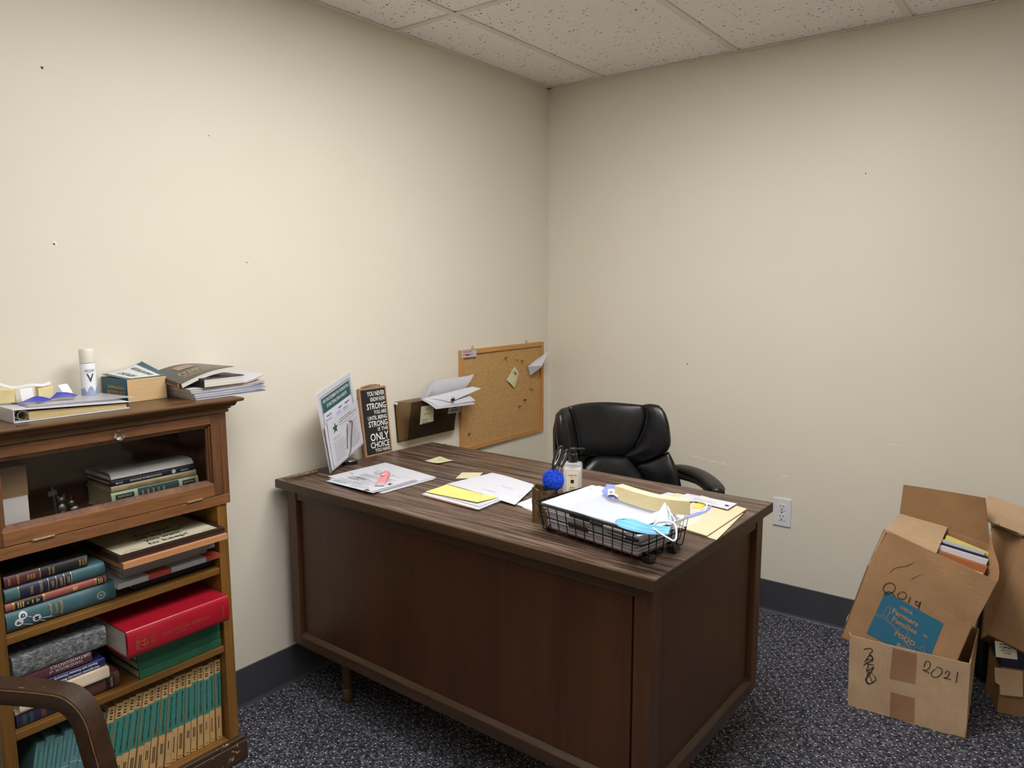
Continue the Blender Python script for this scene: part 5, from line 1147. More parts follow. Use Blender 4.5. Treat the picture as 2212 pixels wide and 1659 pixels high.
m = MB(); put_text(m, 'JO MALONE', (0, -0.0228, bh - 0.036), XV, ZV, 0.0038, 0.026, 'C', 0.01); put_text(m, 'LONDON', (0, -0.0228, bh - 0.042), XV, ZV, 0.002, 0.010, 'C'); put_text(m, 'LIME BASIL', (0, -0.0228, 0.026), XV, ZV, 0.003, 0.016, 'C', 0.01); put_text(m, '& MANDARIN', (0, -0.0228, 0.020), XV, ZV, 0.003, 0.019, 'C', 0.01)
m.box(-0.0048, 0.0048, -0.0230, -0.0227, 0.040, 0.0505); m.build('lettering', MT['inkdark'], lb)
MB().lathe([(0.0135, bh + 0.002), (0.014, bh + 0.003), (0.014, bh + 0.026), (0.0130, bh + 0.027), (0.0090, bh + 0.0275), (0.0090, bh + 0.036)], 24).build('pump_collar', MT['black'], sb_, smooth=True)
m = MB().lathe([(0.0105, bh + 0.034), (0.0108, bh + 0.035), (0.0108, bh + 0.042), (0.0095, bh + 0.043)], 20); m.obox((0.006, -0.004, bh + 0.0385), (0.028, 0, 0.001), (0, 0.008, 0), (0, 0, 0.0042)); m.build('pump_nozzle', MT['black'], sb_, bevel=0.0008)

# ------------------------------------------------------------------ wire basket
RZ = DH + 0.077
rc = [Vector((0.997, -1.529, 0)), Vector((1.331, -1.586, 0)), Vector((1.374, -1.385, 0)), Vector((1.030, -1.325, 0))]
bcen = sum(rc, Vector()) / 4; ba = math.atan2((rc[1] - rc[0]).y, (rc[1] - rc[0]).x); BLn, BWd = 0.342, 0.202
bk = thing('wire_basket', 'black wire letter basket full of papers on the desk corner', 'basket', (bcen.x, bcen.y, DH), (0, 0, ba))
def ringp(hx, hy, r, z): return [(x, y, z) for x, y in rrect(hx, hy, r, 6)]
hx, hy = BLn / 2, BWd / 2; zb = 0.012
MB().tube(ringp(hx, hy, 0.022, 0.077), 0.0022, 8, closed=True).build('rim_wire', MT['blackmetal'], bk, smooth=True)
MB().tube(ringp(hx - 0.008, hy - 0.008, 0.020, 0.046), 0.0019, 8, closed=True).build('middle_wire', MT['blackmetal'], bk, smooth=True)
ix, iy = 0.011, 0.011
wr = None
for k in range(11):
    x = -hx + 0.024 + (BLn - 0.048) * k / 10; xb = x * (hx - ix) / hx
    MB().tube([(x, -hy, 0.077), (xb, -hy + iy - 0.004, zb + 0.003), (xb, -hy + iy, zb), (xb, hy - iy, zb), (xb, hy - iy + 0.004, zb + 0.003), (x, hy, 0.077)], 0.0013, 6).build('wire', MT['blackmetal'], bk, smooth=True)
for k in range(6):
    y = -hy + 0.026 + (BWd - 0.052) * k / 5; yb_ = y * (hy - iy) / hy
    MB().tube([(-hx, y, 0.077), (-hx + ix - 0.004, yb_, zb + 0.003), (-hx + ix, yb_, zb - 0.0024), (hx - ix, yb_, zb - 0.0024), (hx - ix + 0.004, yb_, zb + 0.003), (hx, y, 0.077)], 0.0013, 6).build('wire', MT['blackmetal'], bk, smooth=True)
for (x, z, l) in ((-0.040, 0.070, 0.062), (-0.052, 0.040, 0.062)):
    y = -hy - 0.002 if z > 0.05 else -hy + 0.007; MB().obox((x, y - 0.002, z), (l, 0, 0), (0, 0.003, 0.001), (0, -0.003, 0.012)).build('label_tab', MT['black'], bk, bevel=0.0008)
for y in (-0.060, 0.035):
    MB().tube([(hx - 0.030, y, 0.004), (hx - 0.012, y, 0.006), (hx - 0.004, y, 0.014), (hx - 0.016, y, 0.022), (hx - 0.030, y, 0.016)], 0.0035, 6).obox((hx - 0.020, y - 0.012, 0.0), (0.022, 0, 0.006), (0, 0.024, 0), (-0.004, 0, 0.012)).build('stacking_clip', MT['black'], bk, bevel=0.001)
    MB().box(-hx + 0.018, -hx + 0.030, y - 0.01, y + 0.01, 0.0, 0.009).build('foot', MT['black'], bk, bevel=0.001)
# papers inside
MT['kraftp'] = plain('brown_folder', rgb(150, 104, 84), 0.7, 0.05)
Bm = Matrix.LocRotScale(Vector((bcen.x, bcen.y, DH)), Quaternion((0, 0, 1), ba), None)
def bpaper(name, label, cx, cy, w, d, rot, z, th, mat, lift=None, cat='paper'):
    c, s = math.cos(rot), math.sin(rot)
    q = [Bm @ Vector((cx + x * c - y * s, cy + x * s + y * c, z + th)) for x, y in ((-w / 2, -d / 2), (w / 2, -d / 2), (w / 2, d / 2), (-w / 2, d / 2))]
    return paper(name, label, cat, q, mat, th, lift), q
zz = 0.0138
bpaper('brown_folder', 'brown folder at the very bottom of the wire basket', 0.006, -0.003, 0.275, 0.150, 0.0, zz, 0.004, MT['kraftp'], None, 'folder'); zz += 0.0045
rn = random.Random(11); lay = []
names = ['second layer from the bottom', 'third layer from the bottom', 'fourth layer from the bottom', 'fifth layer from the bottom', 'sixth layer from the bottom', 'seventh layer from the bottom', 'eighth layer from the bottom', 'ninth layer from the bottom', 'tenth layer from the bottom']
for k in range(9):
    th = 0.0046; f = k / 8
    w = 0.272 + 0.018 * f + rn.uniform(-0.010, 0.008); d = 0.160 + 0.014 * f + rn.uniform(-0.010, 0.004)
    bpaper('paper_sheaf', 'sheaf of white papers in the wire basket, %s' % names[k], rn.uniform(-0.008, 0.008), rn.uniform(-0.003, 0.003), w, d, rn.uniform(-0.018, 0.018), zz, th, MT['paper'] if k % 2 else MT['paper2'], lambda u, v, k=k: (0, 0, 0.002 * math.sin(u * 2.5 + k)) if False else (0, 0, 0)); zz += th + 0.0013
bpaper('manila_sheet', 'yellow-edged envelope poking out at the left of the wire basket papers', -0.095, -0.012, 0.120, 0.120, 0.12, zz, 0.0012, MT['orange'], None, 'envelope'); zz += 0.0018
for k, (cx, cy, r, lb_) in enumerate(((-0.018, 0.016, 0.05, 'lower white letter sheet rising above the basket rim'), (-0.006, 0.020, -0.04, 'middle white letter sheet rising above the basket rim'), (-0.012, 0.012, 0.02, 'upper white letter sheet under the clear face shield'))):
    o, q = bpaper('paper_sheet', lb_, cx, cy, 0.279, 0.190 + 0.004 * k, r, zz, 0.0016, MT['paper'], lambda u, v: (0, 0, 0.006 * v)); zz += 0.0022
    if k == 2: prt(o, q, [(0.08, 0.80, 0.06, 1, 0.01, 0.0018, MT['inkdark']), (0.22, 0.93, 0.05, 1, 0.01, 0.0018, MT['inkdark'])], 0.007)
ZTOP = DH + zz + 0.008
# pens lying along the front of the papers
def pen(name, label, pa, pb, z, r, mt, tipmt):
    a = onz(*pa, z); b_ = onz(*pb, z); o = thing(name, label, 'pen', (a + b_) / 2); m = MB(); m.tube([a, a.lerp(b_, 0.3)], r * 1.05, 10); wbuild(m, 'cap', mt, o, smooth=True)
    m = MB(); m.tube([a.lerp(b_, 0.3), a.lerp(b_, 0.92), b_], [r, r, r * 0.4], 10); wbuild(m, 'barrel', tipmt, o, smooth=True); return o
MT['clearpen'] = plain('pen_clear_barrel', rgb(136, 134, 128), 0.2, 0.1)
zp = DH + 0.0775
bpen = lambda name, label, xa, xb, y, z, r, mt, mt2: None
def bpen(name, label, xa, xb, y, z, r, mt, mt2):
    a = Bm @ Vector((xa, y, z)); b_ = Bm @ Vector((xb, y + 0.001, z)); o = thing(name, label, 'pen', (a + b_) / 2); m = MB(); m.tube([a, a.lerp(b_, 0.36)], r * 1.06, 12); wbuild(m, 'cap', mt, o, smooth=True)
    m = MB(); m.tube([a.lerp(b_, 0.36), a.lerp(b_, 0.94), b_], [r, r, r * 0.4], 12); wbuild(m, 'barrel', mt2, o, smooth=True); return o
bpen('marker_pen', 'black capped marker lying inside the front of the wire basket', 0.014, 0.120, -hy + 0.0105, 0.0655, 0.0036, MT['black'], MT['clearpen'])
bpen('ballpoint_pen', 'glossy black ballpoint pen at the front right of the wire basket', 0.150, 0.060, -hy + 0.0135, 0.0545, 0.0038, MT['black'], MT['chrome'])

# ------------------------------------------------------------------ face shield and mask on the basket
MT['foam'] = plain('cream_foam', rgb(226, 210, 160), 0.9, 0.05, 90, 0.2, 500); MT['visor'] = film('visor_film', (0.86, 0.88, 0.94, 1), 0.22, 0.08); MT['bluefilm'] = film('blue_protective_film', (0.38, 0.46, 0.82, 1), 0.55, 0.15); MT['elastic'] = plain('white_elastic', rgb(232, 232, 236), 0.7, 0.02)
zf_ = ZTOP + 0.003
fs_ = thing('face_shield', 'clear plastic face shield with cream foam band on the paper basket', 'face shield', onz(1400, 1100, zf_))
fa = [onz(px, py, zf_) for px, py in ((1327, 1077), (1368, 1091), (1410, 1103), (1450, 1110), (1489, 1113.5))]; fpth = smooth_path(fa, 5)
m = MB(); secs = []
for i, p in enumerate(fpth):
    t_ = (fpth[min(i + 1, len(fpth) - 1)] - fpth[max(i - 1, 0)]).normalized(); b_ = ZV.cross(t_).normalized(); h_ = 0.034
    secs.append([p, p + b_ * 0.026, p + b_ * 0.026 + ZV * h_, p + ZV * h_])
m = loft(MB(), secs); wbuild(m, 'foam_band', MT['foam'], fs_, bevel=0.001)
back = smooth_path([onz(px, py, zf_ + 0.001) for px, py in ((1300, 1062), (1330, 1068), (1400, 1085), (1470, 1098), (1538, 1092))], 5)
edge = smooth_path([onz(px, py, zf_ - 0.001) for px, py in ((1243, 1080), (1232, 1092), (1262, 1112), (1330, 1133), (1400, 1146), (1455, 1143), (1500, 1130), (1535, 1100))], 5)
B1, E1 = resample(back, 24), resample(edge, 24)
m = MB(); m.grid(lambda u, v: B1[int(round(u * 24))].lerp(E1[int(round(u * 24))], v) + ZV * (0.004 * math.sin(v * math.pi)), 24, 8); wbuild(m, 'clear_visor', MT['visor'], fs_, smooth=True)
for pts in ([(1299, 1062), (1311, 1046), (1330, 1048), (1340, 1073), (1326, 1078), (1312, 1073)], [(1478, 1116), (1500, 1109), (1540, 1091), (1531, 1103), (1512, 1112), (1492, 1119)]):
    m = MB(); m.prism([onz(px, py, zf_ + (0.012 if py < 1050 else 0.003)) for px, py in pts], (0, 0, 0.0006)); wbuild(m, 'blue_film', MT['bluefilm'], fs_)
m = MB(); m.grid(lambda u, v: onz(1313 + 22 * u, 1058 + 6 * u - 4 * math.sin(u * 3) + 12 * v, zf_ + 0.014 - 0.004 * v), 6, 3, 0.0012); wbuild(m, 'strap_tab', MT['elastic'], fs_, smooth=True)
m = MB(); p_ = onz(1320, 1062, zf_ + 0.0155); m.sphere(p_, 0.0045, 12, 8, (1, 1, 0.4)); wbuild(m, 'snap_button', MT['chrome'], fs_, smooth=True)
m = MB(); m.tube(smooth_path([onz(px, py, zf_ + h) for px, py, h in ((1340, 1055, 0.016), (1380, 1064, 0.022), (1430, 1075, 0.022), (1480, 1082, 0.020), (1512, 1083, 0.014), (1527, 1091, 0.006), (1522, 1103, 0.003), (1508, 1106, 0.003))], 5), 0.0016, 6); wbuild(m, 'elastic_strap', MT['elastic'], fs_, smooth=True)
# disposable mask
MT['maskblue'] = plain('mask_blue', rgb(112, 176, 206), 0.8, 0.05, 60, 0.1, 600); MT['maskpale'] = plain('mask_pale_inside', rgb(206, 232, 240), 0.8, 0.03, 60, 0.1, 600)
zm = zf_ + 0.006; mk = thing('surgical_mask', 'crumpled light blue surgical mask on the clear face shield', 'mask', onz(1395, 1130, zm))
P = lambda px, py, h: onz(px, py, zm + h)
bt = [P(1328, 1127, 0.001), P(1336, 1138, 0.0), P(1360, 1147, 0.0), P(1400, 1153, 0.0), P(1444, 1152, 0.001)]; tp = [P(1331, 1123, 0.006), P(1345, 1121, 0.010), P(1370, 1124, 0.013), P(1400, 1133, 0.013), P(1449, 1136, 0.010)]
f = coons(smooth_path(bt, 5), [bt[-1], tp[-1]], smooth_path(tp, 5), [bt[0], tp[0]], 24, 14); m = MB(); m.grid(lambda u, v: f(u, v) + ZV * (0.0035 * abs(math.sin(v * 9)) * math.sin(u * math.pi) ** 0.5 + 0.002 * math.sin(u * 5)), 24, 14, 0.0008); wbuild(m, 'blue_layer', MT['maskblue'], mk, smooth=True)
bt = [P(1340, 1121, 0.011), P(1370, 1124, 0.014), P(1398, 1133, 0.014), P(1414, 1130, 0.012)]; tp = [P(1398, 1116, 0.016), P(1414, 1112, 0.021), P(1427, 1100, 0.028), P(1436.5, 1088, 0.036)]
f = coons(smooth_path(bt, 5), [bt[-1], tp[-1]], smooth_path(tp, 5), [bt[0], tp[0]], 18, 12); m = MB(); m.grid(lambda u, v: f(u, v) + ZV * (0.0025 * math.sin(u * 9 + v * 5)), 18, 12, 0.0008); wbuild(m, 'pale_layer', MT['maskpale'], mk, smooth=True)
f = bil([P(1398, 1137, 0.006), P(1452, 1130, 0.006), P(1447, 1098, 0.030), P(1436, 1088, 0.036)]); m = MB(); m.grid(lambda u, v: f(u, v) + ZV * (0.002 * math.sin(u * 12)) + _n * (0.010 * math.sin(u * math.pi) * (1 - v * 0.5)), 16, 10, 0.0008); wbuild(m, 'pleated_side', MT['maskpale'], mk, smooth=True)
m = MB(); m.tube([P(1417, 1113, 0.020), P(1428, 1101, 0.028), P(1436.5, 1087, 0.037)], 0.0018, 6); wbuild(m, 'nose_wire', MT['elastic'], mk, smooth=True)
lp = [P(px, py, h) for px, py, h in ((1397, 1136, 0.006), (1408, 1138, 0.008), (1420, 1128, 0.012), (1437, 1126, 0.014), (1452, 1129, 0.012), (1460, 1137, 0.012), (1461, 1160, 0.004), (1455, 1168, 0.002), (1445, 1163, 0.002), (1430, 1154, 0.004), (1410, 1140, 0.008))]
m = MB(); m.tube(smooth_path(lp, 6), 0.0019, 8); wbuild(m, 'ear_loop', MT['elastic'], mk, smooth=True)
m = MB(); m.tube(smooth_path([P(1436, 1088, 0.036), P(1447, 1106, 0.030), P(1458, 1124, 0.016), P(1452, 1129, 0.012)], 6), 0.0014, 8); wbuild(m, 'ear_loop', MT['elastic'], mk, smooth=True)

# ------------------------------------------------------------------ folders and mail at the right end of the desk
q = desk_q([(1448, 1136), (1548, 1166), (1606, 1108), (1500, 1072)], ZD + 0.002); paper('manila_folder', 'lower manila folder with its corner past the upper one', 'folder', q, MT['manila'], 0.0014)
q = desk_q([(1440, 1130), (1527, 1157), (1613.5, 1099), (1515, 1070)], ZD + 0.006); paper('manila_folder', 'upper manila folder beside the wire basket on the desk', 'folder', q, MT['manila'], 0.0022)
MT['brownedge'] = plain('folder_shadow_brown', rgb(150, 112, 74), 0.7)
q = desk_q([(1496, 1096), (1512, 1098), (1524, 1090), (1508, 1085)], ZD + 0.0080); paper('yellow_card', 'bright yellow card corner beside the foam of face shield', 'card', q, plain('bright_yellow', rgb(250, 202, 70), 0.6, 0.02), 0.0012)
q = desk_q([(1405, 1075), (1430, 1080), (1475, 1069), (1443, 1063.5)], ZD + 0.004); paper('paper_sheet', 'fan of white sheets behind the foam of the face shield', 'paper', q, MT['paper'], 0.003)
q = desk_q([(1436, 1073), (1475, 1082), (1500, 1073), (1462, 1065)], ZD + 0.0095); paper('manila_card', 'small manila sheet behind the foam of the face shield', 'paper', q, MT['manila'], 0.0015)
q = desk_q([(1466, 1074), (1572, 1100), (1592, 1087.5), (1484, 1066)], ZD + 0.0115)
o = paper('window_envelope', 'long white printed envelope lying on the manila folders', 'envelope', q, MT['paper'], 0.001); prt(o, q, [(0.1, 0.8, 0.35, 1, 0.006, 0.0012, MT['ink']), (0.25, 0.55, 0.55, 3, 0.006, 0.0010, MT['ink']), (0.86, 0.6, 0.09, 3, 0.004, 0.0032, MT['inkdark']), (0.1, 0.2, 0.8, 1, 0.005, 0.0009, MT['ink'])])
# ------------------------------------------------------------------ on top of the bookcase
TZ = BTOP + 0.0003
# magazines, overhanging the right end
mg = [('white magazine at the bottom of the stack on the bookcase', 0.006, MT['silver'], BK['silver']), ('blue-spined magazine in the stack on the bookcase', 0.006, MT['bluecover'], MT['bluecover']), ('pale magazine in the middle of the stack on the bookcase', 0.005, MT['paper2'], MT['paper2']), ('rose-edged magazine near the top of the stack on the bookcase', 0.006, MT['paper'], MT['paper']), ('white magazine on top of the stack with its corner curling up', 0.005, MT['paper'], MT['paper'])]
MT['magblue'] = plain('magazine_blue', rgb(120, 150, 206), 0.4, 0.08); MT['magrose'] = plain('magazine_rose', rgb(214, 190, 186), 0.5, 0.05)
z = TZ; mgm = [MT['magblue'], MT['paper2'], MT['magblue'], MT['magrose'], MT['paper']]
for k, (lb_, th, _a, _b) in enumerate(mg):
    y0, y1, x1 = -1.968 - 0.003 * k, -1.756 + 0.003 * (k % 2), 0.229 - 0.002 * k; z0 = z
    o = thing('magazine', lb_, 'magazine', (x1 - 0.1, (y0 + y1) / 2, z0), (0, 0, 0.02 * (k % 3 - 1) * 0.5))
    hy_ = (y1 - y0) / 2
    def sf(u, v, k=k, hy_=hy_, th=th):
        up_ = (0.020 if k == 4 else 0.003 * k) * max(0, (v - 0.55) / 0.45) ** 2
        return (-0.11 + 0.21 * u, -hy_ + 2 * hy_ * v, th + up_)
    MB().grid(sf, 4, 14, th * 0.2).build('cover', mgm[k], o, smooth=True)
    MB().grid(lambda u, v: Vector(sf(u * 0.98 + 0.01, v * 0.98 + 0.01)) - ZV * th * 0.22, 4, 14, th * 0.75).build('page_block', MT['pages_w'], o, smooth=True)
    z += th + 0.0004
ZM = z + 0.0005
# dark paperback under the curled one
o = thing('paperback', 'thick paperback with white page edges under the curled black paperback', 'book', (0.150, -1.895, ZM), (0, 0, 0.03))
MB().box(-0.09, 0.078, -0.050, 0.072, 0, 0.0012).box(-0.09, 0.078, -0.050, 0.072, 0.0225, 0.0237).box(-0.09, 0.078, -0.0515, -0.050, 0, 0.0237).build('cover', BK['black'], o, bevel=0.0004)
MB().box(-0.088, 0.076, -0.049, 0.070, 0.0012, 0.0225).build('page_block', MT['pages_w'], o)
# curled black paperback
MT['blackglossy'] = plain('black_glossy_cover', rgb(44, 42, 44), 0.28, 0.1)
o = thing('paperback', 'black glossy paperback with gold lettering and a curling cover', 'book', (0.12, -1.92, ZM))
C0 = Vector((0.12, -1.92, ZM))
FL, FRr, BRr_, BLl = Vector((0.205, -1.995, ZM + 0.014)), Vector((0.205, -1.838, ZM + 0.044)), Vector((0.035, -1.845, ZM + 0.042)), Vector((0.035, -1.985, ZM + 0.030))
fcv = bil([FL, FRr, BRr_, BLl], lambda u, v: (0, 0, 0.010 * math.sin(u * math.pi * 0.9)))
MB().grid(lambda u, v: Vector(fcv(u, v)) - C0, 16, 6, 0.0008).build('cover', MT['blackglossy'], o, smooth=True)
MB().grid(lambda u, v: Vector(fcv(u * 0.96 + 0.01, v)) - C0 - ZV * 0.0012, 16, 6, 0.011).build('page_block', MT['pages_w'], o, smooth=True)
m = MB(); m.obox(FL - C0 + Vector((0.0, -0.001, -0.0138)), (-0.170, 0.010, 0.016), (0, 0.0015, 0), (0, 0, 0.0150)); spn = m.build('spine', MT['blackglossy'], o)
m = MB(); put_text(m, 'SPANGLER', FL - C0 + Vector((-0.045, -0.0011, -0.0075)), (1, 0, -0.09), ZV, 0.0045, 0.05, 'C'); m.box(0.083 - 0.012, 0.083 - 0.004, -0.0770, -0.0762, 0.003, 0.013); m.build('lettering', MT['gold'], spn)
m = MB(); ru = Vector((0, 1, 0)); 
def cvf(u, v, k=0.0006): return Vector(fcv(u, v)) - C0 + ZV * k
put_text(m, 'COMPLEX', None, None, None, 0.20, 0.62, 'C', 0.0, fn=lambda x, y: cvf(0.48 + x, 0.24 + y)); put_text(m, 'ADVANCED TECHNIQUES', None, None, None, 0.06, 0.7, 'C', 0.0, fn=lambda x, y: cvf(0.5 + x, 0.14 + y)); m.build('cover_lettering', MT['gold'], o)
MT['photo_tan'] = plain('cover_photo', rgb(150, 116, 100), 0.3, 0.35, 60)
m = MB(); m.grid(lambda u, v: cvf(0.30 + 0.34 * u, 0.58 + 0.26 * v, 0.0007), 8, 4); m.build('cover_photo', MT['photo_tan'], o, smooth=True)
# thick pocket guide
MT['tealcover'] = plain('teal_paper_cover', rgb(36, 84, 100), 0.4, 0.08)
A, Bq = Vector((0.127, -2.096, 0)), Vector((0.120, -1.988, 0)); dl = Vector((-0.118, -0.008, 0)); Z1 = 0.061
o = thing('pocket_guide', 'thick pocket guide with teal spine and tan page edges on the bookcase', 'book', (A.x, A.y, TZ)); z3 = Vector((0, 0, Z1))
ab = Bq - A
m = MB(); m.obox(Vector((0, 0.0008, 0.0008)), ab * 0.985, dl, (0, 0, Z1 - 0.0016)); m.build('page_block', MT['pages_t'], o)
m = MB(); m.obox((0.0012, -0.0008, 0), dl * 1.01, (0, 0.0014, 0), (0, 0, Z1)); sp1 = m.build('spine', MT['tealcover'], o)
m = MB(); m.obox((0.001, 0, -0.0002), ab, dl, (0, 0, 0.0009)); m.build('back_cover', MT['tealcover'], o)
def cov(u, v):   # u along ab (spine -> fore edge), v along the spine to the back
    return ab * u * (1.04) + dl * v + Vector((0, 0, Z1 + 0.0006 + 0.006 * v + 0.024 * u * u * v))
m = MB(); m.grid(cov, 14, 8, 0.0008); fc_ = m.build('front_cover', MT['tealcover'], o, smooth=True)
m = MB(); m.grid(lambda u, v: cov(0.10 + 0.74 * u, 0.02 + 0.96 * v) + ZV * 0.0005, 12, 8); m.build('title_panel', MT['offwhite'], fc_, smooth=True)
m = MB()
put_text(m, 'THE PDR', None, None, None, 0.16, 0.60, 'C', 0.02, fn=lambda x, y: cov(0.5 - y - 0.1, 0.5 - x) + ZV * 0.001); put_text(m, 'PRESCRIPTION DRUGS', None, None, None, 0.12, 0.75, 'C', 0.02, fn=lambda x, y: cov(0.62 + 0.0 - y + 0.12, 0.5 - x) + ZV * 0.001); m.build('cover_lettering', MT['tealprint'], fc_)
m = MB(); sd = -dl.normalized(); so = dl + Vector((0, -0.001, 0))
for s, z_, h_, w_, mt_ in (('PRESCRIPTION DRUGS', 0.016, 0.0125, 0.085, 0), ('The PDR Pocket Guide to', 0.034, 0.008, 0.078, 0)): put_text(m, s, dl * 0.42 + Vector((0, -0.0012, z_)), sd, ZV, h_, w_, 'C', 0.02)
m.build('lettering', MT['gold'], sp1)
# spray can
MT['canwhite'] = plain('can_white', rgb(232, 234, 240), 0.3, 0.02)
ca = thing('spray_can', 'white and blue thermal spray can standing by the wall on the bookcase', 'spray can', (0.062, -2.160, TZ)); cr_ = 0.0178
MB().lathe([(cr_ - 0.002, 0), (cr_, 0.002), (cr_, 0.101), (cr_ - 0.0015, 0.104), (cr_ - 0.003, 0.106)], 32).build('can_body', MT['canwhite'], ca, smooth=True)
MB().lathe([(cr_ - 0.001, 0.106), (cr_ - 0.0005, 0.107), (cr_ - 0.0005, 0.121), (cr_ - 0.003, 0.1235), (0.008, 0.126), (0.0055, 0.132), (0.005, 0.136)], 28).build('nozzle', MT['white'], ca, smooth=True)
MB().lathe([(cr_ - 0.0004, 0.107), (cr_ - 0.0002, 0.119), (cr_ - 0.0006, 0.138), (cr_ - 0.0025, 0.1415), (0.0, 0.142)], 28, cap=False).build('clear_cap', plain('frosted_cap', rgb(226, 222, 210), 0.3, 0.02), ca, smooth=True)
ang = math.atan2(CAM.y + 2.16, CAM.x - 0.062) + 0.25
def cyl(x, y, k=0.0005): a = ang + x / cr_; return ((cr_ + k) * math.cos(a), (cr_ + k) * math.sin(a), y)
MT['cangrey'] = plain('can_grey_print', rgb(70, 76, 90), 0.5); MT['canblue'] = plain('can_blue_print', rgb(140, 166, 206), 0.4, 0.1); MT['canblue2'] = plain('can_deep_blue', rgb(92, 122, 172), 0.4, 0.1)
m = MB(); put_text(m, 'VICHY', None, None, None, 0.0075, 0.0245, 'C', 0.005, fn=lambda x, y: cyl(x, 0.083 + y)); put_text(m, 'V', None, None, None, 0.020, 0.017, 'C', 0.03, fn=lambda x, y: cyl(x, 0.059 + y)); m.build('lettering', MT['cangrey'], ca)
m = MB(); m.grid(lambda u, v: cyl(-0.05 + 0.1 * u, 0.003 + (0.041 - 0.003 + 0.006 * math.cos((u - 0.5) * 34) * math.exp(-((u - 0.5) * 7) ** 2) * 1.4 + 0.002 * math.sin(u * 60)) * v, 0.0002), 60, 4); m.build('mountain_print', MT['canblue'], ca, smooth=True)
m = MB(); m.grid(lambda u, v: cyl(-0.05 + 0.1 * u, 0.003 + 0.018 * v, 0.0004), 40, 2); m.build('blue_band', MT['canblue2'], ca, smooth=True)
m = MB()
for z_ in (0.034, 0.030, 0.026, 0.022, 0.012):
    for k in range(7): x = -0.012 + k * 0.0036; m.add([cyl(x, z_, 0.0008), cyl(x + 0.0028, z_, 0.0008), cyl(x + 0.0028, z_ + 0.0014, 0.0008), cyl(x, z_ + 0.0014, 0.0008)], [(0, 1, 2, 3)])
m.build('small_print', MT['offwhite'], ca)
# binder lying open-edge to the room
MT['vinyl'] = plain('white_vinyl', rgb(206, 208, 216), 0.28, 0.03); MT['bindpages'] = pages_mat('binder_pages', rgb(204, 184, 132))
bd = thing('ring_binder', 'white ring binder lying flat at the left end of the bookcase top', 'binder', (0.12, -2.26, TZ)); bC = Vector((0.12, -2.26, TZ))
x0, x1, ya, yb2 = 0.02, 0.216, -2.384, -2.134
def WB(m): m.v = [tuple(Vector(v) - bC) for v in m.v]; return m
WB(MB().box(x0, x1, ya, yb2, TZ, TZ + 0.0025)).build('bottom_cover', MT['vinyl'], bd, bevel=0.0008)
WB(MB().box(x0, x1, ya - 0.0025, ya, TZ, TZ + 0.031)).build('spine', MT['vinyl'], bd, bevel=0.0008)
m = MB(); m.obox((x0, ya - 0.001, TZ + 0.0285), (x1 - x0, 0, 0), (0, yb2 - ya, -0.013), (0, 0, 0.0024)); WB(m).build('top_cover', MT['vinyl'], bd, bevel=0.0008)
m = MB(); m.add([(x0, ya + 0.03, TZ + 0.003), (x1 - 0.006, ya + 0.03, TZ + 0.003), (x1 - 0.006, yb2 - 0.006, TZ + 0.003), (x0, yb2 - 0.006, TZ + 0.003), (x0, ya + 0.03, TZ + 0.022), (x1 - 0.006, ya + 0.03, TZ + 0.022), (x1 - 0.006, yb2 - 0.006, TZ + 0.0125), (x0, yb2 - 0.006, TZ + 0.0125)], [(0, 3, 2, 1), (4, 5, 6, 7), (0, 1, 5, 4), (1, 2, 6, 5), (2, 3, 7, 6), (3, 0, 4, 7)]); WB(m).build('paper_block', MT['bindpages'], bd)
for x in (x1 - 0.010, x1 - 0.030):
    m = MB(); m.tube([(x, ya + 0.020 + 0.011 * math.cos(a), TZ + 0.0145 + 0.010 * math.sin(a)) for a in [2 * math.pi * k / 20 for k in range(20)]], 0.0015, 6, closed=True); WB(m).build('ring', MT['chrome'], bd, smooth=True)
# clear sleeves on the binder
MT['sleeve'] = film('clear_sleeve', (0.9, 0.9, 0.92, 1), 0.42, 0.18)
zs_ = TZ + 0.0325
def slp(px, py, z_): return onz(px, py, z_)
paper('clear_sleeve', 'clear plastic sleeve lying on the binder with its corner past the pocket guide', 'sleeve', [Vector((0.195, -2.345, zs_)), Vector((0.185, -2.105, TZ + 0.0225)), Vector((0.03, -2.118, TZ + 0.021)), Vector((0.045, -2.34, zs_))], MT['sleeve'], 0.0006)
paper('printed_sheet', 'grey printed sheet under the clear sleeve on the binder', 'paper', [Vector((0.200, -2.350, zs_ - 0.0018)), Vector((0.180, -2.138, TZ + 0.0200)), Vector((0.02, -2.150, TZ + 0.0185)), Vector((0.03, -2.345, zs_ - 0.002))], MT['paper2'], 0.0008)
# second face shield: foam blocks, strap, blue film
fz = TZ + 0.0345
f2 = thing('face_shield', 'folded face shield with foam, white strap and blue film on the binder', 'face shield', (0.15, -2.34, fz)); fC = Vector((0.15, -2.34, fz))
def WF(m): m.v = [tuple(Vector(v) - fC) for v in m.v]; return m
Pz = lambda px, py, z_: onz(px, py, z_)
m = MB(); m.obox((0.135, -2.353, fz + 0.0005), (-0.045, -0.105, 0), (-0.03, 0.013, 0), (0, 0, 0.030)); WF(m).build('foam_block', MT['foam'], f2, bevel=0.001)
m = MB(); m.obox((0.115, -2.296, fz + 0.0005), (-0.035, 0.006, 0), (-0.006, 0.034, 0), (0, 0, 0.026)); WF(m).build('foam_block', MT['foam'], f2, bevel=0.001)
strap = [(0.06, -2.43, fz + 0.040), (0.10, -2.375, fz + 0.037), (0.135, -2.350, fz + 0.032), (0.145, -2.335, fz + 0.031)]
def ribbon(pts, wv):
    p = smooth_path(pts, 6); m = MB(); n_ = len(p) - 1; m.grid(lambda u, v: p[int(round(u * n_))] + Vector(wv) * v, n_, 1, 0.001); return m
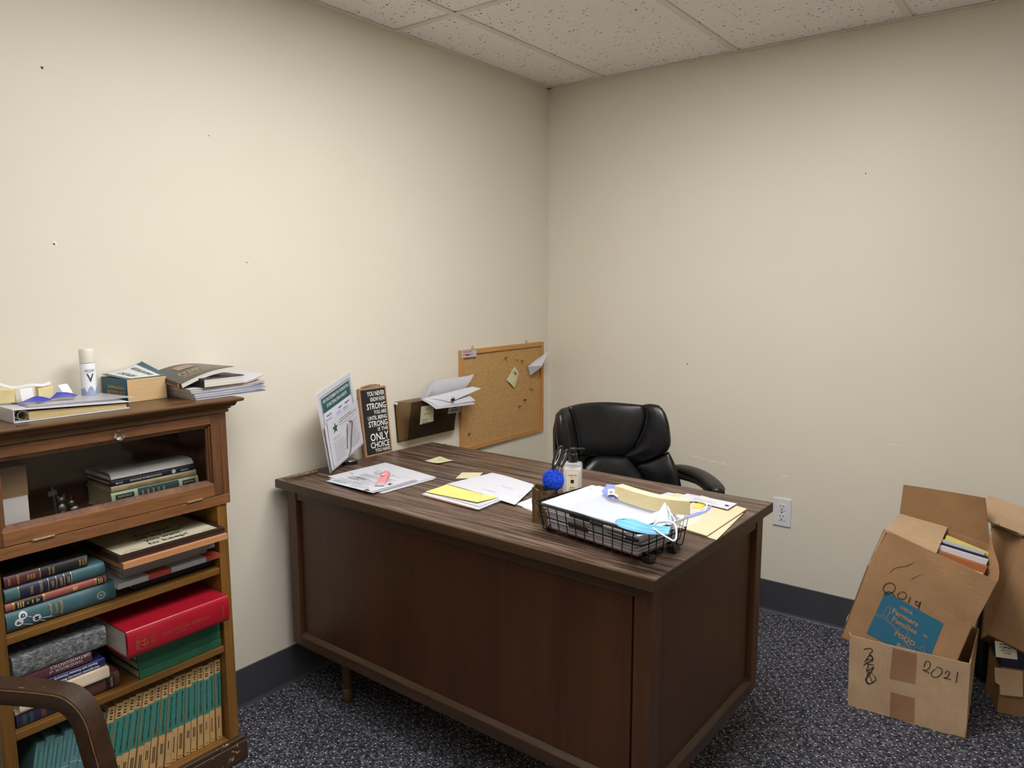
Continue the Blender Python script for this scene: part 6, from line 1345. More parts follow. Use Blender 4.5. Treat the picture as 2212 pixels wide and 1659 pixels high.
WF(ribbon([(0.05, -2.42, fz + 0.036), (0.085, -2.375, fz + 0.041), (0.11, -2.345, fz + 0.030), (0.12, -2.310, fz + 0.033), (0.115, -2.285, fz + 0.029), (0.10, -2.262, fz + 0.032)], (-0.016, 0.004, 0.004))).build('strap', MT['elastic'], f2, smooth=True)
WF(ribbon([(0.139, -2.343, fz + 0.031), (0.143, -2.343, fz + 0.016), (0.145, -2.342, fz + 0.001)], (-0.012, 0.030, 0))).build('strap_end', MT['elastic'], f2, smooth=True)
WF(ribbon([(0.112, -2.252, fz + 0.028), (0.118, -2.247, fz + 0.014), (0.120, -2.243, fz + 0.001)], (-0.012, 0.026, 0))).build('strap_end', MT['elastic'], f2, smooth=True)
MT['cobalt'] = plain('cobalt_film', rgb(30, 46, 176), 0.15, 0.1)
for pts in ([(0.165, -2.362, 0.001), (0.180, -2.318, 0.001), (0.160, -2.285, 0.001), (0.150, -2.318, 0.012)], [(0.150, -2.288, 0.001), (0.155, -2.235, 0.0), (0.120, -2.212, 0.0), (0.128, -2.262, 0.013)]):
    q = [Vector((x, y, fz + z_)) for x, y, z_ in pts]; m = MB(); m.grid(bil(q, lambda u, v: (0, 0, 0.003 * math.sin(u * math.pi))), 6, 6, 0.0006); WF(m).build('blue_film', MT['cobalt'], f2, smooth=True)
# ------------------------------------------------------------------ executive chair
def leather():
    t = NT('black_leather'); v = t.coord(); f = t.noise(v, 420, 3, 0.6); g = t.noise(v, 9, 3, 0.5, 0.6)
    t.color(t.ramp(g, [(0.3, rgb(16, 16, 18)), (0.7, rgb(26, 26, 29))])); t.set(rough=t.math('ADD', t.math('MULTIPLY', g, 0.15), 0.27), spec=0.5)
    t.bump(t.math('ADD', t.math('MULTIPLY', f, 0.25), g), 0.25, 0.004); return t.mat
MT['leather'] = leather(); MT['stitch'] = plain('grey_stitch', rgb(92, 92, 96), 0.7)
fa_ = math.radians(-38); CF = Vector((math.cos(fa_), math.sin(fa_), 0)); CS = Vector((-CF.y, CF.x, 0))      # facing, image-right side
CC = Vector((0.612, -0.497, 0))
ch = thing('executive_chair', 'black leather executive chair behind the desk near the corner', 'chair', CC + CF * 0.24)
def bp(px, py, off=0.0):   # onto the backrest plane, leaning slightly back
    n_ = (CF + ZV * 0.10).normalized(); return onp(px, py, CC + ZV * 0.70 + n_ * off, n_)
BN = (CF + ZV * 0.10).normalized()
def cushion(name, bottom, right, top, left, puff, thick, curve=0.0, nu=18, nv=16):
    b_, r_, t_, l_ = [smooth_path([bp(*p) for p in e], 5) for e in (bottom, right, top, left)]
    f = coons(b_, r_, t_, l_, nu, nv)
    def bow(p):  # sides of the back wrap forward
        d = (p - CC).dot(CS); return BN * (2.0 * d * d)
    def fr(u, v):
        p = f(u, v); e = (1 - abs(2 * u - 1) ** 4.0) * (1 - abs(2 * v - 1) ** 4.0); return p + bow(p) + BN * (puff * e)
    m = MB(); m.grid(fr, nu, nv); 
    m2 = MB(); k = len(m.v); m.grid(lambda u, v: f(1 - u, v) + bow(f(1 - u, v)) - BN * thick * (0.4 + 0.6 * (1 - abs(2 * u - 1) ** 6) * (1 - abs(2 * v - 1) ** 6)), nu, nv)
    w = nv + 1
    rim = [(i, 0) for i in range(nu)] + [(nu, j) for j in range(nv)] + [(i, nv) for i in range(nu, 0, -1)] + [(0, j) for j in range(nv, 0, -1)]
    for a in range(len(rim)):
        (i0, j0), (i1, j1) = rim[a], rim[(a + 1) % len(rim)]
        A_, B2 = i0 * w + j0, i1 * w + j1; C2, D2 = k + (nu - i1) * w + j1, k + (nu - i0) * w + j0
        m.f.append((A_, D2, C2, B2)); m.m.append(0)
    return wbuild(m, name, MT['leather'], ch, smooth='all')
# outline points taken on the backrest plane
cushion('head_cushion', [(1249, 984), (1275, 985), (1312, 986), (1345, 985)], [(1345, 985), (1366, 962), (1379, 925), (1384, 895), (1381, 874)], [(1220, 878), (1260, 871), (1320, 869), (1381, 874)], [(1249, 984), (1243, 950), (1232, 905), (1220, 878)], 0.022, 0.05)
cushion('side_bolster', [(1344, 986), (1368, 1001), (1372, 1001)], [(1372, 1001), (1418, 968), (1421, 925), (1414, 888), (1404, 873)], [(1382, 874), (1392, 871), (1404, 873)], [(1344, 986), (1367, 962), (1380, 925), (1385, 895), (1382, 874)], 0.030, 0.05, nu=10)
cushion('side_bolster', [(1196, 985), (1222, 992), (1247, 985)], [(1247, 985), (1241, 950), (1230, 905), (1218, 878)], [(1189, 892), (1200, 882), (1218, 878)], [(1196, 985), (1188, 950), (1186, 915), (1189, 892)], 0.030, 0.05, nu=10)
cushion('lumbar_cushion', [(1250, 1075), (1310, 1090), (1390, 1105)], [(1390, 1105), (1384, 1040), (1366, 1005), (1352, 988)], [(1262, 1008), (1285, 988), (1318, 985), (1352, 988)], [(1250, 1075), (1252, 1040), (1262, 1008)], 0.026, 0.05)
cushion('lower_wing', [(1391, 1105), (1420, 1110), (1444, 1100)], [(1444, 1100), (1438, 1040), (1430, 1000), (1420, 970)], [(1370, 1004), (1395, 988), (1420, 970)], [(1391, 1105), (1386, 1040), (1378, 1020), (1370, 1004)], 0.022, 0.05, nu=10)
cushion('lower_wing', [(1205, 1090), (1225, 1085), (1249, 1076)], [(1249, 1076), (1251, 1040), (1260, 1008)], [(1197, 988), (1225, 994), (1247, 987), (1260, 1008)], [(1205, 1090), (1200, 1040), (1197, 988)], 0.020, 0.05, nu=10)
# shell behind
m = MB(); secs = []
for z_, hw_ in ((0.50, 0.18), (0.60, 0.205), (0.70, 0.214), (0.80, 0.212), (0.860, 0.198), (0.876, 0.18)):
    c_ = CC + ZV * z_ - BN * 0.03 - CF * (z_ - 0.70) * 0.10; secs.append([c_ + CS * (hw_ * x) + CF * (0.060 * x * x - y) for x, y in [(-1 + 2 * k / 10, 0.0) for k in range(11)] + [(1 - 2 * k / 10, 0.030) for k in range(11)]])
loft(m, secs); wbuild(m, 'back_shell', MT['leather'], ch, smooth=True, angle=60)
# stitched seams
for pts in ([(1221, 880), (1233, 905), (1244, 950), (1249, 980)], [(1200, 886), (1206, 910), (1212, 945), (1216, 975)], [(1382, 876), (1385, 895), (1380, 925), (1367, 960)]):
    p = smooth_path([bp(*q_) for q_ in pts], 8); m = MB()
    for i in range(0, len(p) - 1):
        d = (p[i] - CC).dot(CS); o_ = BN * (2.0 * d * d + (0.006 if pts[0][0] != 1200 else 0.030)); m.tube([p[i] + o_, p[i].lerp(p[i + 1], 0.55) + o_], 0.0009, 4)
    s_ = wbuild(m, 'stitching', MT['stitch'], ch); s_['kind'] = 'stuff'
# arms: padded top on a curved black support
def arm(sgn):
    off = (lambda p: p) if sgn > 0 else (lambda p: p - CS * 2 * (p - CC).dot(CS))
    top = [(1434, 1011, 0.610), (1450, 1005, 0.628), (1475, 1004, 0.638), (1505, 1012, 0.645), (1530, 1026, 0.645), (1546, 1042, 0.640), (1552, 1056, 0.630)]
    p = [onz(px, py, z_) for px, py, z_ in top]; p = smooth_path([off(q_) for q_ in p], 5)
    m = MB(); secs = []; n_ = len(p)
    for i, c_ in enumerate(p[4:]):
        i += 4; t_ = (p[min(i + 1, n_ - 1)] - p[max(i - 1, 0)]).normalized(); s_ = t_.cross(ZV).normalized(); u_ = s_.cross(t_); f_ = (i - 4) / (n_ - 5); w_ = 0.030 * min(1, (0.15 + f_ * 4)) * (1 if f_ < 0.9 else 0.8); h_ = 0.017 * min(1, 0.3 + f_ * 3)
        secs.append([c_ - u_ * h_ + s_ * (w_ * math.cos(a)) + u_ * (h_ * math.sin(a)) for a in [2 * math.pi * k / 16 for k in range(16)]])
    loft(m, secs); wbuild(m, 'arm_pad', MT['leather'], ch, smooth='all')
    lo = [off(CC + CS * 0.235 + CF * 0.02 + ZV * 0.575), p[0] - ZV * 0.012, p[8] - ZV * 0.040, p[16] - ZV * 0.045, p[22] - ZV * 0.055, p[-3] - ZV * 0.075, off(CC + CS * 0.285 + CF * 0.40 + ZV * 0.50), off(CC + CS * 0.27 + CF * 0.34 + ZV * 0.42), off(CC + CS * 0.235 + CF * 0.26 + ZV * 0.395)]
    m = MB(); m.tube(smooth_path(lo, 5), 0.017, 12); wbuild(m, 'arm_support', MT['black'], ch, smooth=True)
arm(1); arm(-1)
sc_ = CC + CF * 0.26
m = MB()
def seat(u, v):
    a, b_ = 2 * u - 1, 2 * v - 1; r = 1 - 0.12 * abs(b_) ** 4; e = (1 - abs(a) ** 6) * (1 - abs(b_) ** 6)
    return sc_ + CS * (0.235 * a * r) + CF * (0.235 * b_) + ZV * (0.40 + 0.055 * e - 0.02 * max(0, b_) ** 3)
m.grid(seat, 18, 18, 0.075); wbuild(m, 'seat_cushion', MT['leather'], ch, smooth=True, angle=70)
m = MB(); m.obox(sc_ - CS * 0.12 - CF * 0.14 + ZV * 0.30, CS * 0.24, CF * 0.28, ZV * 0.03); wbuild(m, 'seat_mechanism', MT['black'], ch, bevel=0.004)
m = MB(); m.obox(CC - CF * 0.045 - CS * 0.05 + ZV * 0.315, CS * 0.10, CF * 0.18, ZV * 0.014).obox(CC - CF * 0.06 - CS * 0.05 + ZV * 0.315, CS * 0.10, CF * 0.015, ZV * 0.30); wbuild(m, 'back_bracket', MT['black'], ch, bevel=0.003)
m = MB(); m.lathe([(0.025, 0.07), (0.025, 0.20), (0.016, 0.205), (0.016, 0.31)], 20, sc_); wbuild(m, 'gas_lift', MT['black'], ch, smooth=True)
for k in range(5):
    a = 2 * math.pi * k / 5 + 0.3; d = Vector((math.cos(a), math.sin(a), 0)); e = sc_ + d * 0.27
    m = MB(); m.tube([sc_ + ZV * 0.095, sc_ + d * 0.15 + ZV * 0.088, e + ZV * 0.068], [0.026, 0.020, 0.013], 8); wbuild(m, 'base_spoke', MT['black'], ch, smooth=True)
    s_ = ZV.cross(d); m = MB(); m.tube([e - s_ * 0.020 + ZV * 0.0255, e + s_ * 0.020 + ZV * 0.0255], 0.025, 16); wbuild(m, 'caster', MT['black'], ch, smooth=True)

# ------------------------------------------------------------------ cardboard boxes at the right
def board(name, c, seed=0):
    t = NT(name); v = t.coord(); f = t.noise(v, 7, 4, 0.6); g = t.noise(t.coord((1, 1, 0.02)), 260, 2)
    t.color(t.ramp(t.math('ADD', t.math('MULTIPLY', f, 0.8), t.math('MULTIPLY', g, 0.2)), [(0.3, tuple(x * 0.82 for x in c[:3]) + (1,)), (0.7, tuple(min(1, x * 1.12) for x in c[:3]) + (1,))])); t.set(rough=0.8, spec=0.2); t.bump(t.noise(v, 30, 4, 0.6, 0.5), 0.25, 0.004); return t.mat
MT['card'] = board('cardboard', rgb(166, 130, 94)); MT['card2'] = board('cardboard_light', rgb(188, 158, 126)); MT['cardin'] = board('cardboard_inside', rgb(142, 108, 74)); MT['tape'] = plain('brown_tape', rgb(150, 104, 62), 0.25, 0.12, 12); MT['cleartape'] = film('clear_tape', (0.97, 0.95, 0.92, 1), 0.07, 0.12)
MT['boxblue'] = plain('box_print_blue', rgb(38, 104, 132), 0.7, 0.05)
CT = 0.004
def panel(root, name, a, b_, c, d, mat, th=CT, n=1, lift=None):
    """flat board through four room points; thickness goes to the back side"""
    m = MB(); m.grid(bil([a, b_, c, d], lift), n, n, th); return wbuild(m, name, mat, root)
# lower box
A = onz(1831, 1522.8, 0.0005); Bb = onz(2086, 1597, 0.0005); e1 = (Bb - A).normalized(); e2 = Vector((-e1.y, e1.x, 0)); BW_, BD_, BH_ = 0.328, 0.285, 0.237
low = thing('cardboard_box', 'open cardboard box marked 2021 standing on the carpet, lowest at the right', 'cardboard box', A + e1 * BW_ / 2 + e2 * BD_ / 2)
Z = lambda h: ZV * h
fl_, fr_, br_, bl_ = A, A + e1 * BW_, A + e1 * BW_ + e2 * BD_, A + e2 * BD_
tl = fl_ + Z(BH_) - e1 * 0.006; tr = fr_ + Z(BH_ + 0.001) - e1 * 0.004
tbl = bl_ + Z(BH_) - e1 * 0.012; tbr = br_ + Z(BH_) + e1 * 0.006
fp_ = panel(low, 'front_wall', fl_, fr_, tr, tl, MT['card2'], n=8, lift=lambda u, v: -e2 * (0.004 * math.sin(u * math.pi) * v))
mid_l = (fl_ + bl_) / 2
panel(low, 'left_wall', bl_, fl_, tl, tbl, MT['card2'], n=8, lift=lambda u, v: -e1 * (0.030 * math.sin(u * math.pi) * v * v)); panel(low, 'right_wall', fr_, br_, tbr, tr, MT['card2']); panel(low, 'back_wall', br_, bl_, tbl, tbr, MT['card2'])
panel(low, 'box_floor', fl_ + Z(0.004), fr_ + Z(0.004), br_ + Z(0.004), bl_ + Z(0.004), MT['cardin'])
def lowp(px, py, off=0.0006): return onp(px, py, A - e2 * (off + 0.0005), e2) - e2 * (0.004 * math.sin(max(0, min(1, (onp(px, py, A, e2) - A).dot(e1) / BW_)) * math.pi) * max(0, min(1, onp(px, py, A, e2).z / BH_)))
def strip(root, name, quad, mat, off=0.0006): m = MB(); f = lambda u, v: lowp(*[quad[0][i] * (1 - u) * (1 - v) + quad[1][i] * u * (1 - v) + quad[2][i] * u * v + quad[3][i] * (1 - u) * v for i in (0, 1)], off); m.grid(f, 4, 6); return wbuild(m, name, mat, root)
strip(fp_, 'brown_tape', [(1922, 1465), (1977, 1477), (1981, 1412), (1929, 1398)], MT['tape']); strip(fp_, 'brown_tape', [(1922, 1549), (1975, 1561), (1976, 1508), (1924, 1494)], MT['tape'])
strip(fp_, 'clear_tape', [(1922, 1549), (1977, 1561), (1983, 1406), (1926, 1394)], MT['cleartape'], 0.0012)
MT['marker'] = plain('black_marker', rgb(34, 28, 26), 0.6)
def scrawl(root, name, lines, w, fn, n_):
    m = MB()
    for l in lines: stroke(m, smooth_path([fn(*p) for p in l], 5), w, n_, lift=0.0008)
    return wbuild(m, name, MT['marker'], root)
scrawl(fp_, 'handwriting', [[(1996, 1439), (2001, 1427), (2009, 1430), (2008, 1441), (1998, 1448), (1995, 1445), (2008, 1453)], [(2021, 1444), (2012, 1452), (2015, 1461), (2026, 1461), (2035, 1452), (2033, 1443), (2022, 1440)], [(2041, 1455), (2046, 1449), (2051, 1451), (2050, 1457), (2043, 1465), (2040, 1462), (2055, 1468)], [(2069, 1451), (2065, 1474)]], 0.0022, lowp, -e2)
scrawl(fp_, 'handwriting', [[(1866, 1402), (1880, 1400), (1885, 1405), (1878, 1413), (1884, 1418), (1884, 1424), (1870, 1424)], [(1868, 1430), (1880, 1414), (1886, 1425), (1872, 1432), (1888, 1436)], [(1866, 1437), (1872, 1432), (1876, 1437), (1872, 1450), (1888, 1440), (1876, 1458)], [(1886, 1455), (1876, 1452), (1872, 1470), (1880, 1476), (1892, 1468), (1888, 1458)], [(1880, 1458), (1870, 1466), (1874, 1476), (1884, 1474), (1880, 1462)]], 0.0026, lowp, -e2)

# upper box "2019", rolled over to the right inside the lower one
UPN = Vector((0, -1, 0.09)).normalized(); U0 = Vector((1.6, -0.532, 0.25))
def up(px, py, off=0.0): return onp(px, py, U0 + UPN * off, UPN)
TLc, TRc = up(1874, 1221), up(2100, 1352); BLc = up(1821, 1362); dn = (BLc - TLc).normalized(); rg = (TRc - TLc).normalized(); wid = (TRc - TLc).length
dp = -UPN  # depth
UD_ = 0.195
ub = thing('cardboard_box', 'cardboard box marked 2019 with blue food print, tilted inside the lower box', 'cardboard box', TLc + rg * wid / 2 + dn * 0.24 + dp * 0.1)
LH = 0.300
bl0, br0 = TLc + dn * (LH - 0.03), TRc + dn * (LH - 0.10)
bl0 = TLc + dn * 0.255; br0 = TRc + dn * 0.215 
fpn = panel(ub, 'front_wall', bl0, br0, TRc, TLc, MT['card'])
FTL, FTR = up(1909, 1143, -0.004), up(2154, 1256, 0.012)
panel(ub, 'front_flap', TLc, TRc + rg * 0.004, FTR, FTL, MT['card'], n=10, lift=lambda u, v: UPN * (0.0025 * math.sin(u * 9 + v * 5) * v))
# back plane points
ltop = up(1911, 1148, -0.002); BKTL = ony(1943, 1111, -0.372)
bdir = (FTR - FTL).normalized()
BKTR = ony(2139, 1177, -0.372)
panel(ub, 'left_wall', bl0 + dp * UD_, bl0, TLc, TLc + dp * UD_, MT['card']); panel(ub, 'left_wall_top', TLc + dp * UD_, TLc, ltop, BKTL, MT['card2'])
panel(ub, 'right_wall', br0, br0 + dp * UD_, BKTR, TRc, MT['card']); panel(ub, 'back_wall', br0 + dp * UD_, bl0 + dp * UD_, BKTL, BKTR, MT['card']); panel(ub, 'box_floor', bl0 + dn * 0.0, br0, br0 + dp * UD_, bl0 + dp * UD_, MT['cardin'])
# right flap seen nearly edge on
panel(ub, 'right_flap', TRc, BKTR, ony(2145, 1148, -0.36), FTR + Vector((0.002, 0.008, 0.0)), MT['card'], n=6, lift=lambda u, v: Vector((0.006 * math.sin(u * 6) * v, 0, 0)))
# left flap folded in over the opening
LF = (BKTL - ltop)
lq = [ltop + ZV * 0.002, up(2021, 1200, -0.012) + ZV * 0.002, ony(2047, 1140, -0.375) + ZV * 0.002, BKTL + ZV * 0.003]
lf = panel(ub, 'left_flap', *lq, MT['card2'])
lfn = (lq[1] - lq[0]).cross(lq[3] - lq[0]).normalized()
def lfp(px, py): return onp(px, py, lq[0], lfn)
m = MB(); m.grid(bil([lfp(2008, 1192) , lfp(2021, 1197), lfp(2046, 1140), lfp(2030, 1136)]), 2, 2)
for i in range(len(m.v)): m.v[i] = tuple(Vector(m.v[i]) + lfn * 0.0006)
wbuild(m, 'brown_tape', MT['tape'], lf)
scrawl(lf, 'handwriting', [[(2000, 1143), (2003, 1137), (1996, 1131), (1983, 1130), (1976, 1133), (1983, 1137), (1989, 1133), (1984, 1129)], [(1981, 1140), (1974, 1134), (1970, 1138), (1976, 1144), (1981, 1140)], [(1972, 1148), (1966, 1142)], [(1962, 1150), (1957, 1146), (1959, 1142), (1965, 1146), (1962, 1150), (1953, 1145), (1945, 1141)]], 0.0020, lfp, lfn)
# back flap standing up
bfl = [BKTL, BKTR, ony(2128, 1076, -0.352), ony(1951.7, 1047, -0.352)]
panel(ub, 'back_flap', *bfl, MT['cardin'], n=8, lift=lambda u, v: UPN * (-0.012 * v * math.sin(u * 3)))
# blue print on the front wall
def upl(px, py): return up(px, py, 0.0012)
q = [upl(1872, 1367), upl(1970, 1442), upl(2037, 1347), upl(1913, 1277)]
m = MB(); m.grid(bil([upl(1872, 1368), upl(2002, 1437), upl(2038, 1347), upl(1913, 1277)]), 1, 1); pr2 = wbuild(m, 'blue_print', MT['boxblue'], fpn)
MT['printkraft'] = plain('kraft_print', rgb(176, 136, 96), 0.8, 0.05)
bo = upl(1913, 1277); bru = (upl(2038, 1347) - bo); brd = (upl(1872, 1368) - bo); ru, rd = bru.normalized(), brd.normalized(); Wd, Hd = bru.length, brd.length
def bq(u, v): return bo + bru * u + brd * v + UPN * 0.0006
m = MB()
for s, u, v, h_, w_ in (('USDA', 0.42, 0.17, 0.011, 0.038), ('Farmers', 0.45, 0.33, 0.016, 0.078), ('Families', 0.49, 0.48, 0.015, 0.074), ('to', 0.84, 0.43, 0.009, 0.013), ('FOOD', 0.58, 0.72, 0.015, 0.060), ('BOX', 0.64, 0.92, 0.015, 0.046)): put_text(m, s, bq(u, v), ru, -rd, h_, w_, 'C', 0.02)
wbuild(m, 'lettering', MT['printkraft'], pr2)
m = MB()
def ln(pts, w=0.001): stroke(m, smooth_path([bq(*p) for p in pts], 4), w, UPN)
ln([(0.0, 0.52), (0.15, 0.50), (0.35, 0.56), (0.55, 0.68), (0.75, 0.80), (1.0, 0.88)]); ln([(0.0, 0.55), (0.15, 0.53), (0.35, 0.59), (0.55, 0.71), (0.75, 0.83), (1.0, 0.92)])
ln([(0.12, 0.50), (0.12, 0.30), (0.155, 0.24), (0.19, 0.30), (0.19, 0.50)]); ln([(0.19, 0.50), (0.19, 0.40), (0.24, 0.33), (0.29, 0.40), (0.29, 0.54)])
ln([(0.44, 0.62), (0.44, 0.50), (0.57, 0.50), (0.57, 0.66)]); ln([(0.57, 0.56), (0.63, 0.58), (0.64, 0.70)]); ln([(0.78, 0.80), (0.78, 0.70), (0.84, 0.70), (0.88, 0.60), (0.92, 0.70), (0.98, 0.72), (0.98, 0.86)]); ln([(0.84, 0.70), (0.92, 0.72)])
wbuild(m, 'line_drawing', MT['printkraft'], pr2)
scrawl(fpn, 'handwriting', [[(1915, 1281), (1908, 1274), (1912, 1263), (1924, 1259), (1933, 1265), (1932, 1276), (1918, 1284), (1910, 1283), (1922, 1278), (1934, 1288)], [(1945, 1280), (1939, 1284), (1942, 1292), (1952, 1294), (1958, 1288), (1955, 1280), (1946, 1278)], [(1967, 1289), (1962, 1302)], [(1986, 1303), (1979, 1298), (1978, 1305), (1985, 1308), (1989, 1299), (1984, 1315)]], 0.0022, upl, UPN)
# creases pressed into the flap
for pts in ([(1922, 1236), (1935, 1225), (1955, 1222), (1975, 1214)], [(1968, 1250), (1990, 1240), (2015, 1233), (2053, 1222)]):
    m = MB(); m.tube(smooth_path([up(px, py, 0.0015) for px, py in pts], 4), 0.0011, 5); wbuild(m, 'crease', MT['card'], ub)
# files inside: slabs standing behind the front wall
MT['filebrown'] = plain('brown_file', rgb(168, 98, 52), 0.7, 0.06); MT['filewhite'] = MT['paper']; MT['fileyellow'] = plain('yellow_file', rgb(224, 208, 110), 0.7, 0.05)
upv = -dn
for k, (yy, th_, mt_, pa_, pb_, lbl) in enumerate((
        (-0.500, 0.018, MT['filebrown'], (2020, 1216), (2118, 1256), 'brown file folder nearest the front in the 2019 box'),
        (-0.478, 0.003, MT['filewhite'], (2034, 1208), (2124, 1239), 'thin white file in front of brown folders in the 2019 box'),
        (-0.472, 0.018, MT['filebrown'], (2028, 1192), (2132, 1226), 'thick brown file folder in the middle of the 2019 box'),
        (-0.450, 0.014, MT['filewhite'], (2024, 1177), (2134, 1211), 'white file bundle behind the brown folders in the 2019 box'),
        (-0.432, 0.004, BK['black'], (2026, 1170), (2134, 1203), 'black file divider behind the white bundle in the 2019 box'),
        (-0.426, 0.008, MT['paper2'], (2030, 1164), (2128, 1194), 'grey-white file sheets before the yellow folder in the 2019 box'),
        (-0.414, 0.014, MT['fileyellow'], (2044, 1158), (2136, 1196), 'yellow file folder at the back of the 2019 box'))):
    ta, tb_ = ony(*pa_, yy), ony(*pb_, yy); m = MB(); m.obox(ta + dn * 0.13, tb_ - ta, Vector((0, th_, 0)), -dn * 0.13)
    place(m, 'file_folder', mt_, lbl, 'file folder', 'files in the 2019 box')

# stack behind: carton, dark blue box, tilted open box
cA = onz(2154, 1539, 0.0005); k1 = Vector((math.cos(0.28), math.sin(0.28), 0)); k2 = Vector((-k1.y, k1.x, 0))
def onk(px, py): return onp(px, py, cA, k2)
chh = onk(2149, 1438).z
ct1 = thing('carton', 'plain brown carton on the carpet under the dark blue box', 'carton', cA + k1 * 0.11 + k2 * 0.08)
m = MB(); m.obox(cA, k1 * 0.22, k2 * 0.16, ZV * chh); wbuild(m, 'carton_body', MT['cardin'], ct1, bevel=0.001)
m = MB(); m.prism([onk(2148, 1441) - k2 * 0.0012, onk(2148, 1470) - k2 * 0.010, onk(2157, 1476) - k2 * 0.011, onk(2159, 1496) - k2 * 0.014, onk(2207, 1501) - k2 * 0.014, onk(2209, 1450) - k2 * 0.0012], k2 * 0.001); wbuild(m, 'front_flap', MT['card2'], ct1)
b0 = cA + ZV * (chh + 0.0005) - k1 * 0.004 - k2 * 0.002; hb2 = onk(2146, 1385).z - chh
db = thing('dark_blue_box', 'small dark blue box with a white product label on the carton', 'box', b0 + k1 * 0.11 + k2 * 0.08); MT['navybox'] = plain('navy_box', rgb(26, 30, 52), 0.45, 0.1)
m = MB(); m.obox(b0, k1 * 0.092, k2 * 0.16, ZV * (hb2 - 0.019)); wbuild(m, 'box_body', MT['navybox'], db, bevel=0.001); m = MB(); m.obox(b0 - k1 * 0.001 - k2 * 0.001 + ZV * (hb2 - 0.033), k1 * 0.094, k2 * 0.162, ZV * 0.024); wbuild(m, 'lid', MT['navybox'], db, bevel=0.001)
def onb(px, py, o_=0.002): return onp(px, py, b0 - k2 * o_, k2)
q = [onb(2151, 1419), onb(2198, 1425), onb(2195, 1392), onb(2149, 1384)]; m = MB(); m.grid(bil(q), 1, 1); lb2 = wbuild(m, 'label', MT['label'], db)
m = MB(); ru = (q[1] - q[0]).normalized(); rv = (q[3] - q[0]).normalized(); lw = (q[1] - q[0]).length; lh = (q[3] - q[0]).length
for s, v_, w_ in (('WHITE MINT', 0.56, 0.5), ('ITEM # 8223-0111', 0.42, 0.62), ('LOT 908392', 0.26, 0.35)): put_text(m, s, q[0] + ru * lw * 0.55 + rv * lh * v_ - k2 * 0.0003, ru, rv, 0.0055, lw * w_, 'C', 0.015)
dashes(m, q[0] + ru * lw * 0.2 + rv * lh * 0.80, ru, rv, lw * 0.7, 2, 0.008, 0.003, 3, word=0.008); wbuild(m, 'lettering', MT['inkdark'], lb2)
# tilted open box on top
tN = (Vector((-0.12, -1, 0.10))).normalized(); t0_ = b0 + ZV * hb2 - k2 * 0.02
def ot_(px, py, off=0.0): return onp(px, py, t0_ + tN * off, tN)
P1, P2 = ot_(2137, 1369), ot_(2212, 1406); r1 = (P2 - P1).normalized(); P1t = ot_(2207, 1163); u1 = (P1t - P1); dpt = -tN
bx = thing('cardboard_box', 'tilted open cardboard box at the right edge above the dark blue box', 'cardboard box', P1 + r1 * 0.15)
BXW = max(0.10, min(0.20, (P1.z - chh - 0.008) / max(0.05, -r1.z))); R1 = P1 + r1 * BXW; R1t = P1t + r1 * BXW; dB = dpt * 0.20
panel(bx, 'front_wall', P1, R1, R1t, P1t, MT['card'])
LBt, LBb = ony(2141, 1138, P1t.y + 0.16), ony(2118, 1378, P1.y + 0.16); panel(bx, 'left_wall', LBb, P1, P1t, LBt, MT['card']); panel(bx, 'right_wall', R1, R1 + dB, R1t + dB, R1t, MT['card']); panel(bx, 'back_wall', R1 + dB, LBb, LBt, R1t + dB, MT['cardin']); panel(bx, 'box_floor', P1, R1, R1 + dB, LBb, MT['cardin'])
fa2 = [ot_(2112, 1117, 0.02), ot_(2212, 1153, 0.02) + r1 * 0.10, ot_(2212, 1096, -0.05) + r1 * 0.10, ot_(2134, 1068.5, -0.05)]
panel(bx, 'top_flap', *fa2, MT['card2'])
panel(bx, 'left_flap', LBt, P1t, fa2[1].lerp(fa2[0], 0.75), ony(2134, 1100, LBt.y), MT['cardin'])

# black bag slumped between the boxes
MT['bag'] = plain('black_bag', rgb(18, 18, 20), 0.35, 0.2, 30, 0.5, 60)
bg = Vector((1.972, -0.165, 0.0005)); m = MB()
def bagf(u, v):
    a = 2 * math.pi * u; r = (0.052 + 0.008 * math.sin(3 * a) + 0.006 * math.sin(7 * a + v * 5)) * (1.0 - 0.55 * v ** 3) * (1 if v > 0.02 else 0.9)
    return (bg.x - 0.075 + r * math.cos(a) * 0.75, bg.y + 0.085 + r * math.sin(a) * 0.9, 0.001 + 0.34 * v)
m.grid(bagf, 40, 16); place(m, 'black_bag', MT['bag'], 'crumpled black plastic bag in the gap between the boxes', 'bag', smooth=True)

# ------------------------------------------------------------------ old wooden armchair in the left foreground
MT['oldwood'] = wood('old_dark_wood', rgb(40, 27, 18), rgb(70, 48, 32), 0, 12, 0.38, 8, wear=rgb(140, 98, 58), wear_amt=0.66)
MT['wornedge'] = plain('worn_bare_edge', rgb(128, 90, 54), 0.5, 0.35, 60); AZ = 0.655
ac = thing('wooden_armchair', 'old dark wooden armchair with worn curved arm in left foreground', 'armchair', (0.72, -2.78, 0))
e0 = onz(-60, 1490, AZ); e1_ = onz(118, 1500, AZ); ad = (e1_ - e0).normalized(); as_ = Vector((ad.y, -ad.x, 0))   # arm direction, towards the camera
def armsec(c_, t_, w, h):   # squarish section, long edges slightly rounded
    s_ = as_; u_ = s_.cross(t_).normalized()
    if u_.z < 0: u_ = -u_
    return [c_ + s_ * (w * x) + u_ * (h * y) for x, y in ((-1, -0.85), (-0.9, -1), (0.9, -1), (1, -0.85), (1, 0.82), (0.9, 1), (-0.9, 1), (-1, 0.82))]
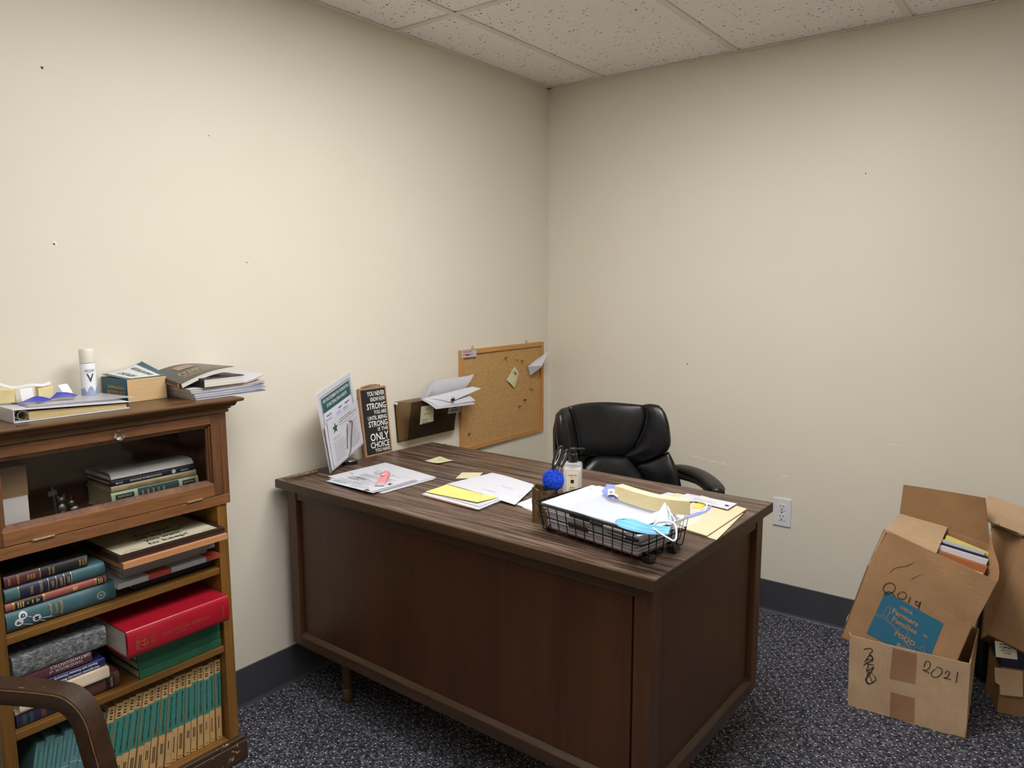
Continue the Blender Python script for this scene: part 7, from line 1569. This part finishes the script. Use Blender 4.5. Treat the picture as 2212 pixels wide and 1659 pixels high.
def curved(side):
    base = e0 - ad * 0.30
    pts = [base + ZV * -0.01, e0, e0.lerp(e1_, 0.5) + ZV * 0.002, e1_ - ZV * 0.001, e1_ + ad * 0.030 - ZV * 0.008, e1_ + ad * 0.052 - ZV * 0.032, e1_ + ad * 0.064 - ZV * 0.075, e1_ + ad * 0.085 - ZV * 0.20, e1_ + ad * 0.105 - ZV * 0.42, e1_ + ad * 0.115 - ZV * (AZ - 0.001)]
    pts = [p + side for p in pts]; p = smooth_path(pts, 6); m = MB(); secs = []
    for i, c_ in enumerate(p):
        t_ = (p[min(i + 1, len(p) - 1)] - p[max(i - 1, 0)]).normalized(); secs.append(armsec(c_ - ZV * 0.0, t_, 0.021, 0.0155))
    loft(m, secs); ob_ = wbuild(m, 'arm_and_front_leg', MT['oldwood'], ac, smooth=True, angle=38)
    m = MB(); m.tube([s_[4] for s_ in secs[:46]], 0.0010, 5); wbuild(m, 'worn_edge', MT['wornedge'], ob_, smooth=True); return ob_
curved(as_ * 0.0); curved(-as_ * -0.50)
lo_ = e0 - ad * 0.30
for s_ in (0.0, 0.50):
    q_ = lo_ + as_ * s_; m = MB(); m.tube([Vector((q_.x, q_.y, 0)) - ad * 0.06, Vector((q_.x, q_.y, 0.44)) - ad * 0.0, Vector((q_.x, q_.y, 0.95)) - ad * 0.10], 0.020, 8); wbuild(m, 'rear_leg', MT['oldwood'], ac, smooth=True)
for z_ in (0.93, 0.80, 0.70): q_ = lo_ - ad * (0.10 * (z_ - 0.44) / 0.51); m = MB(); m.obox(q_ + ZV * (z_ - 0.66) * 1.0 + ZV * (-q_.z + 0.66), as_ * 0.50, ad * 0.018, ZV * 0.05); wbuild(m, 'back_rail', MT['oldwood'], ac, bevel=0.003)
st0 = lo_; m = MB(); m.obox(Vector((st0.x, st0.y, 0.42)) - ad * 0.01 + as_ * 0.03, as_ * 0.44, ad * ((e1_ - lo_).length + 0.06), ZV * 0.03); wbuild(m, 'seat', MT['oldwood'], ac, bevel=0.006)
